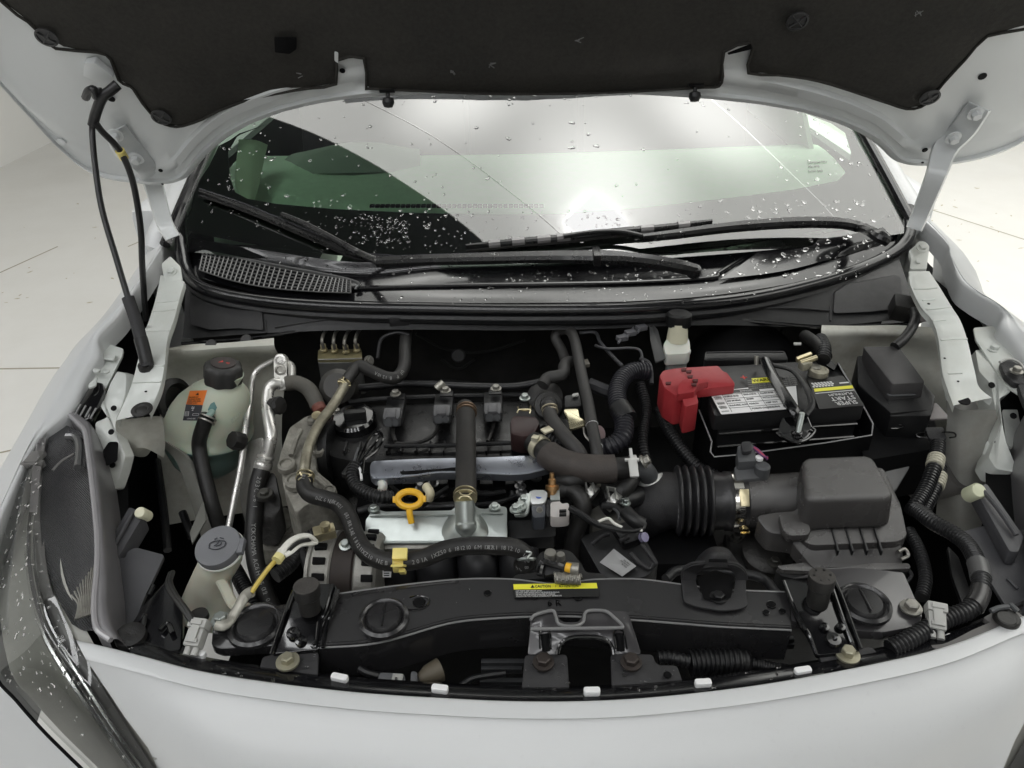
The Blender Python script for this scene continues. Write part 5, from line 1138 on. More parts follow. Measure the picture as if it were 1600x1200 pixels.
# heat sleeve round the battery
sv = thing('battery_sleeve', 'thin black sleeve with pale worn edges around the battery', 'sleeve')
E1 = arc([(1092, 640, .82), (1098, 655, .812), (1112, 690, .80), (1110, 706, .795), (1116, 714, .79), (1150, 711, .79), (1210, 703, .792), (1290, 692, .795), (1362, 680, .80), (1364, 662, .81), (1352, 640, .82), (1330, 602, .835), (1309, 567, .85)])
mk('sheet', grid([E1, [p + V((0, .004, -.17)) for p in E1]], .0015), blk_dark, sv, sharp=60)
mk('worn_edge', sweep(E1, .0011, 6), M('worn_pale_edge', (.30, .30, .30), .5), sv)
mk('sheet', grid([arc([(1272, 572, .84), (1290, 570, .846), (1303, 578, .848), (1309, 567, .855)]), arc([(1272, 578, .81), (1290, 580, .81), (1303, 585, .81), (1312, 580, .81)])], .001), blk_dark, sv)
# red terminal cover
rc = thing('terminal_cover', 'dusty red plastic cover over the positive battery terminal', 'terminal cover')
pl('arm', [(1056, 575, .868), (1122, 571, .868), (1130, 580, .868), (1136, 582, .868), (1148, 598, .862), (1148, 602, .86), (1088, 609, .860), (1076, 596, .864)], red, rc, .014, .002)
pl('block', [(1030, 586, .868), (1036, 578, .87), (1058, 574, .872), (1070, 584, .872), (1088, 597, .868), (1086, 612, .862), (1056, 618, .86), (1038, 606, .864)], red, rc, .05, .003)
pl('step', [(1060, 600, .872), (1068, 592, .875), (1104, 590, .872), (1108, 596, .87), (1090, 600, .87), (1086, 612, .866), (1058, 616, .865)], red, rc, .012, .0015)
pl('leg', [(1065, 619, .858), (1088, 614, .86), (1092, 630, .852), (1070, 636, .85)], red, rc, .045, .003)
for x, y in ((1068, 577), (1076, 580), (1078, 588), (1086, 594), (1084, 600), (1044, 598)): pl('moulded_slot', [(x - 4, y - 1.5, .8745), (x + 5, y - 2, .8745), (x + 4, y + 2, .8742), (x - 3, y + 2, .8742)], M('dark_red_recess', (.08, .005, .006), .6), rc, .002, 0, .001)
ng = thing('negative_clamp', 'corroded grey clamp on the negative battery post', 'clamp')
c = P(1273, 578, .85)
mk('post', lathe([(.009, -.01), (.008, .006), (0, .007)], c, Z, 18), steel_d, ng)
mk('clamp_ring', join(lathe([(.0125, -.006), (.0135, -.004), (.0135, .004), (.010, .006), (.008, .004)], c + V((.004, -.006, 0)), Z, 22), box(c + V((-.014, .004, .006)), (.008, .003, 0), (-.002, .006, 0), (0, 0, .006), .002)), M('corroded_lead', (.36, .34, .27), .6, metal=.4, var=.3, vs=80, bump=.3), ng)
mk('clamp_bolt', straight(c + V((-.022, .004, .010)), c + V((.004, .012, .014)), .004), zinc_y, ng); mk('clamp_tab', box(c + V((-.012, .018, .012)), (.012, .004, .002), (0, .004, 0), (0, 0, .003), .001), zinc_y, ng)
mk('cable', tube(arc([(1290, 558, .86), (1284, 545, .862), (1274, 536, .86), (1258, 525, .85)]), .010, 12), rubber, ng); mk('cable_tape', conduit(arc([(1286, 562, .86), (1288, 545, .864), (1282, 530, .86)]), .0105, .006), blk, ng)
# brake fluid reservoir
bfr = thing('brake_fluid_reservoir', 'white plastic brake fluid reservoir with a black cap in the dark corner', 'reservoir')
pl('tank', [(1036, 538, .855), (1042, 528, .86), (1074, 525, .86), (1078, 532, .858), (1079, 548, .85), (1074, 552, .85), (1040, 554, .85)], nat_white, bfr, .02, .004, .006)
mk('seam', prism(rpoly(PP([(1035, 550, .842), (1080, 546, .842), (1079, 551, .84), (1037, 556, .84)]), .002), (0, 0, -.003)), nat_white, bfr)
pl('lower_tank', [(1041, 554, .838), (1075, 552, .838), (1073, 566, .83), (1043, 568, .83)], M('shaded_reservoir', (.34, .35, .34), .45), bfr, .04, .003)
mk('neck', lathe([(.017, 0), (.015, .02), (.0145, .03)], P(1058, 532, .855), V((0, .1, 1)), 22), M('cream_neck', (.70, .68, .52), .45), bfr)
mk('screw_cap', lathe([(.019, 0), (.020, .003), (.0195, .018), (.016, .021), (0, .021)], P(1060, 508, .878), V((0, .1, 1)), 26), blk, bfr)
pl('side_shield', [(1014, 500, .87), (1028, 515, .865), (1040, 560, .845), (1024, 566, .84), (1016, 530, .86)], M('clear_grey_shield', (.07, .07, .07), .4), bfr, .003)
# fuse box
fb = thing('fuse_box', 'black fuse box with a sloping lid at the right of the battery', 'fuse box')
lidp = arc([(1348, 541, .872), (1404, 540, .872), (1446, 597, .852), (1394, 600, .852)])
mk('lid', prism(rpoly(lidp, .003, 2), (0, -.004, -.030), .002, 1.0), M('fuse_box_plastic', (.05, .048, .049), .38, var=.12, vs=30, bump=.3, bs=1200, rvar=.06), fb)
mk('body', prism([lidp[0] + V((-.004, .002, -.016)), lidp[1] + V((.004, .002, -.016)), P(1462, 618, .83), P(1458, 640, .82), P(1392, 645, .82), P(1340, 600, .83)], (0, 0, -.085), .003), blk, fb)
pl('front_step', [(1385, 602, .838), (1444, 600, .838), (1458, 618, .832), (1455, 650, .815), (1390, 650, .815)], blk, fb, .04, .003)
edge_line('lid_edge', [(1386, 616, .834), (1394, 618, .834), (1430, 617, .834)], .0014, grey_dk, fb)
pl('bracket', [(1462, 628, .815), (1486, 654, .80), (1446, 655, .80), (1420, 652, .80)], M('grey_tab', (.22, .20, .20), .4), fb, .003)
pl('base', [(1340, 655, .79), (1460, 655, .79), (1470, 700, .77), (1350, 720, .77)], blk_dark, fb, .08, .004)
pl('clip', [(1445, 667, .80), (1474, 667, .80), (1480, 686, .792), (1452, 686, .792)], blk_soft, fb, .006)
edge_line('clip_loop', [(1472, 675, .80), (1490, 676, .80), (1493, 682, .798), (1484, 684, .798)], .0012, blk_gloss, fb); edge_line('clip_loop', [(1448, 675, .80), (1434, 677, .80), (1434, 682, .798), (1450, 684, .798)], .0012, blk_gloss, fb)
edge_line('latch', [(1398, 662, .80), (1412, 665, .80), (1408, 669, .80), (1392, 670, .80)], .0012, blk_gloss, fb)
pl('side_tongue', [(1492, 656, .80), (1528, 657, .80), (1542, 666, .797), (1540, 674, .795), (1508, 681, .79), (1500, 674, .795)], M('tongue_metal', (.17, .165, .15), .35, metal=.3), fb, .008, .002)
fc = thing('fuse_box_cable', 'black cable looping from the fuse box lid up to the cowl grommet', 'cable')
mk('cable', tube(arc([(1398, 542, .872), (1412, 530, .878), (1424, 514, .885), (1430, 498, .888), (1428, 486, .886)]), .0075, 12), blk, fc)

# ================================================================== air filter box and intake
af = thing('air_filter_box', 'big black air filter box with a raised lid and ribbed lower body', 'air filter box')
airm = M('airbox_plastic', (.055, .052, .051), .26, spec=.9, var=.08, vs=18, bump=.35, bs=1500, rvar=.05)
RQ = arc([(1252, 714, .838), (1362, 709, .838), (1400, 776, .826), (1258, 780, .826)])
mk('raised_lid', prism(rpoly(RQ, .014, 5), (0, -.004, -.045), .010, 1.06, 4), airm, af, sharp=60)
pl('lid', [(1180, 806, .785), (1210, 801, .79), (1246, 798, .795), (1252, 740, .80), (1380, 730, .80), (1408, 790, .79), (1418, 838, .775), (1404, 846, .772), (1268, 852, .772), (1240, 836, .778), (1200, 832, .778)], airm, af, .03, .006, .008, sharp=60)
pl('lid_tab', [(1216, 802, .795), (1258, 802, .795), (1268, 828, .788), (1262, 836, .786), (1232, 837, .786), (1222, 826, .789)], airm, af, .012, .003, .006)
pl('lid_skirt', [(1236, 846, .772), (1404, 838, .772), (1412, 872, .752), (1408, 882, .748), (1272, 888, .748), (1262, 878, .752)], airm, af, .02, .005, .006)
for k in range(4): mk('lid_rib', box(P(1304 + k * 22.5, 846, .772), (.0012, 0, 0), (0, .014, .006), (0, 0, .004), .0005), blk, af)
pl('flange', [(1214, 884, .748), (1262, 878, .75), (1420, 880, .75), (1424, 888, .748), (1300, 894, .745), (1220, 890, .746)], airm, af, .006, .002)
pl('filter_body', [(1210, 890, .74), (1420, 888, .74), (1424, 904, .73), (1412, 913, .728), (1300, 916, .728), (1220, 900, .735)], blk, af, .16, .004, .008)
edge_line('body_lip', [(1308, 914, .731), (1340, 913, .731), (1404, 913, .731), (1418, 908, .733), (1424, 898, .737), (1414, 884, .745)], .0025, blk_soft, af)
for k in range(6): mk('body_rib', box(P(1312 + k * 20, 906, .731), (.001, 0, 0), (0, .010, .002), (0, 0, .004), .0004), blk_soft, af)
mk('spring_latch', tube(arc([(1404, 862, .76), (1414, 858, .762), (1419, 868, .757), (1408, 874, .755)]), .0022, 8), steel_d, af)
mk('outlet_tube', tube([P(1262, 778, .775), P(1225, 781, .772), P(1190, 782, .77), P(1150, 783, .768)], .0345, 32, 5), airm, af)
mk('outlet_flange', prism(PP([(1160, 803, .770), (1250, 800, .772), (1252, 806, .768), (1162, 809, .766)]), (0, 0, -.005), .001), airm, af)
ih = thing('intake_hose', 'black ribbed rubber intake hose with bellows beside the air filter box', 'intake hose')
c0_, c1_ = P(1050, 782, .765), P(1165, 783, .767); axi = (c1_ - c0_).normalized(); Li = (c1_ - c0_).length
pr = [(.0365, 0), (.037, .004)]
for k in range(5):
    h = .004 + k * .0098; pr += [(.037, h), (.0455, h + .0015), (.0468, h + .0035), (.0455, h + .0055), (.0378, h + .0068)]
pr += [(.038, .056), (.0375, .066), (.0390, .068), (.0390, .078), (.0375, .079), (.0375, Li * .98), (.034, Li)]
mk('bellows', lathe(pr, c0_, axi, 48), M('bellows_rubber', (.020, .0195, .021), .38, var=.2, rvar=.08, bump=.12, bs=500), ih, sharp=80)
mk('elbow', tube([c0_ + axi * .004, c0_ - axi * .015, P(1018, 792, .755), P(995, 805, .735), P(985, 830, .70)], [.037] * 16 + [.036] * 9 + [.034] * 8, 28), blk_soft, ih)
mk('elbow_rib', sweep([P(1014, 786, .755) + (V((math.cos(t), 0, 0)) * .012 + V((.25, -.5, .8)) * 0) + V((0, math.cos(t) * -.038, math.sin(t) * .038)) for t in [i * math.pi / 14 for i in range(-2, 14)]], .003, 8), blk_soft, ih)
cl = thing('hose_clamp', 'shiny worm-drive clamp with a gold screw on the intake hose', 'clamp')
ck = P(1147, 783, .767)
mk('band', lathe([(.0382, -.0062), (.0398, -.006), (.0398, .006), (.0382, .0062)], ck, axi, 48), M('bright_clamp_steel', (.75, .73, .68), .16, metal=1., rvar=.06), cl)
def cyl(th, r, s): n_ = V((0, -math.sin(th), math.cos(th))); return ck + n_ * r + axi * s, n_
slots = []
for k in range(16):
    p, n_ = cyl(.75 + k * .07, .0400, .001); slots.append(box(p, axi * .0042, n_.cross(axi) * .0006, n_ * .0003))
mk('worm_slots', join(*slots), ink_k, cl, kind='stuff')
p, n_ = cyl(.78, .0412, .002); t_ = n_.cross(axi)
mk('worm_housing', box(p, axi * .0055, t_ * .011, n_ * .002, .001), zinc_y, cl)
p2, n2 = cyl(1.75, .045, .002); t2 = n2.cross(axi)
mk('screw', join(lathe([(.0055, 0), (.006, .002), (.006, .007), (.004, .008), (0, .008)], p2 - n2 * .001 , V((0, -.75, -.1)), 16), box(p2 + V((0, -.0075, -.001)), axi * .005, V((0, 0, .0009)), V((0, .0012, 0)))), M('gold_screw', (.72, .58, .30), .25, metal=1.), cl)
ms = thing('airflow_sensor', 'dark grey airflow sensor plugged into the intake tube with purple wires', 'sensor')
pl('sensor_base', [(1147, 728, .815), (1196, 726, .815), (1197, 746, .808), (1150, 750, .808)], grey_dk, ms, .02, .003)
mk('base_tower', lathe([(.010, -.02), (.010, .008), (.008, .010), (0, .010)], P(1190, 736, .812), Z, 16), grey_dk, ms)
pl('plug_body', [(1152, 696, .835), (1178, 694, .835), (1183, 720, .826), (1153, 722, .826)], grey_dk, ms, .02, .002)
pl('plug_latch', [(1158, 690, .842), (1174, 689, .842), (1176, 704, .838), (1160, 706, .838)], M('plug_dark', (.03, .03, .033), .45), ms, .006, .002)
mk('sensor_screw', lathe([(.005, 0), (.005, .004), (0, .005)], P(1186, 718, .825), Z, 14), white_clip, ms)
for k, m in enumerate((wire_p, wire_r, wire_p)): mk('wire', tube(arc([(1174, 696 + k, .832), (1184, 702 + k * 2, .832), (1194, 712 + k, .83), (1199, 718 - k * 2, .825)]), .0014, 6), m, ms)
# air snorkel at the radiator support
sn = thing('air_snorkel', 'black air inlet snorkel with an open mouth behind the radiator support', 'snorkel')
dome = [[(1098, 888, .825), (1100, 870, .835), (1104, 858, .832)], [(1115, 886, .832), (1116, 866, .845), (1118, 854, .838)], [(1135, 887, .828), (1138, 868, .838), (1136, 857, .832)], [(1146, 890, .815), (1150, 878, .822), (1146, 868, .82)]]
mk('hood', loft([[P(1078, 892, .81), P(1084, 880, .815), P(1092, 868, .81)]] + [arc(r) for r in dome] + [[P(1160, 894, .80), P(1160, 886, .805), P(1154, 880, .80)]], 5, 5, .003), blk_soft, sn)
arch = arc([(1066, 905, .806), (1068, 890, .818), (1080, 881, .828), (1100, 878, .832), (1130, 878, .832), (1150, 881, .828), (1163, 891, .818), (1166, 905, .806)])
inner = arc([(1086, 905, .806), (1088, 895, .812), (1094, 889, .818), (1104, 887, .822), (1128, 887, .822), (1142, 889, .818), (1148, 896, .812), (1150, 905, .806)])
mk('mouth_lip', grid([cr(arch, 5), cr(inner, 5)], .003), blk_soft, sn); mk('lip_edge', sweep(cr(arch, 5), .0018, 8), blk_soft, sn)
pl('left_cheek', [(1064, 901, .808), (1086, 901, .808), (1090, 918, .806), (1098, 930, .805), (1100, 945, .804), (1078, 944, .804), (1067, 935, .805)], blk_soft, sn, .004)
pl('right_cheek', [(1150, 900, .808), (1165, 900, .808), (1166, 938, .805), (1168, 944, .804), (1160, 951, .803), (1136, 950, .803), (1146, 930, .805)], blk_soft, sn, .004)
pl('tongue', [(1066, 922, .8065), (1098, 926, .8065), (1128, 934, .8062), (1140, 926, .8062), (1166, 925, .8062), (1169, 946, .804), (1154, 952, .8035), (1128, 954, .8035), (1090, 948, .8035), (1068, 940, .8045)], blk_soft, sn, .003)
mk('dark_mouth', grid([[P(1088, 902, .80), P(1118, 890, .80), P(1148, 902, .80)], [P(1100, 936, .8085), P(1122, 938, .8085), P(1142, 934, .8085)]]), blk_dark, sn)
pl('slot', [(1108, 873, .8455), (1136, 874, .844), (1137, 878, .842), (1107, 877, .843)], blk_dark, sn, .001, 0, .001)
bolt(1122, 934, .806, .006, blk, sn, h=.006)

# ================================================================== hoses, conduits and sensors between engine and battery
ch = thing('coolant_hose', 'thick hose in a brown rubber sleeve beside the valve cover', 'hose')
cpts = [(832, 690, .825), (848, 702, .825), (862, 714, .824), (884, 725, .823), (912, 731, .822), (942, 733, .822), (968, 732, .822), (992, 730, .82)]
mk('hose', tube(arc(cpts), .0145, 18), rubber, ch)
cpath = cr(arc(cpts), 10); mk('brown_sleeve', sweep(cpath[16:58], .0185, 20), rubber_b, ch)
t0 = (cpath[4] - cpath[0]).normalized()
mk('spring_band', join(*[lathe([(.0148, -.005), (.0162, -.005), (.0162, .005), (.0148, .005)], cpath[7], t0, 26)], box(cpath[7] + V((-.006, -.004, .017)), (.004, -.002, 0), (.002, .004, 0), (0, 0, .003), .001), box(cpath[7] + V((.010, .010, .020)), (.006, .004, 0), (-.003, .005, 0), (0, 0, .0015), .0006)), M('gold_white_band', (.62, .58, .44), .35, metal=.5), ch)
tail = P(989, 729, .838)
mk('white_clamp', join(box(tail + V((0, -.004, 0)), (.0055, 0, 0), (0, .012, .004), (0, -.001, .002), .001), box(tail + V((0, .016, .004)), (.002, 0, 0), (0, .010, .004), (0, 0, .002), .0006), box(tail + V((0, .010, .003)), (.009, 0, 0), (0, .002, 0), (0, 0, .0015), .0005), lathe([(.0148, -.004), (.016, -.004), (.016, .004), (.0148, .004)], P(989, 730, .82), V((1, 0, 0)), 26)), M('silver_white_clamp', (.72, .72, .70), .35, metal=.3), ch)
mk('outlet_neck', tube(arc([(992, 730, .82), (1006, 734, .815), (1014, 745, .80), (1020, 760, .78)]), .0128, 16), grey_dk, ch)
mk('neck_bolt', hexbolt(P(1004, 722, .835), V((.8, 0, .5)), .006, .010), steel_d, ch)
mk('neck_clamp', lathe([(.0165, -.006), (.018, -.006), (.018, .006), (.0165, .006)], P(1017, 752, .79), V((.3, -.6, -.7)), 26), M('silver_white_clamp2', (.62, .62, .60), .35, metal=.4), ch)
pv = thing('pcv_hose', 'grey rubber hose leaving a large round grommet at the right end of the engine', 'hose')
mk('grommet', lathe([(.021, -.012), (.022, 0), (.020, .004), (.013, .006), (.011, .010), (.0, .010)], P(857, 634, .82), V((0, -.7, .7)), 28), rubber, pv)
mk('grommet_back', lathe([(.026, -.02), (.027, -.008), (.02, -.004)], P(852, 615, .81), V((0, -.5, .85)), 28), rubber, pv)
mk('hose', tube(arc([(857, 634, .84), (861, 652, .84), (874, 672, .838), (890, 690, .835), (904, 706, .828), (910, 722, .815), (912, 740, .80)]), .0098, 14), M('mid_grey_rubber', (.038, .036, .035), .55, var=.15, dust=.2, dc=(.08, .075, .066)), pv)
spring_clamp(859, 641, .84, .0102, (.1, -.8, -.3), pv, M('tan_clamp', (.50, .44, .32), .4, metal=.5), False)
hh2 = thing('heater_hose', 'long bent heater hose arching from the firewall down to the thick coolant hose', 'hose')
mk('hose', tube(arc([(884, 566, .82), (878, 548, .83), (868, 528, .845), (874, 517, .855), (890, 517, .86), (898, 532, .86), (904, 560, .855), (911, 595, .848), (919, 630, .842), (925, 665, .838), (930, 690, .832), (934, 715, .82)]), .0082, 14), M('dim_grey_rubber', (.036, .035, .034), .6, var=.15, dust=.2, dc=(.07, .066, .06)), hh2)
for x, y in ((925, 664), (932, 699)): mk('hose_mark', lathe([(.0084, -.0006), (.0088, 0), (.0084, .0006)], P(x, y, .838 - (y - 664) * .0003), V((.1, -.8, -.2)), 16), ink_w, hh2)
pu = thing('vacuum_elbow', 'grey rubber vacuum elbow behind the round grommet', 'elbow')
mk('elbow', tube(arc([(848, 602, .83), (856, 591, .835), (870, 588, .838), (880, 584, .84), (882, 572, .842), (888, 566, .84), (900, 566, .835)]), .0095, 14), M('dim_grey_rubber', (.03, .03, .03), .6), pu)
pr_ = thing('purge_bracket', 'yellow zinc bracket holding a black valve between two hoses', 'bracket')
pl('plate', [(881, 639, .84), (903, 638, .84), (906, 652, .838), (914, 656, .836), (915, 664, .833), (890, 671, .832), (888, 656, .836), (882, 645, .839)], M('yellow_zinc_bright', (.60, .55, .38), .25, metal=.9, var=.2, vs=60), pr_, .004)
pl('valve', [(882, 618, .845), (906, 615, .845), (909, 634, .84), (883, 637, .84)], blk, pr_, .02, .003); pl('valve_lens', [(894, 615, .849), (904, 613, .849), (904, 617, .848), (894, 619, .848)], grey_pl, pr_, .003)
mk('stem', tube(arc([(912, 668, .83), (914, 680, .825), (922, 690, .82)]), .0016, 6), steel_d, pr_)
lid_ = mk('pale_disc', lathe([(.012, 0), (.012, .002), (.0, .002)], P(934, 678, .815), V((.5, -.6, .5)), 20), M('pink_white', (.5, .38, .38), .5)); tag(lid_, 'pale pinkish disc edge showing beside the heater hose', 'disc')
wc = thing('wiring_conduit', 'fat corrugated conduit looping between the firewall and the thick coolant hose', 'conduit')
mk('conduit', conduit(arc([(1012, 580, .845), (990, 580, .85), (972, 592, .85), (964, 615, .845), (968, 640, .84), (975, 660, .835), (972, 684, .828), (955, 697, .82), (936, 702, .81)]), .0135, .0052), M('navy_black_conduit', (.020, .020, .025), .38, rvar=.08), wc)
mk('wrap_band', sweep(cr(arc([(967, 636, .842), (976, 650, .838), (980, 656, .836)]), 4), .0155, 14), blk, wc)
wc2 = thing('wiring_conduit', 'short corrugated conduit tucked behind the brown-sleeved hose', 'conduit')
mk('conduit', conduit(arc([(846, 676, .815), (860, 684, .815), (878, 693, .812), (900, 700, .808)]), .012, .005), blk, wc2)
wc3 = thing('wiring_conduit', 'corrugated conduit with bare wire loops at the left end of the valve cover', 'conduit')
mk('conduit', conduit(arc([(556, 726, .82), (550, 742, .815), (556, 758, .81), (572, 770, .808), (592, 776, .806), (612, 777, .80)]), .0088, .0042), blk, wc3)
for k, pts in enumerate(([(556, 728, .822), (566, 705, .828), (580, 682, .832), (592, 674, .832), (598, 686, .83), (588, 704, .826), (570, 718, .824)], [(552, 728, .822), (556, 712, .826), (560, 700, .828)], [(560, 728, .822), (574, 706, .83), (588, 690, .832), (594, 680, .83), (584, 680, .832), (572, 700, .83), (566, 740, .82)], [(558, 726, .82), (563, 735, .82), (565, 750, .818)])):
    mk('wire', tube(arc(pts), .0018, 6), (blk_gloss, grey_dk, blk_gloss, white_clip)[k], wc3)
pl('tape_flap', [(532, 740, .80), (548, 720, .81), (556, 724, .812), (552, 745, .805)], blk, wc3, .006)
# solenoid valve and coolant sensor
so = thing('solenoid_valve', 'silver-bracketed solenoid valve with a blue dot and grey plug', 'valve')
pl('bracket_top', [(826, 768, .822), (834, 765, .823), (850, 765, .823), (856, 770, .822), (852, 786, .814), (830, 788, .814)], M('satin_aluminium', (.60, .61, .60), .35, metal=.7), so, .004, .001)
mk('blue_dot', lathe([(.0042, 0), (.0042, .0004)], P(842, 775, .8188), V((0, -.25, 1)), 18), M('blue_ink', (.04, .10, .45), .4), so)
pl('body', [(830, 789, .812), (853, 787, .812), (852, 808, .80), (832, 809, .80)], M('valve_dark', (.05, .055, .065), .35), so, .02, .002)
mk('port_ring', lathe([(.004, 0), (.004, .001), (.003, .001), (.003, 0)], P(843, 797, .8075), V((0, -.4, 1)), 16), steel_d, so)
mk('side_arm', sweep(cr(arc([(826, 772, .82), (824, 790, .812), (820, 803, .805), (806, 804, .80)]), 5), .0035, 8), zinc, so)
for x, y in ((819, 783), (813, 793), (806, 797)): bolt(x, y, .812, .005, zinc, so, h=.008)
pl('grey_plug', [(860, 784, .815), (875, 783, .815), (878, 787, .814), (889, 785, .814), (890, 806, .803), (876, 808, .803), (860, 808, .803)], M('warm_grey_plastic', (.50, .47, .45), .5), so, .016, .002)
for y in (797, 803): pl('plug_slot', [(874, y - 1, .8115 - (y - 797) * .0006), (885, y - 1.5, .8115 - (y - 797) * .0006), (885, y + 1, .8105 - (y - 797) * .0006), (874, y + 1.5, .8105 - (y - 797) * .0006)], ink_k, so, .003, 0, .0005)
pl('back_shell', [(852, 780, .812), (862, 781, .812), (862, 806, .80), (854, 808, .80)], blk, so, .016, .002)
br = thing('brass_bleeder', 'small brass bleed screw with a steel clamp above the solenoid valve', 'bleed screw')
a = P(863, 776, .81); mk('screw', lathe([(.006, 0), (.006, .008), (.0085, .009), (.0085, .014), (.005, .015), (.005, .022), (.003, .023), (.003, .03), (0, .03)], a, V((0, .45, .9)), 14), M('brass', (.55, .33, .16), .35, metal=1., var=.2), br)
mk('clamp', box(a + V((.003, -.002, .002)), (.006, 0, 0), (0, .008, .003), (0, 0, .004), .001), zinc, br)
for pts, r, lbl, m in (([(868, 768, .80), (885, 766, .80), (902, 772, .80), (911, 790, .79), (905, 815, .77), (897, 840, .75), (893, 870, .72)], .0115, 'black coolant hose dropping past the grey plug', rubber), ([(870, 754, .80), (890, 752, .81), (915, 746, .81), (945, 740, .81)], .011, 'dark hose running under the brown-sleeved hose', rubber),
                       ([(950, 778, .79), (970, 768, .80), (985, 752, .805), (992, 738, .805)], .011, 'short hose rising to the white clamp', rubber), ([(1000, 775, .78), (985, 780, .785), (960, 786, .785), (945, 796, .775)], .012, 'taped wire bundle beside the intake elbow', blk)):
    o = mk('rubber_hose', tube(arc(pts), r, 14), m); tag(o, lbl, 'hose')
for x, y, l in ((920, 768, 'steel spring clamp left of the pair under the brown-sleeved hose'), (955, 780, 'steel spring clamp right of the pair under the brown-sleeved hose')):
    t = thing('spring_clamp', l, 'clamp', 'steel spring clamps under the coolant hose'); c = P(x, y, .805)
    mk('band', lathe([(.0118, -.005), (.0130, -.005), (.0130, .005), (.0118, .005)], P(x + 3, y + 4, .795), V((-.6, .5, .3)), 24), M('grey_clamp_steel', (.42, .42, .40), .35, metal=.8), t)
    mk('tang', join(box(c + V((-.003, .006, .004)), (.001, 0, 0), (0, .010, 0), (0, 0, .003)), box(c + V((.006, .002, .004)), (.001, 0, 0), (0, .010, 0), (0, 0, .003)), box(c + V((.001, .014, .005)), (.006, -.002, 0), (0, .001, 0), (0, 0, .003))), M('grey_clamp_steel', (.4, .4, .4), .3), t)
hb = thing('wire_bundle', 'loose black and white sensor wires crossing to the intake elbow', 'wires')
for pts, r, m in (([(891, 794, .808), (905, 802, .808), (925, 815, .805), (950, 824, .80), (975, 826, .80)], .0042, blk), ([(905, 800, .81), (930, 818, .806), (960, 827, .802), (985, 830, .80), (1004, 826, .80), (1008, 818, .80)], .0028, blk), ([(935, 815, .807), (950, 810, .807), (960, 818, .806), (972, 824, .803)], .0018, wire_w), ([(990, 822, .80), (1000, 824, .80), (1006, 820, .80)], .0026, wire_r), ([(992, 828, .80), (1004, 829, .80)], .0018, wire_w), ([(940, 790, .80), (960, 792, .80), (975, 804, .80), (985, 815, .80)], .0045, blk), ([(950, 786, .80), (965, 800, .80), (968, 812, .80)], .0022, grey_dk)):
    mk('wire', tube(arc(pts), r, 8), m, hb)
mk('shrink_tube', tube(arc([(978, 800, .805), (990, 812, .805), (1004, 820, .80)]), .009, 12), blk, hb)
for x, y in ((971, 784), (978, 787)): bolt(x, y, .79, .004, zinc, hb)
pl('cast_housing', [(922, 796, .77), (945, 782, .775), (985, 800, .77), (985, 826, .762), (950, 832, .76), (925, 820, .765)], M('grey_cast_housing', (.16, .155, .14), .5, metal=.5, var=.3), en, .06, .004)
tm = thing('control_module', 'black control module with a silver sticker below the intake elbow', 'module')
pl('case', [(905, 838, .755), (985, 812, .77), (1008, 840, .765), (1030, 880, .755), (1012, 900, .745), (975, 908, .74), (940, 900, .74)], blk, tm, .05, .004, .006)
pl('case_step', [(955, 820, .778), (985, 815, .78), (1006, 840, .772), (975, 850, .768)], blk, tm, .01, .002)
st = Dec(P(937, 880, .757), P(959, 859, .764), P(994, 886, .757), P(972, 902, .75), M('silver_sticker', (.36, .36, .36), .35, metal=.2), tm, 'sticker', .004)
st2 = Dec(P(972, 902, .7505), P(937, 880, .7575), P(959, 859, .7645), P(994, 886, .7575), None, st.o, lift=.0048)
for k, t_ in enumerate(('8121 06', 'A10 5M 1RX', '31036 5RB')): st.text(.26 + k * .0, .62 - k * .15, '', .1, ink_k); st2.text(.15, .40 - k * .13, t_, .13, ink_k, squeeze=.8)
for pts in ([(925, 850, .762), (940, 838, .77), (952, 834, .772)], [(968, 845, .775), (982, 838, .778)], [(1002, 850, .77), (1022, 876, .76), (1024, 882, .757)], [(985, 865, .765), (1000, 880, .76), (1014, 888, .756), (1020, 880, .76)]): mk('case_rib', tube(arc(pts), .0032, 8), blk_soft, tm)
mk('purple_connector', lathe([(.006, 0), (.006, .006), (0, .007)], P(1003, 840, .775), V((.5, -.5, .6)), 14), M('lilac_plastic', (.30, .28, .42), .4), tm)
# brake pipes and dark firewall fittings
fp = thing('firewall_pipes', 'thin dark pipes and cables against the firewall right of the heater hose', 'pipes')
for pts, r in (([(906, 520, .855), (930, 520, .858), (938, 535, .856), (960, 560, .85), (972, 572, .845)], .003), ([(930, 540, .855), (950, 545, .858), (985, 544, .858), (1000, 548, .855), (1004, 565, .848), (1006, 590, .84)], .0024), ([(920, 600, .83), (945, 610, .825), (960, 615, .82)], .010), ([(1000, 560, .85), (1015, 570, .845), (1018, 600, .83)], .0035)):
    mk('pipe', tube(arc(pts), r, 8), M('dim_steel_pipe', (.06, .06, .065), .4, metal=.4), fp)
for x, y, z in ((985, 520, .865), (972, 528, .862), (1002, 512, .866)): mk('cable_clip', join(box(P(x, y, z), (.008, .003, 0), (-.002, .005, 0), (0, 0, .004), .001), straight(P(x - 6, y + 8, z), P(x + 5, y - 8, z), .002)), M('dim_clip', (.13, .13, .14), .45), fp)
mk('pipe_bracket', box(P(914, 568, .845), (.006, .002, 0), (-.001, .008, 0), (0, 0, .003), .001), M('khaki_bracket', (.12, .11, .09), .5), fp)
tube_o = thing('dark_firewall_box', 'dark plastic box behind the battery with a narrow ledge', 'box')
pl('box', [(1102, 549, .85), (1226, 548, .85), (1232, 562, .845), (1100, 563, .845)], blk, tube_o, .10, .004); edge_line('ledge', [(1104, 551, .854), (1160, 550, .854), (1224, 550, .854)], .0015, blk_soft, tube_o)
pl('label_corner', [(1240, 535, .862), (1252, 535, .862), (1252, 538, .861), (1241, 538, .861)], grey_pl, tube_o, .002, 0, .0005)
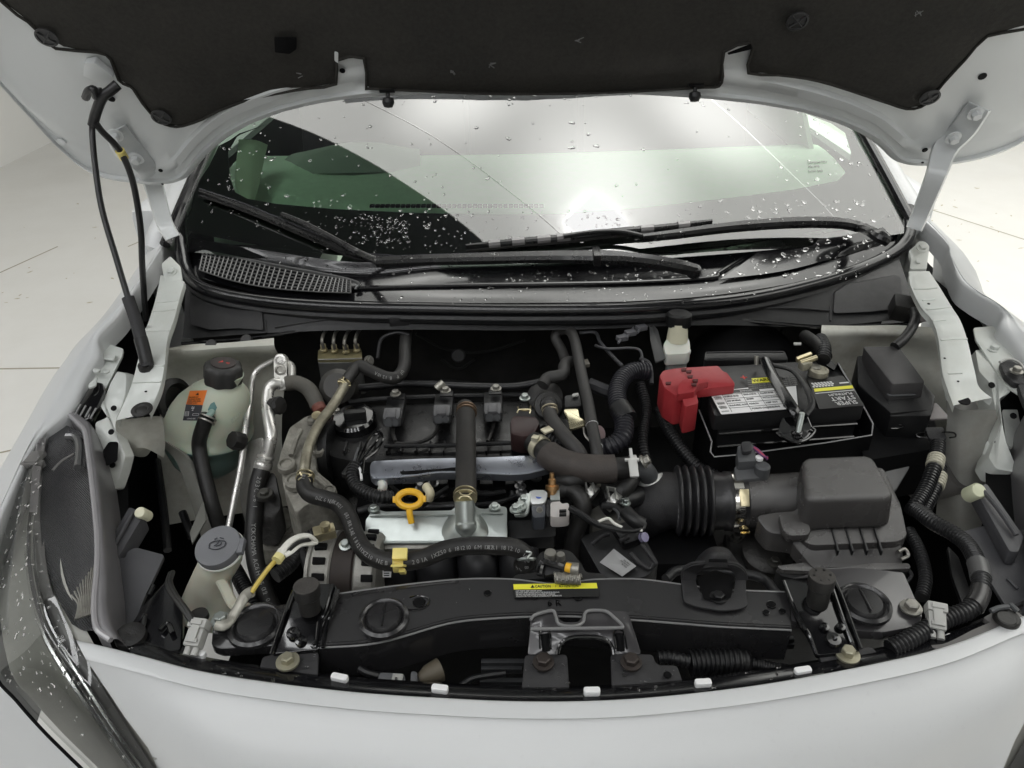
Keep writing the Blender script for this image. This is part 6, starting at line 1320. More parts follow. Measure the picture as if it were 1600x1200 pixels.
mk('brake_booster', lathe([(.0, .03), (.05, .028), (.085, .012), (.10, -.01), (.10, -.05)], P(1165, 590, .76), V((0, -.8, .5)), 36), blk_dark, car)
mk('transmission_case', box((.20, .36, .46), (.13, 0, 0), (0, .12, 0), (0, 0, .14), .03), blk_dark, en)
mk('firewall_dimple', lathe([(.012, 0), (.010, .004), (0, .004)], P(716, 555, .82), V((0, -1, .3)), 18), blk, car)
o = mk('cable_end', straight(P(682, 607, .83), P(693, 597, .838), .0055), M('dull_silver', (.40, .39, .34), .35, metal=.6)); tag(o, 'small dull silver cable end standing behind the valve cover', 'cable end')

# ================================================================== right-hand harness, guides
wr = thing('harness_conduit', 'black corrugated harness with tan bands curving down the right side to the bumper', 'conduit')
R1 = [(1466, 692, .80), (1464, 712, .795), (1458, 735, .79), (1446, 765, .78), (1432, 788, .775), (1424, 800, .772)]
R2 = [(1470, 730, .78), (1466, 752, .775), (1456, 775, .77), (1446, 796, .765), (1452, 812, .765)]
R3 = [(1430, 795, .775), (1458, 816, .785), (1490, 834, .79), (1512, 852, .795), (1527, 880, .80), (1533, 910, .802), (1527, 938, .802), (1510, 955, .80), (1480, 966, .797), (1450, 982, .793), (1420, 1000, .79), (1390, 1015, .786)]
for r_, rad in ((R1, .0098), (R2, .0085), (R3, .0098)): mk('conduit', conduit(arc(r_), rad, .0046), M('conduit_black', (.016, .016, .017), .33, rvar=.08), wr)
tan = M('tan_tape', (.42, .40, .32), .5, var=.1)
pth = cr(arc(R1), 14); mk('tan_band', sweep(resample(pth[16:26], .001), [.0112 if i % 5 < 4 else .0098 for i in range(len(resample(pth[16:26], .001)))], 16), tan, wr)
pth = cr(arc(R2), 14); mk('tan_band', sweep(resample(pth[8:20], .001), [.0098 if i % 5 < 4 else .0085 for i in range(len(resample(pth[8:20], .001)))], 16), tan, wr)
pth = cr(arc(R3), 14); mk('grey_band', sweep(pth[56:68], .011, 14), M('grey_tape', (.10, .10, .10), .35), wr); mk('tape_wrap', sweep(pth[76:92], .0106, 14), M('shiny_tape', (.035, .034, .034), .25), wr)
gd = thing('air_guide', 'dark grey plastic air guide with a pale round stud at the right of the bay', 'air guide')
gm = M('guide_plastic', (.065, .065, .07), .5, var=.12, bump=.25, bs=900)
pl('beam', [(1522, 762, .82), (1542, 755, .82), (1600, 838, .80), (1592, 862, .798), (1578, 862, .798)], gm, gd, .02, .004)
mk('beam_rib', tube(arc([(1532, 762, .823), (1560, 795, .817), (1588, 836, .806)]), .003, 8), gm, gd)
mk('round_stud', lathe([(.0098, -.02), (.0098, .0), (.008, .003), (0, .004)], P(1528, 767, .822), V((0, -.6, .8)), 20), M('pale_green_stud', (.62, .64, .46), .45), gd)
pl('panel', [(1498, 832, .785), (1542, 820, .79), (1558, 838, .786), (1600, 826, .785), (1612, 960, .76), (1580, 960, .765), (1545, 905, .775), (1525, 868, .78)], gm, gd, .005)
mk('panel_rib', tube(arc([(1574, 904, .774), (1590, 920, .772)]), .002, 6), gm, gd)
mk('grey_cylinder', lathe([(.0, .0), (.04, .0), (.045, -.01), (.046, -.08)], P(1503, 722, .74), V((.3, -.6, .7)), 30), M('grey_canister', (.10, .095, .09), .45, var=.1), gd)
pl('inner_guide', [(1310 + 60, 740, .77), (1422, 728, .77), (1400, 765, .76), (1385, 775, .76)], M('guide_mid', (.10, .10, .10), .5), gd, .004)
pl('lower_guard', [(1480, 852, .76), (1498, 870, .755), (1520, 935, .745), (1506, 950, .74), (1488, 900, .75)], blk, gd, .006)
cb = thing('corner_bracket', 'grey bracket with a round black push pin at the right end of the bumper', 'bracket')
pl('plate', [(1535, 965, .80), (1572, 945, .805), (1600, 962, .80), (1602, 984, .797), (1576, 988, .796), (1558, 978, .798)], M('grey_bracket_plastic', (.12, .115, .11), .5, var=.1), cb, .006)
mk('rim_strip', loft([arc([(1455, 1008, .79), (1480, 1004, .793), (1520, 984, .797), (1548, 972, .80)]), arc([(1462, 1020, .79), (1490, 1010, .793), (1530, 993, .797), (1560, 982, .80)])], 4, 2, .004), M('grey_bracket_plastic', (.1, .1, .1), .5), cb)
disc('push_pin', 1572, 969, .803, .0125, .006, rubber, cb); disc('pin_head', 1572, 968, .808, .0095, .003, rubber, cb)
for pts in ([(1548, 955, .81), (1560, 950, .812), (1575, 948, .812)], [(1578, 944, .812), (1590, 955, .81)]): mk('clip_edge', tube(arc(pts), .0028, 8), grey_dk, cb)
bj = thing('headlamp_bracket', 'black ribbed headlamp bracket with a steel bolt at the right edge', 'bracket')
pl('bracket', [(1562, 565, .862), (1576, 560, .862), (1600, 572, .858), (1612, 600, .85), (1600, 600, .85), (1585, 598, .852), (1570, 585, .857)], blk_soft, bj, .01, .003); edge_line('rim', [(1562, 566, .866), (1575, 561, .866), (1592, 566, .864), (1604, 582, .858)], .002, grey_pl, bj)
pl('web', [(1590, 600, .85), (1612, 600, .85), (1620, 640, .84), (1606, 640, .84)], blk_soft, bj, .01); bolt(1588, 581, .861, .006, steel_d, bj)
for lbl, pts, r in (('black corrugated conduit lying in front of the mount plate', [(1078, 1036, .76), (1110, 1034, .76), (1150, 1034, .76), (1168, 1036, .758)], .0135), ('thin corrugated conduit running right from the front conduit', [(1168, 1036, .756), (1190, 1040, .756), (1215, 1046, .755), (1240, 1050, .75)], .007), ('short corrugated hose beside the catch bracket', [(1028, 1027, .77), (1044, 1027, .77), (1060, 1030, .77), (1078, 1034, .768)], .007)):
    o = mk('front_conduit', conduit(arc(pts), r, .005), blk); tag(o, lbl, 'conduit')
# ================================================================== left headlight
hl = thing('headlight', 'large wet left headlight with a clear lens over a ribbed reflector', 'headlight')
def hz(y): return .845 - .00013 * (y - 650)
lin_ = [(78, 652, .847), (67, 715, .84), (61, 800, .832), (68, 880, .826), (92, 945, .815), (120, 1001, .80), (160, 1064, .778), (205, 1138, .748), (247, 1203, .717), (295, 1275, .68)]
lmid = [(58, 675, .838), (40, 745, .83), (26, 830, .82), (30, 905, .812), (52, 985, .80), (88, 1048, .782), (128, 1108, .758), (172, 1168, .73), (212, 1222, .705), (262, 1290, .67)]
lout = [(44, 698, .82), (14, 778, .80), (-10, 860, .785), (-20, 940, .775), (-4, 1040, .76), (32, 1087, .742), (72, 1132, .722), (110, 1170, .705), (146, 1206, .688), (195, 1266, .655)]
LV, LF = loft([arc(lin_), arc(lmid), arc(lout)], 5, 5)
lens = mk('lens', (LV, LF), lens_glass, hl)
lbvh = BVHTree.FromPolygons(LV, LF)
warm = M('warm_grey_bezel', (.50, .495, .45), .4, coat=.3, var=.15, vs=14)
drk = M('dark_bezel', (.17, .165, .16), .3, coat=.4)
chrome = M('bright_trim', (.75, .75, .74), .12, metal=1.)
dn = V((.012, .006, -.022))
mk('bezel', loft([[p + dn for p in arc(lin_)], [p + dn for p in arc(lmid)], [p + dn * .6 for p in arc(lout)]], 5, 4), warm, hl)
def between(f, n=.012): return [a.lerp(b, f * 2) + V((.004, .002, -n)) if f <= .5 else b.lerp(c, f * 2 - 1) + V((.004, .002, -n)) for a, b, c in zip(arc(lin_), arc(lmid), arc(lout))]
mk('dark_band', grid([cr(between(.10, .018), 5), cr(between(.22, .017), 5), cr(between(.36, .018), 5)]), drk, hl)
mk('light_strip', sweep(cr(between(.44, .014), 5)[4:43], .0035, 8), chrome, hl); mk('light_strip', sweep(cr(between(.30, .013), 5)[10:40], .0022, 8), chrome, hl)
def poly_h(pts, dz=0): return [P(x, y, hz(y) + dz) for x, y in pts]
RF = [[(78, 672), (100, 664), (128, 676)], [(68, 730), (100, 725), (136, 730)], [(63, 800), (102, 795), (147, 800)], [(68, 870), (110, 868), (153, 870)], [(88, 930), (120, 930), (151, 930)], [(112, 975), (130, 985), (150, 985)]]
mk('ribbed_reflector', loft([poly_h(r_, -.010 if i else -.004) for i, r_ in enumerate(RF)], 6, 5), ribbed, hl)
edge_line('reflector_fin', [(82, 735, hz(735)), (97, 720, hz(720)), (116, 709, hz(709))],   .0016, drk, hl); edge_line('reflector_fin', [(104, 682, hz(682)), (118, 684, hz(684)), (124, 700, hz(700)), (122, 730, hz(730))], .005, M('satin_reflector', (.24, .24, .24), .3, metal=.8), hl)
for k in range(9):
    mk('reflector_flute', tube(poly_h([(112 + k * 4.5, 930 - k * 6), (122 + k * 2.5, 945 - k * 2), (118 + k * 3, 968 - k)], .0), .0011, 6), steel_d, hl)
rim_i = [(90, 652), (104, 650), (124, 668), (132, 680), (138, 720), (146, 790), (151, 850), (150, 900), (146, 945), (150, 985), (172, 1004)]
rim_o = [(94, 642), (108, 640), (134, 656), (143, 668), (150, 715), (158, 775), (164, 840), (168, 900), (168, 940), (174, 975), (190, 1003)]
rm = M('headlight_shell', (.15, .145, .15), .34, var=.1, coat=.2)
A1, A2 = poly_h(rim_i, .001), poly_h(rim_o, .002)
mk('housing_rim', loft([[p + V((0, 0, -.02)) for p in A1], A1, [a.lerp(b, .5) + V((0, 0, .005)) for a, b in zip(A1, A2)], A2, [p + V((.004, .004, -.03)) for p in A2], [p + V((.004, .008, -.08)) for p in A2]], 5, 3), rm, hl, sharp=60)
mk('rim_bead', sweep(cr([p + V((.002, 0, .004)) for p in A1], 5), .0035, 8), M('rim_bead', (.32, .31, .32), .22, coat=.5), hl)
mk('upper_bezel', loft([poly_h([(60, 690), (72, 660), (92, 646), (104, 650)], .002), poly_h([(68, 712), (76, 676), (94, 664), (104, 662)], -.004)], 5, 3), M('mauve_bezel', (.30, .28, .29), .3, coat=.4), hl)
mk('inner_post', loft([poly_h([(62, 660), (56, 700), (50, 740), (46, 800)], .0), poly_h([(72, 662), (68, 700), (62, 745), (58, 800)], -.002)], 5, 3), M('mauve_bezel', (.30, .28, .29), .3, coat=.4), hl)
mk('adjuster', join(box(P(55, 716, .835), (.009, 0, 0), (0, .012, 0), (0, 0, .004), .002), box(P(52, 726, .833), (.014, 0, 0), (0, .004, 0), (0, 0, .004), .001)), drk, hl)
fg = thing('headlight_bracket', 'wet black ribbed finger bracket at the top of the left headlight', 'bracket')
pl('finger', [(113, 648, .848), (128, 622, .856), (140, 602, .862), (150, 596, .864), (162, 598, .864), (164, 610, .862), (154, 632, .856), (142, 654, .848), (128, 656, .846)], blk_gloss, fg, .012, .003, .006)
for k in range(4): mk('finger_rib', straight(P(117 + k * 8, 648 + k * 2, .851), P(126 + k * 8, 632 + k * 2, .856), .0012, 6), M('worn_edge_grey', (.3, .3, .3), .4), fg)
bc = car_corner = bpy.data.objects.new('bumper_corner', None); col.objects.link(bc); bc.parent = car
mk('corner_panel', loft([[p + V((-.004, -.003, -.012)) for p in arc(lout[3:])], [p + V((-.030, -.022, -.075)) for p in arc(lout[3:])], [p + V((-.06, -.05, -.20)) for p in arc(lout[3:])], [p + V((-.05, .0, -.40)) for p in arc(lout[3:])]], 5, 4), white_paint, bc)
mk('panel_seam', sweep(cr([p + V((-.004, -.003, -.004)) for p in arc(lout[3:])], 5), .0018, 6), blk_dark, bc)
hr = thing('headlight', 'right headlight, of which only the grey rim and lens tip show at the photo edge', 'headlight')
def mirror(src, parent):
    o = src.copy(); o.data = src.data.copy(); col.objects.link(o); o.parent = parent
    for v in o.data.vertices: v.co.x = .034 - v.co.x
    o.data.flip_normals()
    for k in src.children: mirror(k, o)
for k in list(hl.children): mirror(k, hr)
for k in list(bc.children): mirror(k, car)
# left corner guides
ga = thing('air_guide', 'dark grey plastic air guide with a pale round stud beside the left headlight', 'air guide')
pl('beam', [(202, 792, .80), (226, 802, .80), (168, 898, .785), (158, 880, .785), (180, 830, .795)], gm, ga, .025, .004)
mk('beam_rib', tube(arc([(208, 800, .803), (190, 832, .797), (168, 872, .79)]), .0025, 8), gm, ga)
mk('round_stud', lathe([(.0072, -.02), (.0072, 0), (.006, .002), (0, .003)], P(219, 801, .806), V((0, -.6, .8)), 20), M('pale_yellow_stud', (.72, .70, .52), .45), ga)
pl('panel', [(172, 872, .785), (196, 872, .785), (198, 862, .787), (212, 855, .788), (257, 867, .785), (225, 935, .77), (206, 984, .76), (186, 985, .76), (178, 920, .775)], gm, ga, .005)
pl('panel', [(160, 800, .78), (185, 812, .78), (182, 850, .77), (168, 862, .77)], gm, ga, .004)
ng2 = thing('corner_bracket', 'wet black corner bracket between the left headlight and the washer neck', 'bracket')
pl('plate', [(196, 990, .775), (225, 945, .78), (262, 905, .785), (286, 960, .785), (282, 1015, .785), (240, 1020, .784), (205, 1012, .782)], wet_black, ng2, .01, .004)
for pts in ([(214, 975, .785), (226, 962, .788), (222, 985, .785)], [(232, 930, .79), (240, 915, .792)], [(250, 985, .79), (262, 975, .79), (270, 990, .79)]): mk('wet_ridge', tube(arc(pts), .003, 8), blk_gloss, ng2)
mk('rubber_pad', lathe([(.016, 0), (.015, .006), (.008, .008), (0, .006)], P(205, 996, .787), V((.1, -.1, 1)), 22), rubber, ng2)
mk('stud', lathe([(.010, 0), (.010, .006), (.0, .007)], P(312, 966, .79), Z, 18), rubber, ng2)
mk('base_strip', loft([arc([(190, 1004, .788), (230, 1012, .787), (262, 1022, .786), (300, 1032, .785)]), arc([(192, 990, .782), (230, 1000, .782), (262, 1008, .782), (300, 1012, .781)])], 4, 2, .006), wet_black, ng2)
for pts in ([(245, 720, .70), (255, 790, .68), (262, 860, .66)], [(285, 800, .66), (300, 840, .64)]): mk('hidden_loom', tube(arc(pts), .006, 8), blk, car)
fg2 = mk('paper_tag', prism(PP([(318, 780, .71), (322, 812, .70), (300, 850, .69), (296, 832, .695)]), (0, 0, -.003), .0008), M('grey_tag_metal', (.20, .20, .18), .5, metal=.3)); tag(fg2, 'grey metal tag bracket behind the washer filler cap', 'tag')

# ================================================================== prop rod and washer hose
rod_m = M('rod_black', (.014, .014, .015), .35, rvar=.05)
pr0 = thing('hood_prop_rod', 'black prop rod from the left apron grommet up to the hood', 'prop rod')
def between_depth(L, a, b):        # true line in space from a to b, sampled where the photo shows its bends
    ra, rb = L[0][1], L[-1][1]; da, db = (a - CAM).dot(F), (b - CAM).dot(F)
    return [D(x, y, 1 / ((1 / da) + (1 / db - 1 / da) * (y - ra) / (rb - ra))) for x, y in L]
rp = [(233, 582), (224, 545), (212, 500), (200, 465), (182, 405), (160, 330), (150, 270), (144, 205)]
rpp = between_depth(rp, P(233, 582, .893), H(144, 205, .055)) + [H(148, 182, .045), H(156, 166, .038), H(166, 148, .03)]
mk('rod', tube(rpp, .0042, 12), rod_m, pr0)
pth = cr(rpp, 8); mk('foam_grip', sweep(pth[2:25], .0085, 14), M('grip_foam', (.028, .028, .03), .65, bump=.2), pr0); mk('grip_end', sweep(pth[3:12], .0092, 14), blk, pr0)
mk('grommet', lathe([(.016, -.001), (.016, .003), (.011, .006), (.010, .016), (0, .016)], P(233, 582, .888), V((-.05, -.2, 1)), 22), rubber, pr0)
mk('hook', tube([H(134, 152, .03), H(138, 143, .034), H(146, 140, .036), H(150, 150, .036), H(156, 152, .036), H(152, 138, .030)], .0058, 10), rod_m, pr0)
mk('upper_sleeve', tube([H(184, 132, .022), H(172, 142, .03), H(160, 152, .036), H(150, 176, .042), H(145, 196, .05)], .0072, 12), rod_m, pr0)
wh = thing('washer_hose', 'thin black washer hose with a yellow band hanging from the hood corner', 'hose')
whp = [H(148, 190, .05), H(160, 206, .05), H(178, 224, .052)] + between_depth([(190, 240), (204, 272), (213, 310), (220, 360), (222, 410), (225, 460), (228, 500)], H(190, 240, .055), P(228, 500, .86))
mk('hose', tube(whp, .0048, 12), rod_m, wh)
mk('yellow_band', straight(H(187, 235, .054), H(194, 247, .054), .0068), yellow_l, wh)

# ================================================================== wipers
wm = M('wiper_black', (.012, .012, .0125), .3, coat=.15, rvar=.08)
def lifted(x, y, o):              # a point o above the glass that still sits on this sight line
    px, py = x, y
    for _ in range(5):
        p = W(px, py, o); qx, qy = proj(p); px += x - qx; py += y - qy
    return p
def wp(L): return [lifted(x, y, o) for x, y, o in L]
def flatbar(path, ws, h):
    rows = []
    n = len(path)
    for i, p in enumerate(path):
        t = (path[min(i + 1, n - 1)] - path[max(i - 1, 0)]).normalized(); up_ = V((0, -.45, .9)); s = t.cross(up_).normalized(); u = s.cross(t); w_ = ws[i] if isinstance(ws, list) else ws
        rows.append([p + s * w_ - u * h, p + s * w_ * .95 + u * h * .3, p + s * w_ * .45 + u * h, p - s * w_ * .45 + u * h, p - s * w_ * .95 + u * h * .3, p - s * w_ - u * h, p + s * w_ - u * h])
    return grid(rows)
def interp(vals, n): return [vals[min(int(i / (n - 1) * (len(vals) - 1)), len(vals) - 2)] * (1 - f) + vals[min(int(i / (n - 1) * (len(vals) - 1)), len(vals) - 2) + 1] * f for i in range(n) for f in [i / (n - 1) * (len(vals) - 1) - min(int(i / (n - 1) * (len(vals) - 1)), len(vals) - 2)]]
w1 = thing('wiper', 'long wet wiper arm in front, lying across the cowl from the middle to the left', 'wiper', 'windshield wipers')
p1 = cr(arc([(1086, 421, .945), (1060, 414, .955), (1020, 407, .962), (975, 402, .965), (935, 400, .967)]), 8)
mk('arm_head', flatbar(p1, interp([.0085, .0105, .010, .0105, .0125], len(p1)), .008), wm, w1)
mk('pivot_cap', lathe([(.0105, -.012), (.0115, -.004), (.009, .004), (0, .006)], p1[0], V((.1, -.3, .95)), 24), wm, w1)
p2 = cr(arc([(936, 400, .968), (860, 400, .968), (760, 402, .967), (660, 405, .966), (588, 408, .964)]), 8)
mk('arm', flatbar(p2, interp([.0115, .010, .0095, .0085, .008], len(p2)), .006), wm, w1)
mk('arm_crease', sweep([p + V((0, .002, .0062)) for p in p2], .0014, 6), M('wet_edge', (.05, .05, .055), .15, coat=.6), w1)
mk('knuckle', box(P(932, 401, .968), (.006, 0, 0), (0, .014, .002), (0, -.001, .010), .002), wm, w1)
p3 = cr([P(592, 408, .962)] + wp([(560, 394, .028), (520, 372, .030), (478, 350, .030), (440, 334, .030)]), 8)
mk('hook_arm', flatbar(p3, interp([.007, .006, .005, .0045, .004], len(p3)), .003), wm, w1)
p4 = cr(wp([(312, 299, .014), (370, 318, .016), (430, 342, .017), (500, 372, .017), (560, 398, .016), (588, 410, .014)]), 8)
mk('blade', flatbar(p4, interp([.003, .0055, .006, .006, .0055, .004], len(p4)), .004), wm, w1); mk('blade_rubber', sweep([p + V((0, -.002, -.008)) for p in p4], .003, 6), rubber, w1)
mk('blade_spine', sweep([p + V((0, .001, .005)) for p in p4], .0013, 6), M('wet_edge', (.05, .05, .055), .15), w1)
w2 = thing('wiper', 'second wiper with pale blade segments, higher on the glass to the right', 'wiper', 'windshield wipers')
q1 = cr([P(1388, 376, .952), P(1372, 366, .962)] + wp([(1345, 354, .026), (1310, 347, .03), (1250, 346, .03), (1180, 350, .028), (1120, 356, .026), (1060, 364, .024), (1004, 371, .022)]), 8)
mk('arm', flatbar(q1, interp([.010, .012, .0105, .0105, .0105, .010, .009, .008, .006], len(q1)), .006), wm, w2)
q2 = cr(wp([(728, 385, .012), (800, 377, .013), (880, 370, .014), (960, 361, .014), (1040, 354, .014), (1112, 346, .013)]), 8)
mk('blade', flatbar(q2, interp([.003, .006, .0065, .0065, .006, .004], len(q2)), .004), wm, w2); mk('blade_rubber', sweep([p + V((0, -.002, -.008)) for p in q2], .003, 6), rubber, w2)
seg_m = M('pale_wet_segment', (.26, .25, .25), .25, coat=.4)
for i, x in enumerate((772, 808, 846, 880, 1004, 1060)):
    j = min(len(q2) - 3, int((x - 728) / 384 * (len(q2) - 1)))
    mk('blade_segment', flatbar(q2[j:j + 3], .0068, .0055), seg_m, w2)
mk('spoiler', flatbar(cr(wp([(880, 369, .020), (925, 362, .022), (970, 361, .022), (1005, 368, .021)]), 6), .0035, .003), wm, w2)

# ================================================================== small furniture of the bay
# creases, holes and welds on the pale rails
rb = obvh('apron_rail')
def crease(L, r=.0016):
    q = [onto(rb, x, y, .0004) for x, y in L]; q = [p for p in q if p]
    if len(q) > 1: mk('rail_crease', sweep(cr(q, 4), r, 6), ecoat, car)
for L in ([(246, 473), (260, 472), (277, 470)], [(238, 487), (256, 486), (274, 484)], [(226, 518), (243, 517), (263, 517)], [(216, 573), (235, 572), (256, 572)], [(208, 598), (228, 597), (251, 597)],
          [(1428, 452), (1446, 452), (1464, 450)], [(1441, 470), (1460, 468), (1480, 466)], [(1448, 484), (1468, 482), (1486, 480)], [(1458, 502), (1478, 500), (1499, 498)], [(1470, 532), (1490, 530), (1511, 530)], [(1481, 584), (1503, 583), (1524, 582)]): crease(L)
for x, y, r in ((1451, 475, .0022), (233, 500, .0022), (1497, 596, .0016), (228, 612, .0018), (1476, 560, .0016)):
    p = onto(rb, x, y, 0)
    if p: mk('rail_hole', lathe([(r, 0), (r, .0008)], p, Z, 12), blk_dark, car)
# dark castings, looms and brackets filling the bay between the big parts
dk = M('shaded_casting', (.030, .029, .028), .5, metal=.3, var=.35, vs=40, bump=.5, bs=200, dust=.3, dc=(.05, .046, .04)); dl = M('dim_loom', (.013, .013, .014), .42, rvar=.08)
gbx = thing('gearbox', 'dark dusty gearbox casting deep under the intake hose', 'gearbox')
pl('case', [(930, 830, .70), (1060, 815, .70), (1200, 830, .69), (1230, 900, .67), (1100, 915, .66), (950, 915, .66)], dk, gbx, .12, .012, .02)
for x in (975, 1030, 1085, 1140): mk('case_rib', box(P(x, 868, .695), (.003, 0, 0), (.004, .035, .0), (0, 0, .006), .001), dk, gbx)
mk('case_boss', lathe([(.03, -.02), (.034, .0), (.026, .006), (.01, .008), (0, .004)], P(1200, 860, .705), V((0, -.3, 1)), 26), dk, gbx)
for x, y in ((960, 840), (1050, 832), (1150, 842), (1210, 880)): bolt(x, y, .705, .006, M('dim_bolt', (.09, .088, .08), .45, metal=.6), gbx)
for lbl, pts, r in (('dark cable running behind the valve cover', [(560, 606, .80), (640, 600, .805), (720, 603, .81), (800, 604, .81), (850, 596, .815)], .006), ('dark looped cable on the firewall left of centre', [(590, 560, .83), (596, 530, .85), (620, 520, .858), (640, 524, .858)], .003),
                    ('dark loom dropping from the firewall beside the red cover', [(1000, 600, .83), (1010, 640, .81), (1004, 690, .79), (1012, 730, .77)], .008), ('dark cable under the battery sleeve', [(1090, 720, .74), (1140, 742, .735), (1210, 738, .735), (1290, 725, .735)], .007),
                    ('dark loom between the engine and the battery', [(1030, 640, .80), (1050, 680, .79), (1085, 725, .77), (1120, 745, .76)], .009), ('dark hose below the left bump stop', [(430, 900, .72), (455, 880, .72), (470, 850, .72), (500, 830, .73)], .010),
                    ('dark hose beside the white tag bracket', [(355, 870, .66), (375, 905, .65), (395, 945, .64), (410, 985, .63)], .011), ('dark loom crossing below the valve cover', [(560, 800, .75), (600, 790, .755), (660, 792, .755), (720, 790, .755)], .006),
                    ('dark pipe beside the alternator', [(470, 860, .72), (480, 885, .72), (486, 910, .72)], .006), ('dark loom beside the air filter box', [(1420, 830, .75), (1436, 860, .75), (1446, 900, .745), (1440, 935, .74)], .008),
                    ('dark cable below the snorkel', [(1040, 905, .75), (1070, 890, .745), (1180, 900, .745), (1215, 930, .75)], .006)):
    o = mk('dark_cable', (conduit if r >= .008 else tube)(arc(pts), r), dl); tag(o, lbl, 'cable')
fe = obvh('firewall')
for L in ([(650, 520), (700, 545), (760, 548), (820, 530)], [(690, 560), (716, 575), (742, 560)], [(600, 590), (650, 596), (700, 594), (760, 600)], [(1100, 520), (1110, 540)], [(1220, 515), (1226, 540)]):
    q = [onto(fe, x, y, .002) for x, y in L]; q = [p for p in q if p]
    if len(q) > 1: mk('felt_seam', sweep(cr(q, 5), .003, 6), M('firewall_seam', (.02, .02, .02), .7), car)
wb_ = thing('water_outlet', 'dark plastic coolant outlet housing behind the grey wire plug', 'housing')
pl('housing', [(900, 735, .78), (950, 742, .785), (985, 760, .785), (975, 790, .775), (920, 790, .77), (896, 765, .775)], blk, wb_, .06, .006, .01); bolt(930, 758, .782, .005, steel_d, wb_)
fm = thing('engine_mount', 'dusty cast engine mount left of the side cover', 'mount')
pl('arm', [(398, 742, .74), (430, 735, .745), (440, 790, .72), (425, 815, .70), (396, 812, .70)], dk, fm, .05, .006, .008); disc('washer', 414, 775, .735, .013, .006, dk, fm); bolt(414, 773, .74, .007, M('dim_bolt', (.09, .088, .08), .45), fm)

# things low in the gap between the radiator support and the bumper
u_ = mk('wire_clip', tube(arc([(724, 984, .75), (728, 996, .745), (732, 1002, .742), (756, 1002, .742), (762, 996, .745), (764, 982, .75)]), .0022, 8), zinc); tag(u_, 'bright U-shaped wire clip in the gap below the support beam', 'clip')
u_ = mk('tan_cone', sweep(arc([(654, 1062, .745), (668, 1055, .745), (688, 1046, .745)]), [.005, .0105, .0125], 14), M('dim_tan', (.10, .085, .06), .6)); tag(u_, 'dim tan plastic cone low in the gap behind the bumper edge', 'plug')
gt = thing('wire_connector', 'dark connector with a pale clip low in the gap left of the tan cone', 'connector')
pl('shell', [(592, 1050, .76), (632, 1052, .758), (634, 1068, .755), (590, 1064, .757)], grey_dk, gt, .012, .002); pl('pale_clip', [(614, 1052, .7615), (630, 1053, .7605), (628, 1068, .758), (622, 1068, .758), (621, 1058, .7595), (617, 1058, .7595), (616, 1066, .7585), (611, 1065, .7585)], M('pale_clip', (.30, .30, .28), .5), gt, .002, 0, .0006)
pl('stub', [(642, 1048, .757), (652, 1049, .757), (652, 1068, .754), (641, 1066, .754)], grey_dk, gt, .008, .002); mk('lead', tube(arc([(562, 1045, .76), (575, 1052, .76), (592, 1056, .755)]), .004, 8), blk, gt)
cd_ = thing('condenser_frame', 'dark slatted frame low in the gap left of the centre mount plate', 'frame')
for x0, x1, y, z in ((752, 822, 1036, .74), (752, 816, 1046, .735), (750, 818, 1066, .735), (752, 816, 1076, .73), (1006, 1240, 1000, .735), (1010, 1240, 1008, .73)):
    mk('slat', box((P(x0, y, z) + P(x1, y, z)) / 2, (P(x1, y, z) - P(x0, y, z)) / 2, (0, .003, 0), (0, 0, .004), .001), M('condenser_grey', (.030, .031, .033), .4, metal=.2), cd_)
mk('lead', tube(arc([(715, 1075, .75), (735, 1062, .75), (755, 1057, .75), (790, 1052, .75)]), .0035, 8), blk, cd_)

# ================================================================== water droplets, each surface's beads as one thing nobody could count
h2o = M('clear_water', (1, 1, 1), .02, trans=1., ior=1.33)
DROP = [(1, 0), (.97, .16), (.80, .34), (.5, .47), (.18, .52)]
def drop(p, n, r, el=1., ang=0., fl=1.):
    u = n.orthogonal().normalized(); v = n.cross(u); c_, s_ = math.cos(ang), math.sin(ang); x = u * c_ + v * s_; y = v * c_ - u * s_
    vs = []; fs = []; K = 9; ph = random.uniform(0, 6)
    for rr, h in DROP:
        for k in range(K):
            a = 2 * math.pi * k / K; w_ = 1 + .13 * math.sin(2 * a + ph) + .08 * math.sin(3 * a + ph * 2)
            vs.append(p + (x * math.cos(a) * el + y * math.sin(a)) * (r * rr * w_) + n * (h * r * fl))
    for i in range(len(DROP) - 1):
        for k in range(K): fs.append((i * K + k, i * K + (k + 1) % K, (i + 1) * K + (k + 1) % K, (i + 1) * K + k))
    fs.append(tuple((len(DROP) - 1) * K + k for k in range(K))); fs.append(tuple(range(K - 1, -1, -1)))
    return vs, fs
def shower(name, bvh, regions, m, parent, lift=.0002, flat=1.):
    L = []
    for n_, x0, y0, x1, y1, rmin, rmax in regions:
        for _ in range(n_):
            x, y = random.uniform(x0, x1), random.uniform(y0, y1)
            h, n, i, _d = bvh.ray_cast(CAM, ray(x, y).normalized())
            if h is None: continue
            if n.dot(h - CAM) > 0: n = -n
            r = rmin + (rmax - rmin) * random.random() ** 2.2
            L.append(drop(h + n * lift, n, r, random.uniform(.9, 1.9), random.uniform(0, 6.3), flat))
    return mk(name, join(*L), m, parent, kind='stuff', sharp=80)
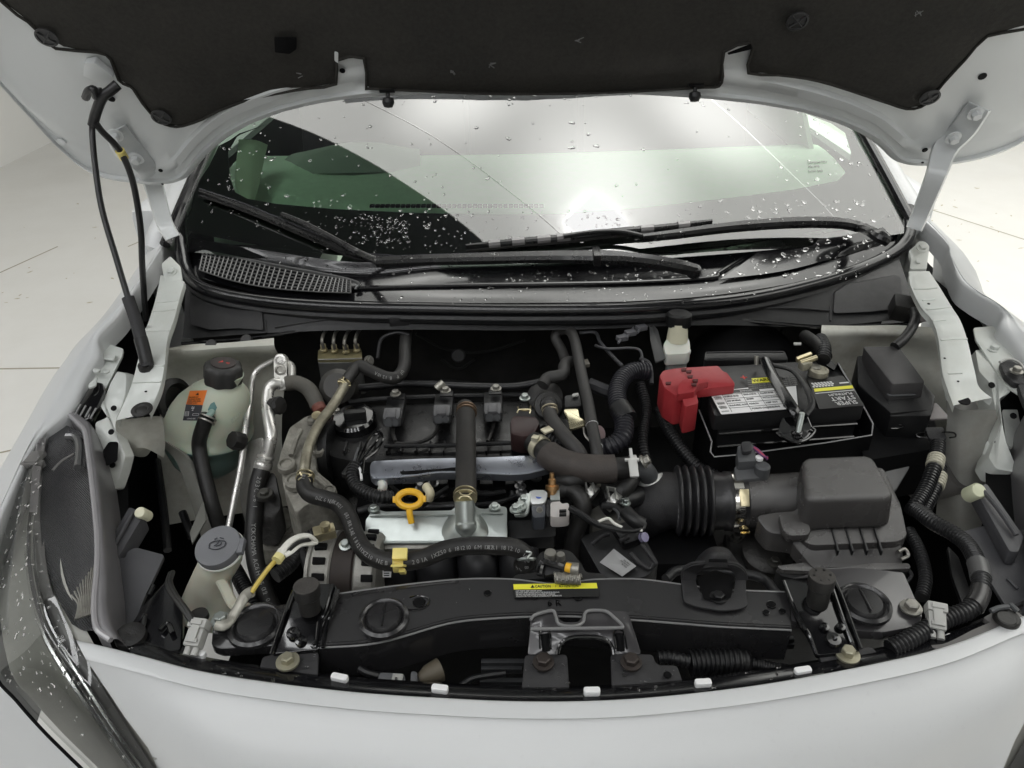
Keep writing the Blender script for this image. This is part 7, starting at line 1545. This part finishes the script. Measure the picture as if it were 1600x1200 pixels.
shower('water_droplets', wbvh, [(45, 420, 180, 760, 330, .0014, .0046), (40, 760, 150, 1330, 320, .0012, .0042), (110, 500, 325, 760, 395, .0009, .0034), (120, 560, 335, 640, 380, .0006, .0022), (110, 740, 330, 1060, 380, .0007, .0028), (90, 1060, 310, 1390, 345, .0008, .0040), (30, 320, 190, 420, 300, .001, .003), (50, 1240, 150, 1400, 300, .001, .004), (50, 310, 310, 560, 390, .0008, .003), (70, 480, 140, 1250, 165, .001, .0032)], h2o, glass, flat=.65)
cow = bpy.data.objects['cowl_panel']
shower('water_droplets', obvh('cowl_panel', 'cowl_cover', 'hood_seal'), [(70, 560, 400, 1120, 455, .001, .0036), (70, 700, 420, 1120, 440, .001, .0036), (150, 1130, 365, 1390, 440, .001, .0046), (60, 310, 380, 560, 440, .0008, .0024), (90, 560, 448, 1150, 476, .0007, .002), (30, 1150, 430, 1400, 470, .0007, .002)], h2o, cow)
shower('water_droplets', obvh('arm', 'arm_head', 'blade', 'hook_arm'), [(90, 590, 396, 1090, 424, .0006, .0020), (70, 1010, 335, 1380, 375, .0008, .0026), (60, 310, 295, 600, 410, .0005, .0016)], h2o, w1)
bbvh = BVHTree.FromPolygons(BV_, BF_)
shower('water_droplets', bbvh, [(150, 150, 1060, 1580, 1195, .0006, .0017), (80, 1050, 1060, 1560, 1195, .0006, .0018), (50, 300, 1040, 1500, 1110, .0004, .0012)], drop_mat, bpy.data.objects['bumper_cover'], flat=.4)
shower('water_droplets', lbvh, [(260, -20, 660, 120, 900, .0006, .0022), (120, 0, 900, 130, 1080, .0006, .0022), (50, 60, 1000, 230, 1200, .0006, .0018)], h2o, lens)
shower('water_droplets', obvh('mount_plate', 'beam', 'mount_bar', 'grille_carrier', 'base_plate'), [(26, 820, 1030, 890, 1080, .0006, .0022), (26, 955, 1030, 1060, 1080, .0006, .002), (14, 700, 900, 980, 960, .0005, .0012), (60, 200, 1010, 500, 1075, .0006, .0022), (40, 1100, 1040, 1400, 1085, .0006, .002)], h2o, gp)
finish()
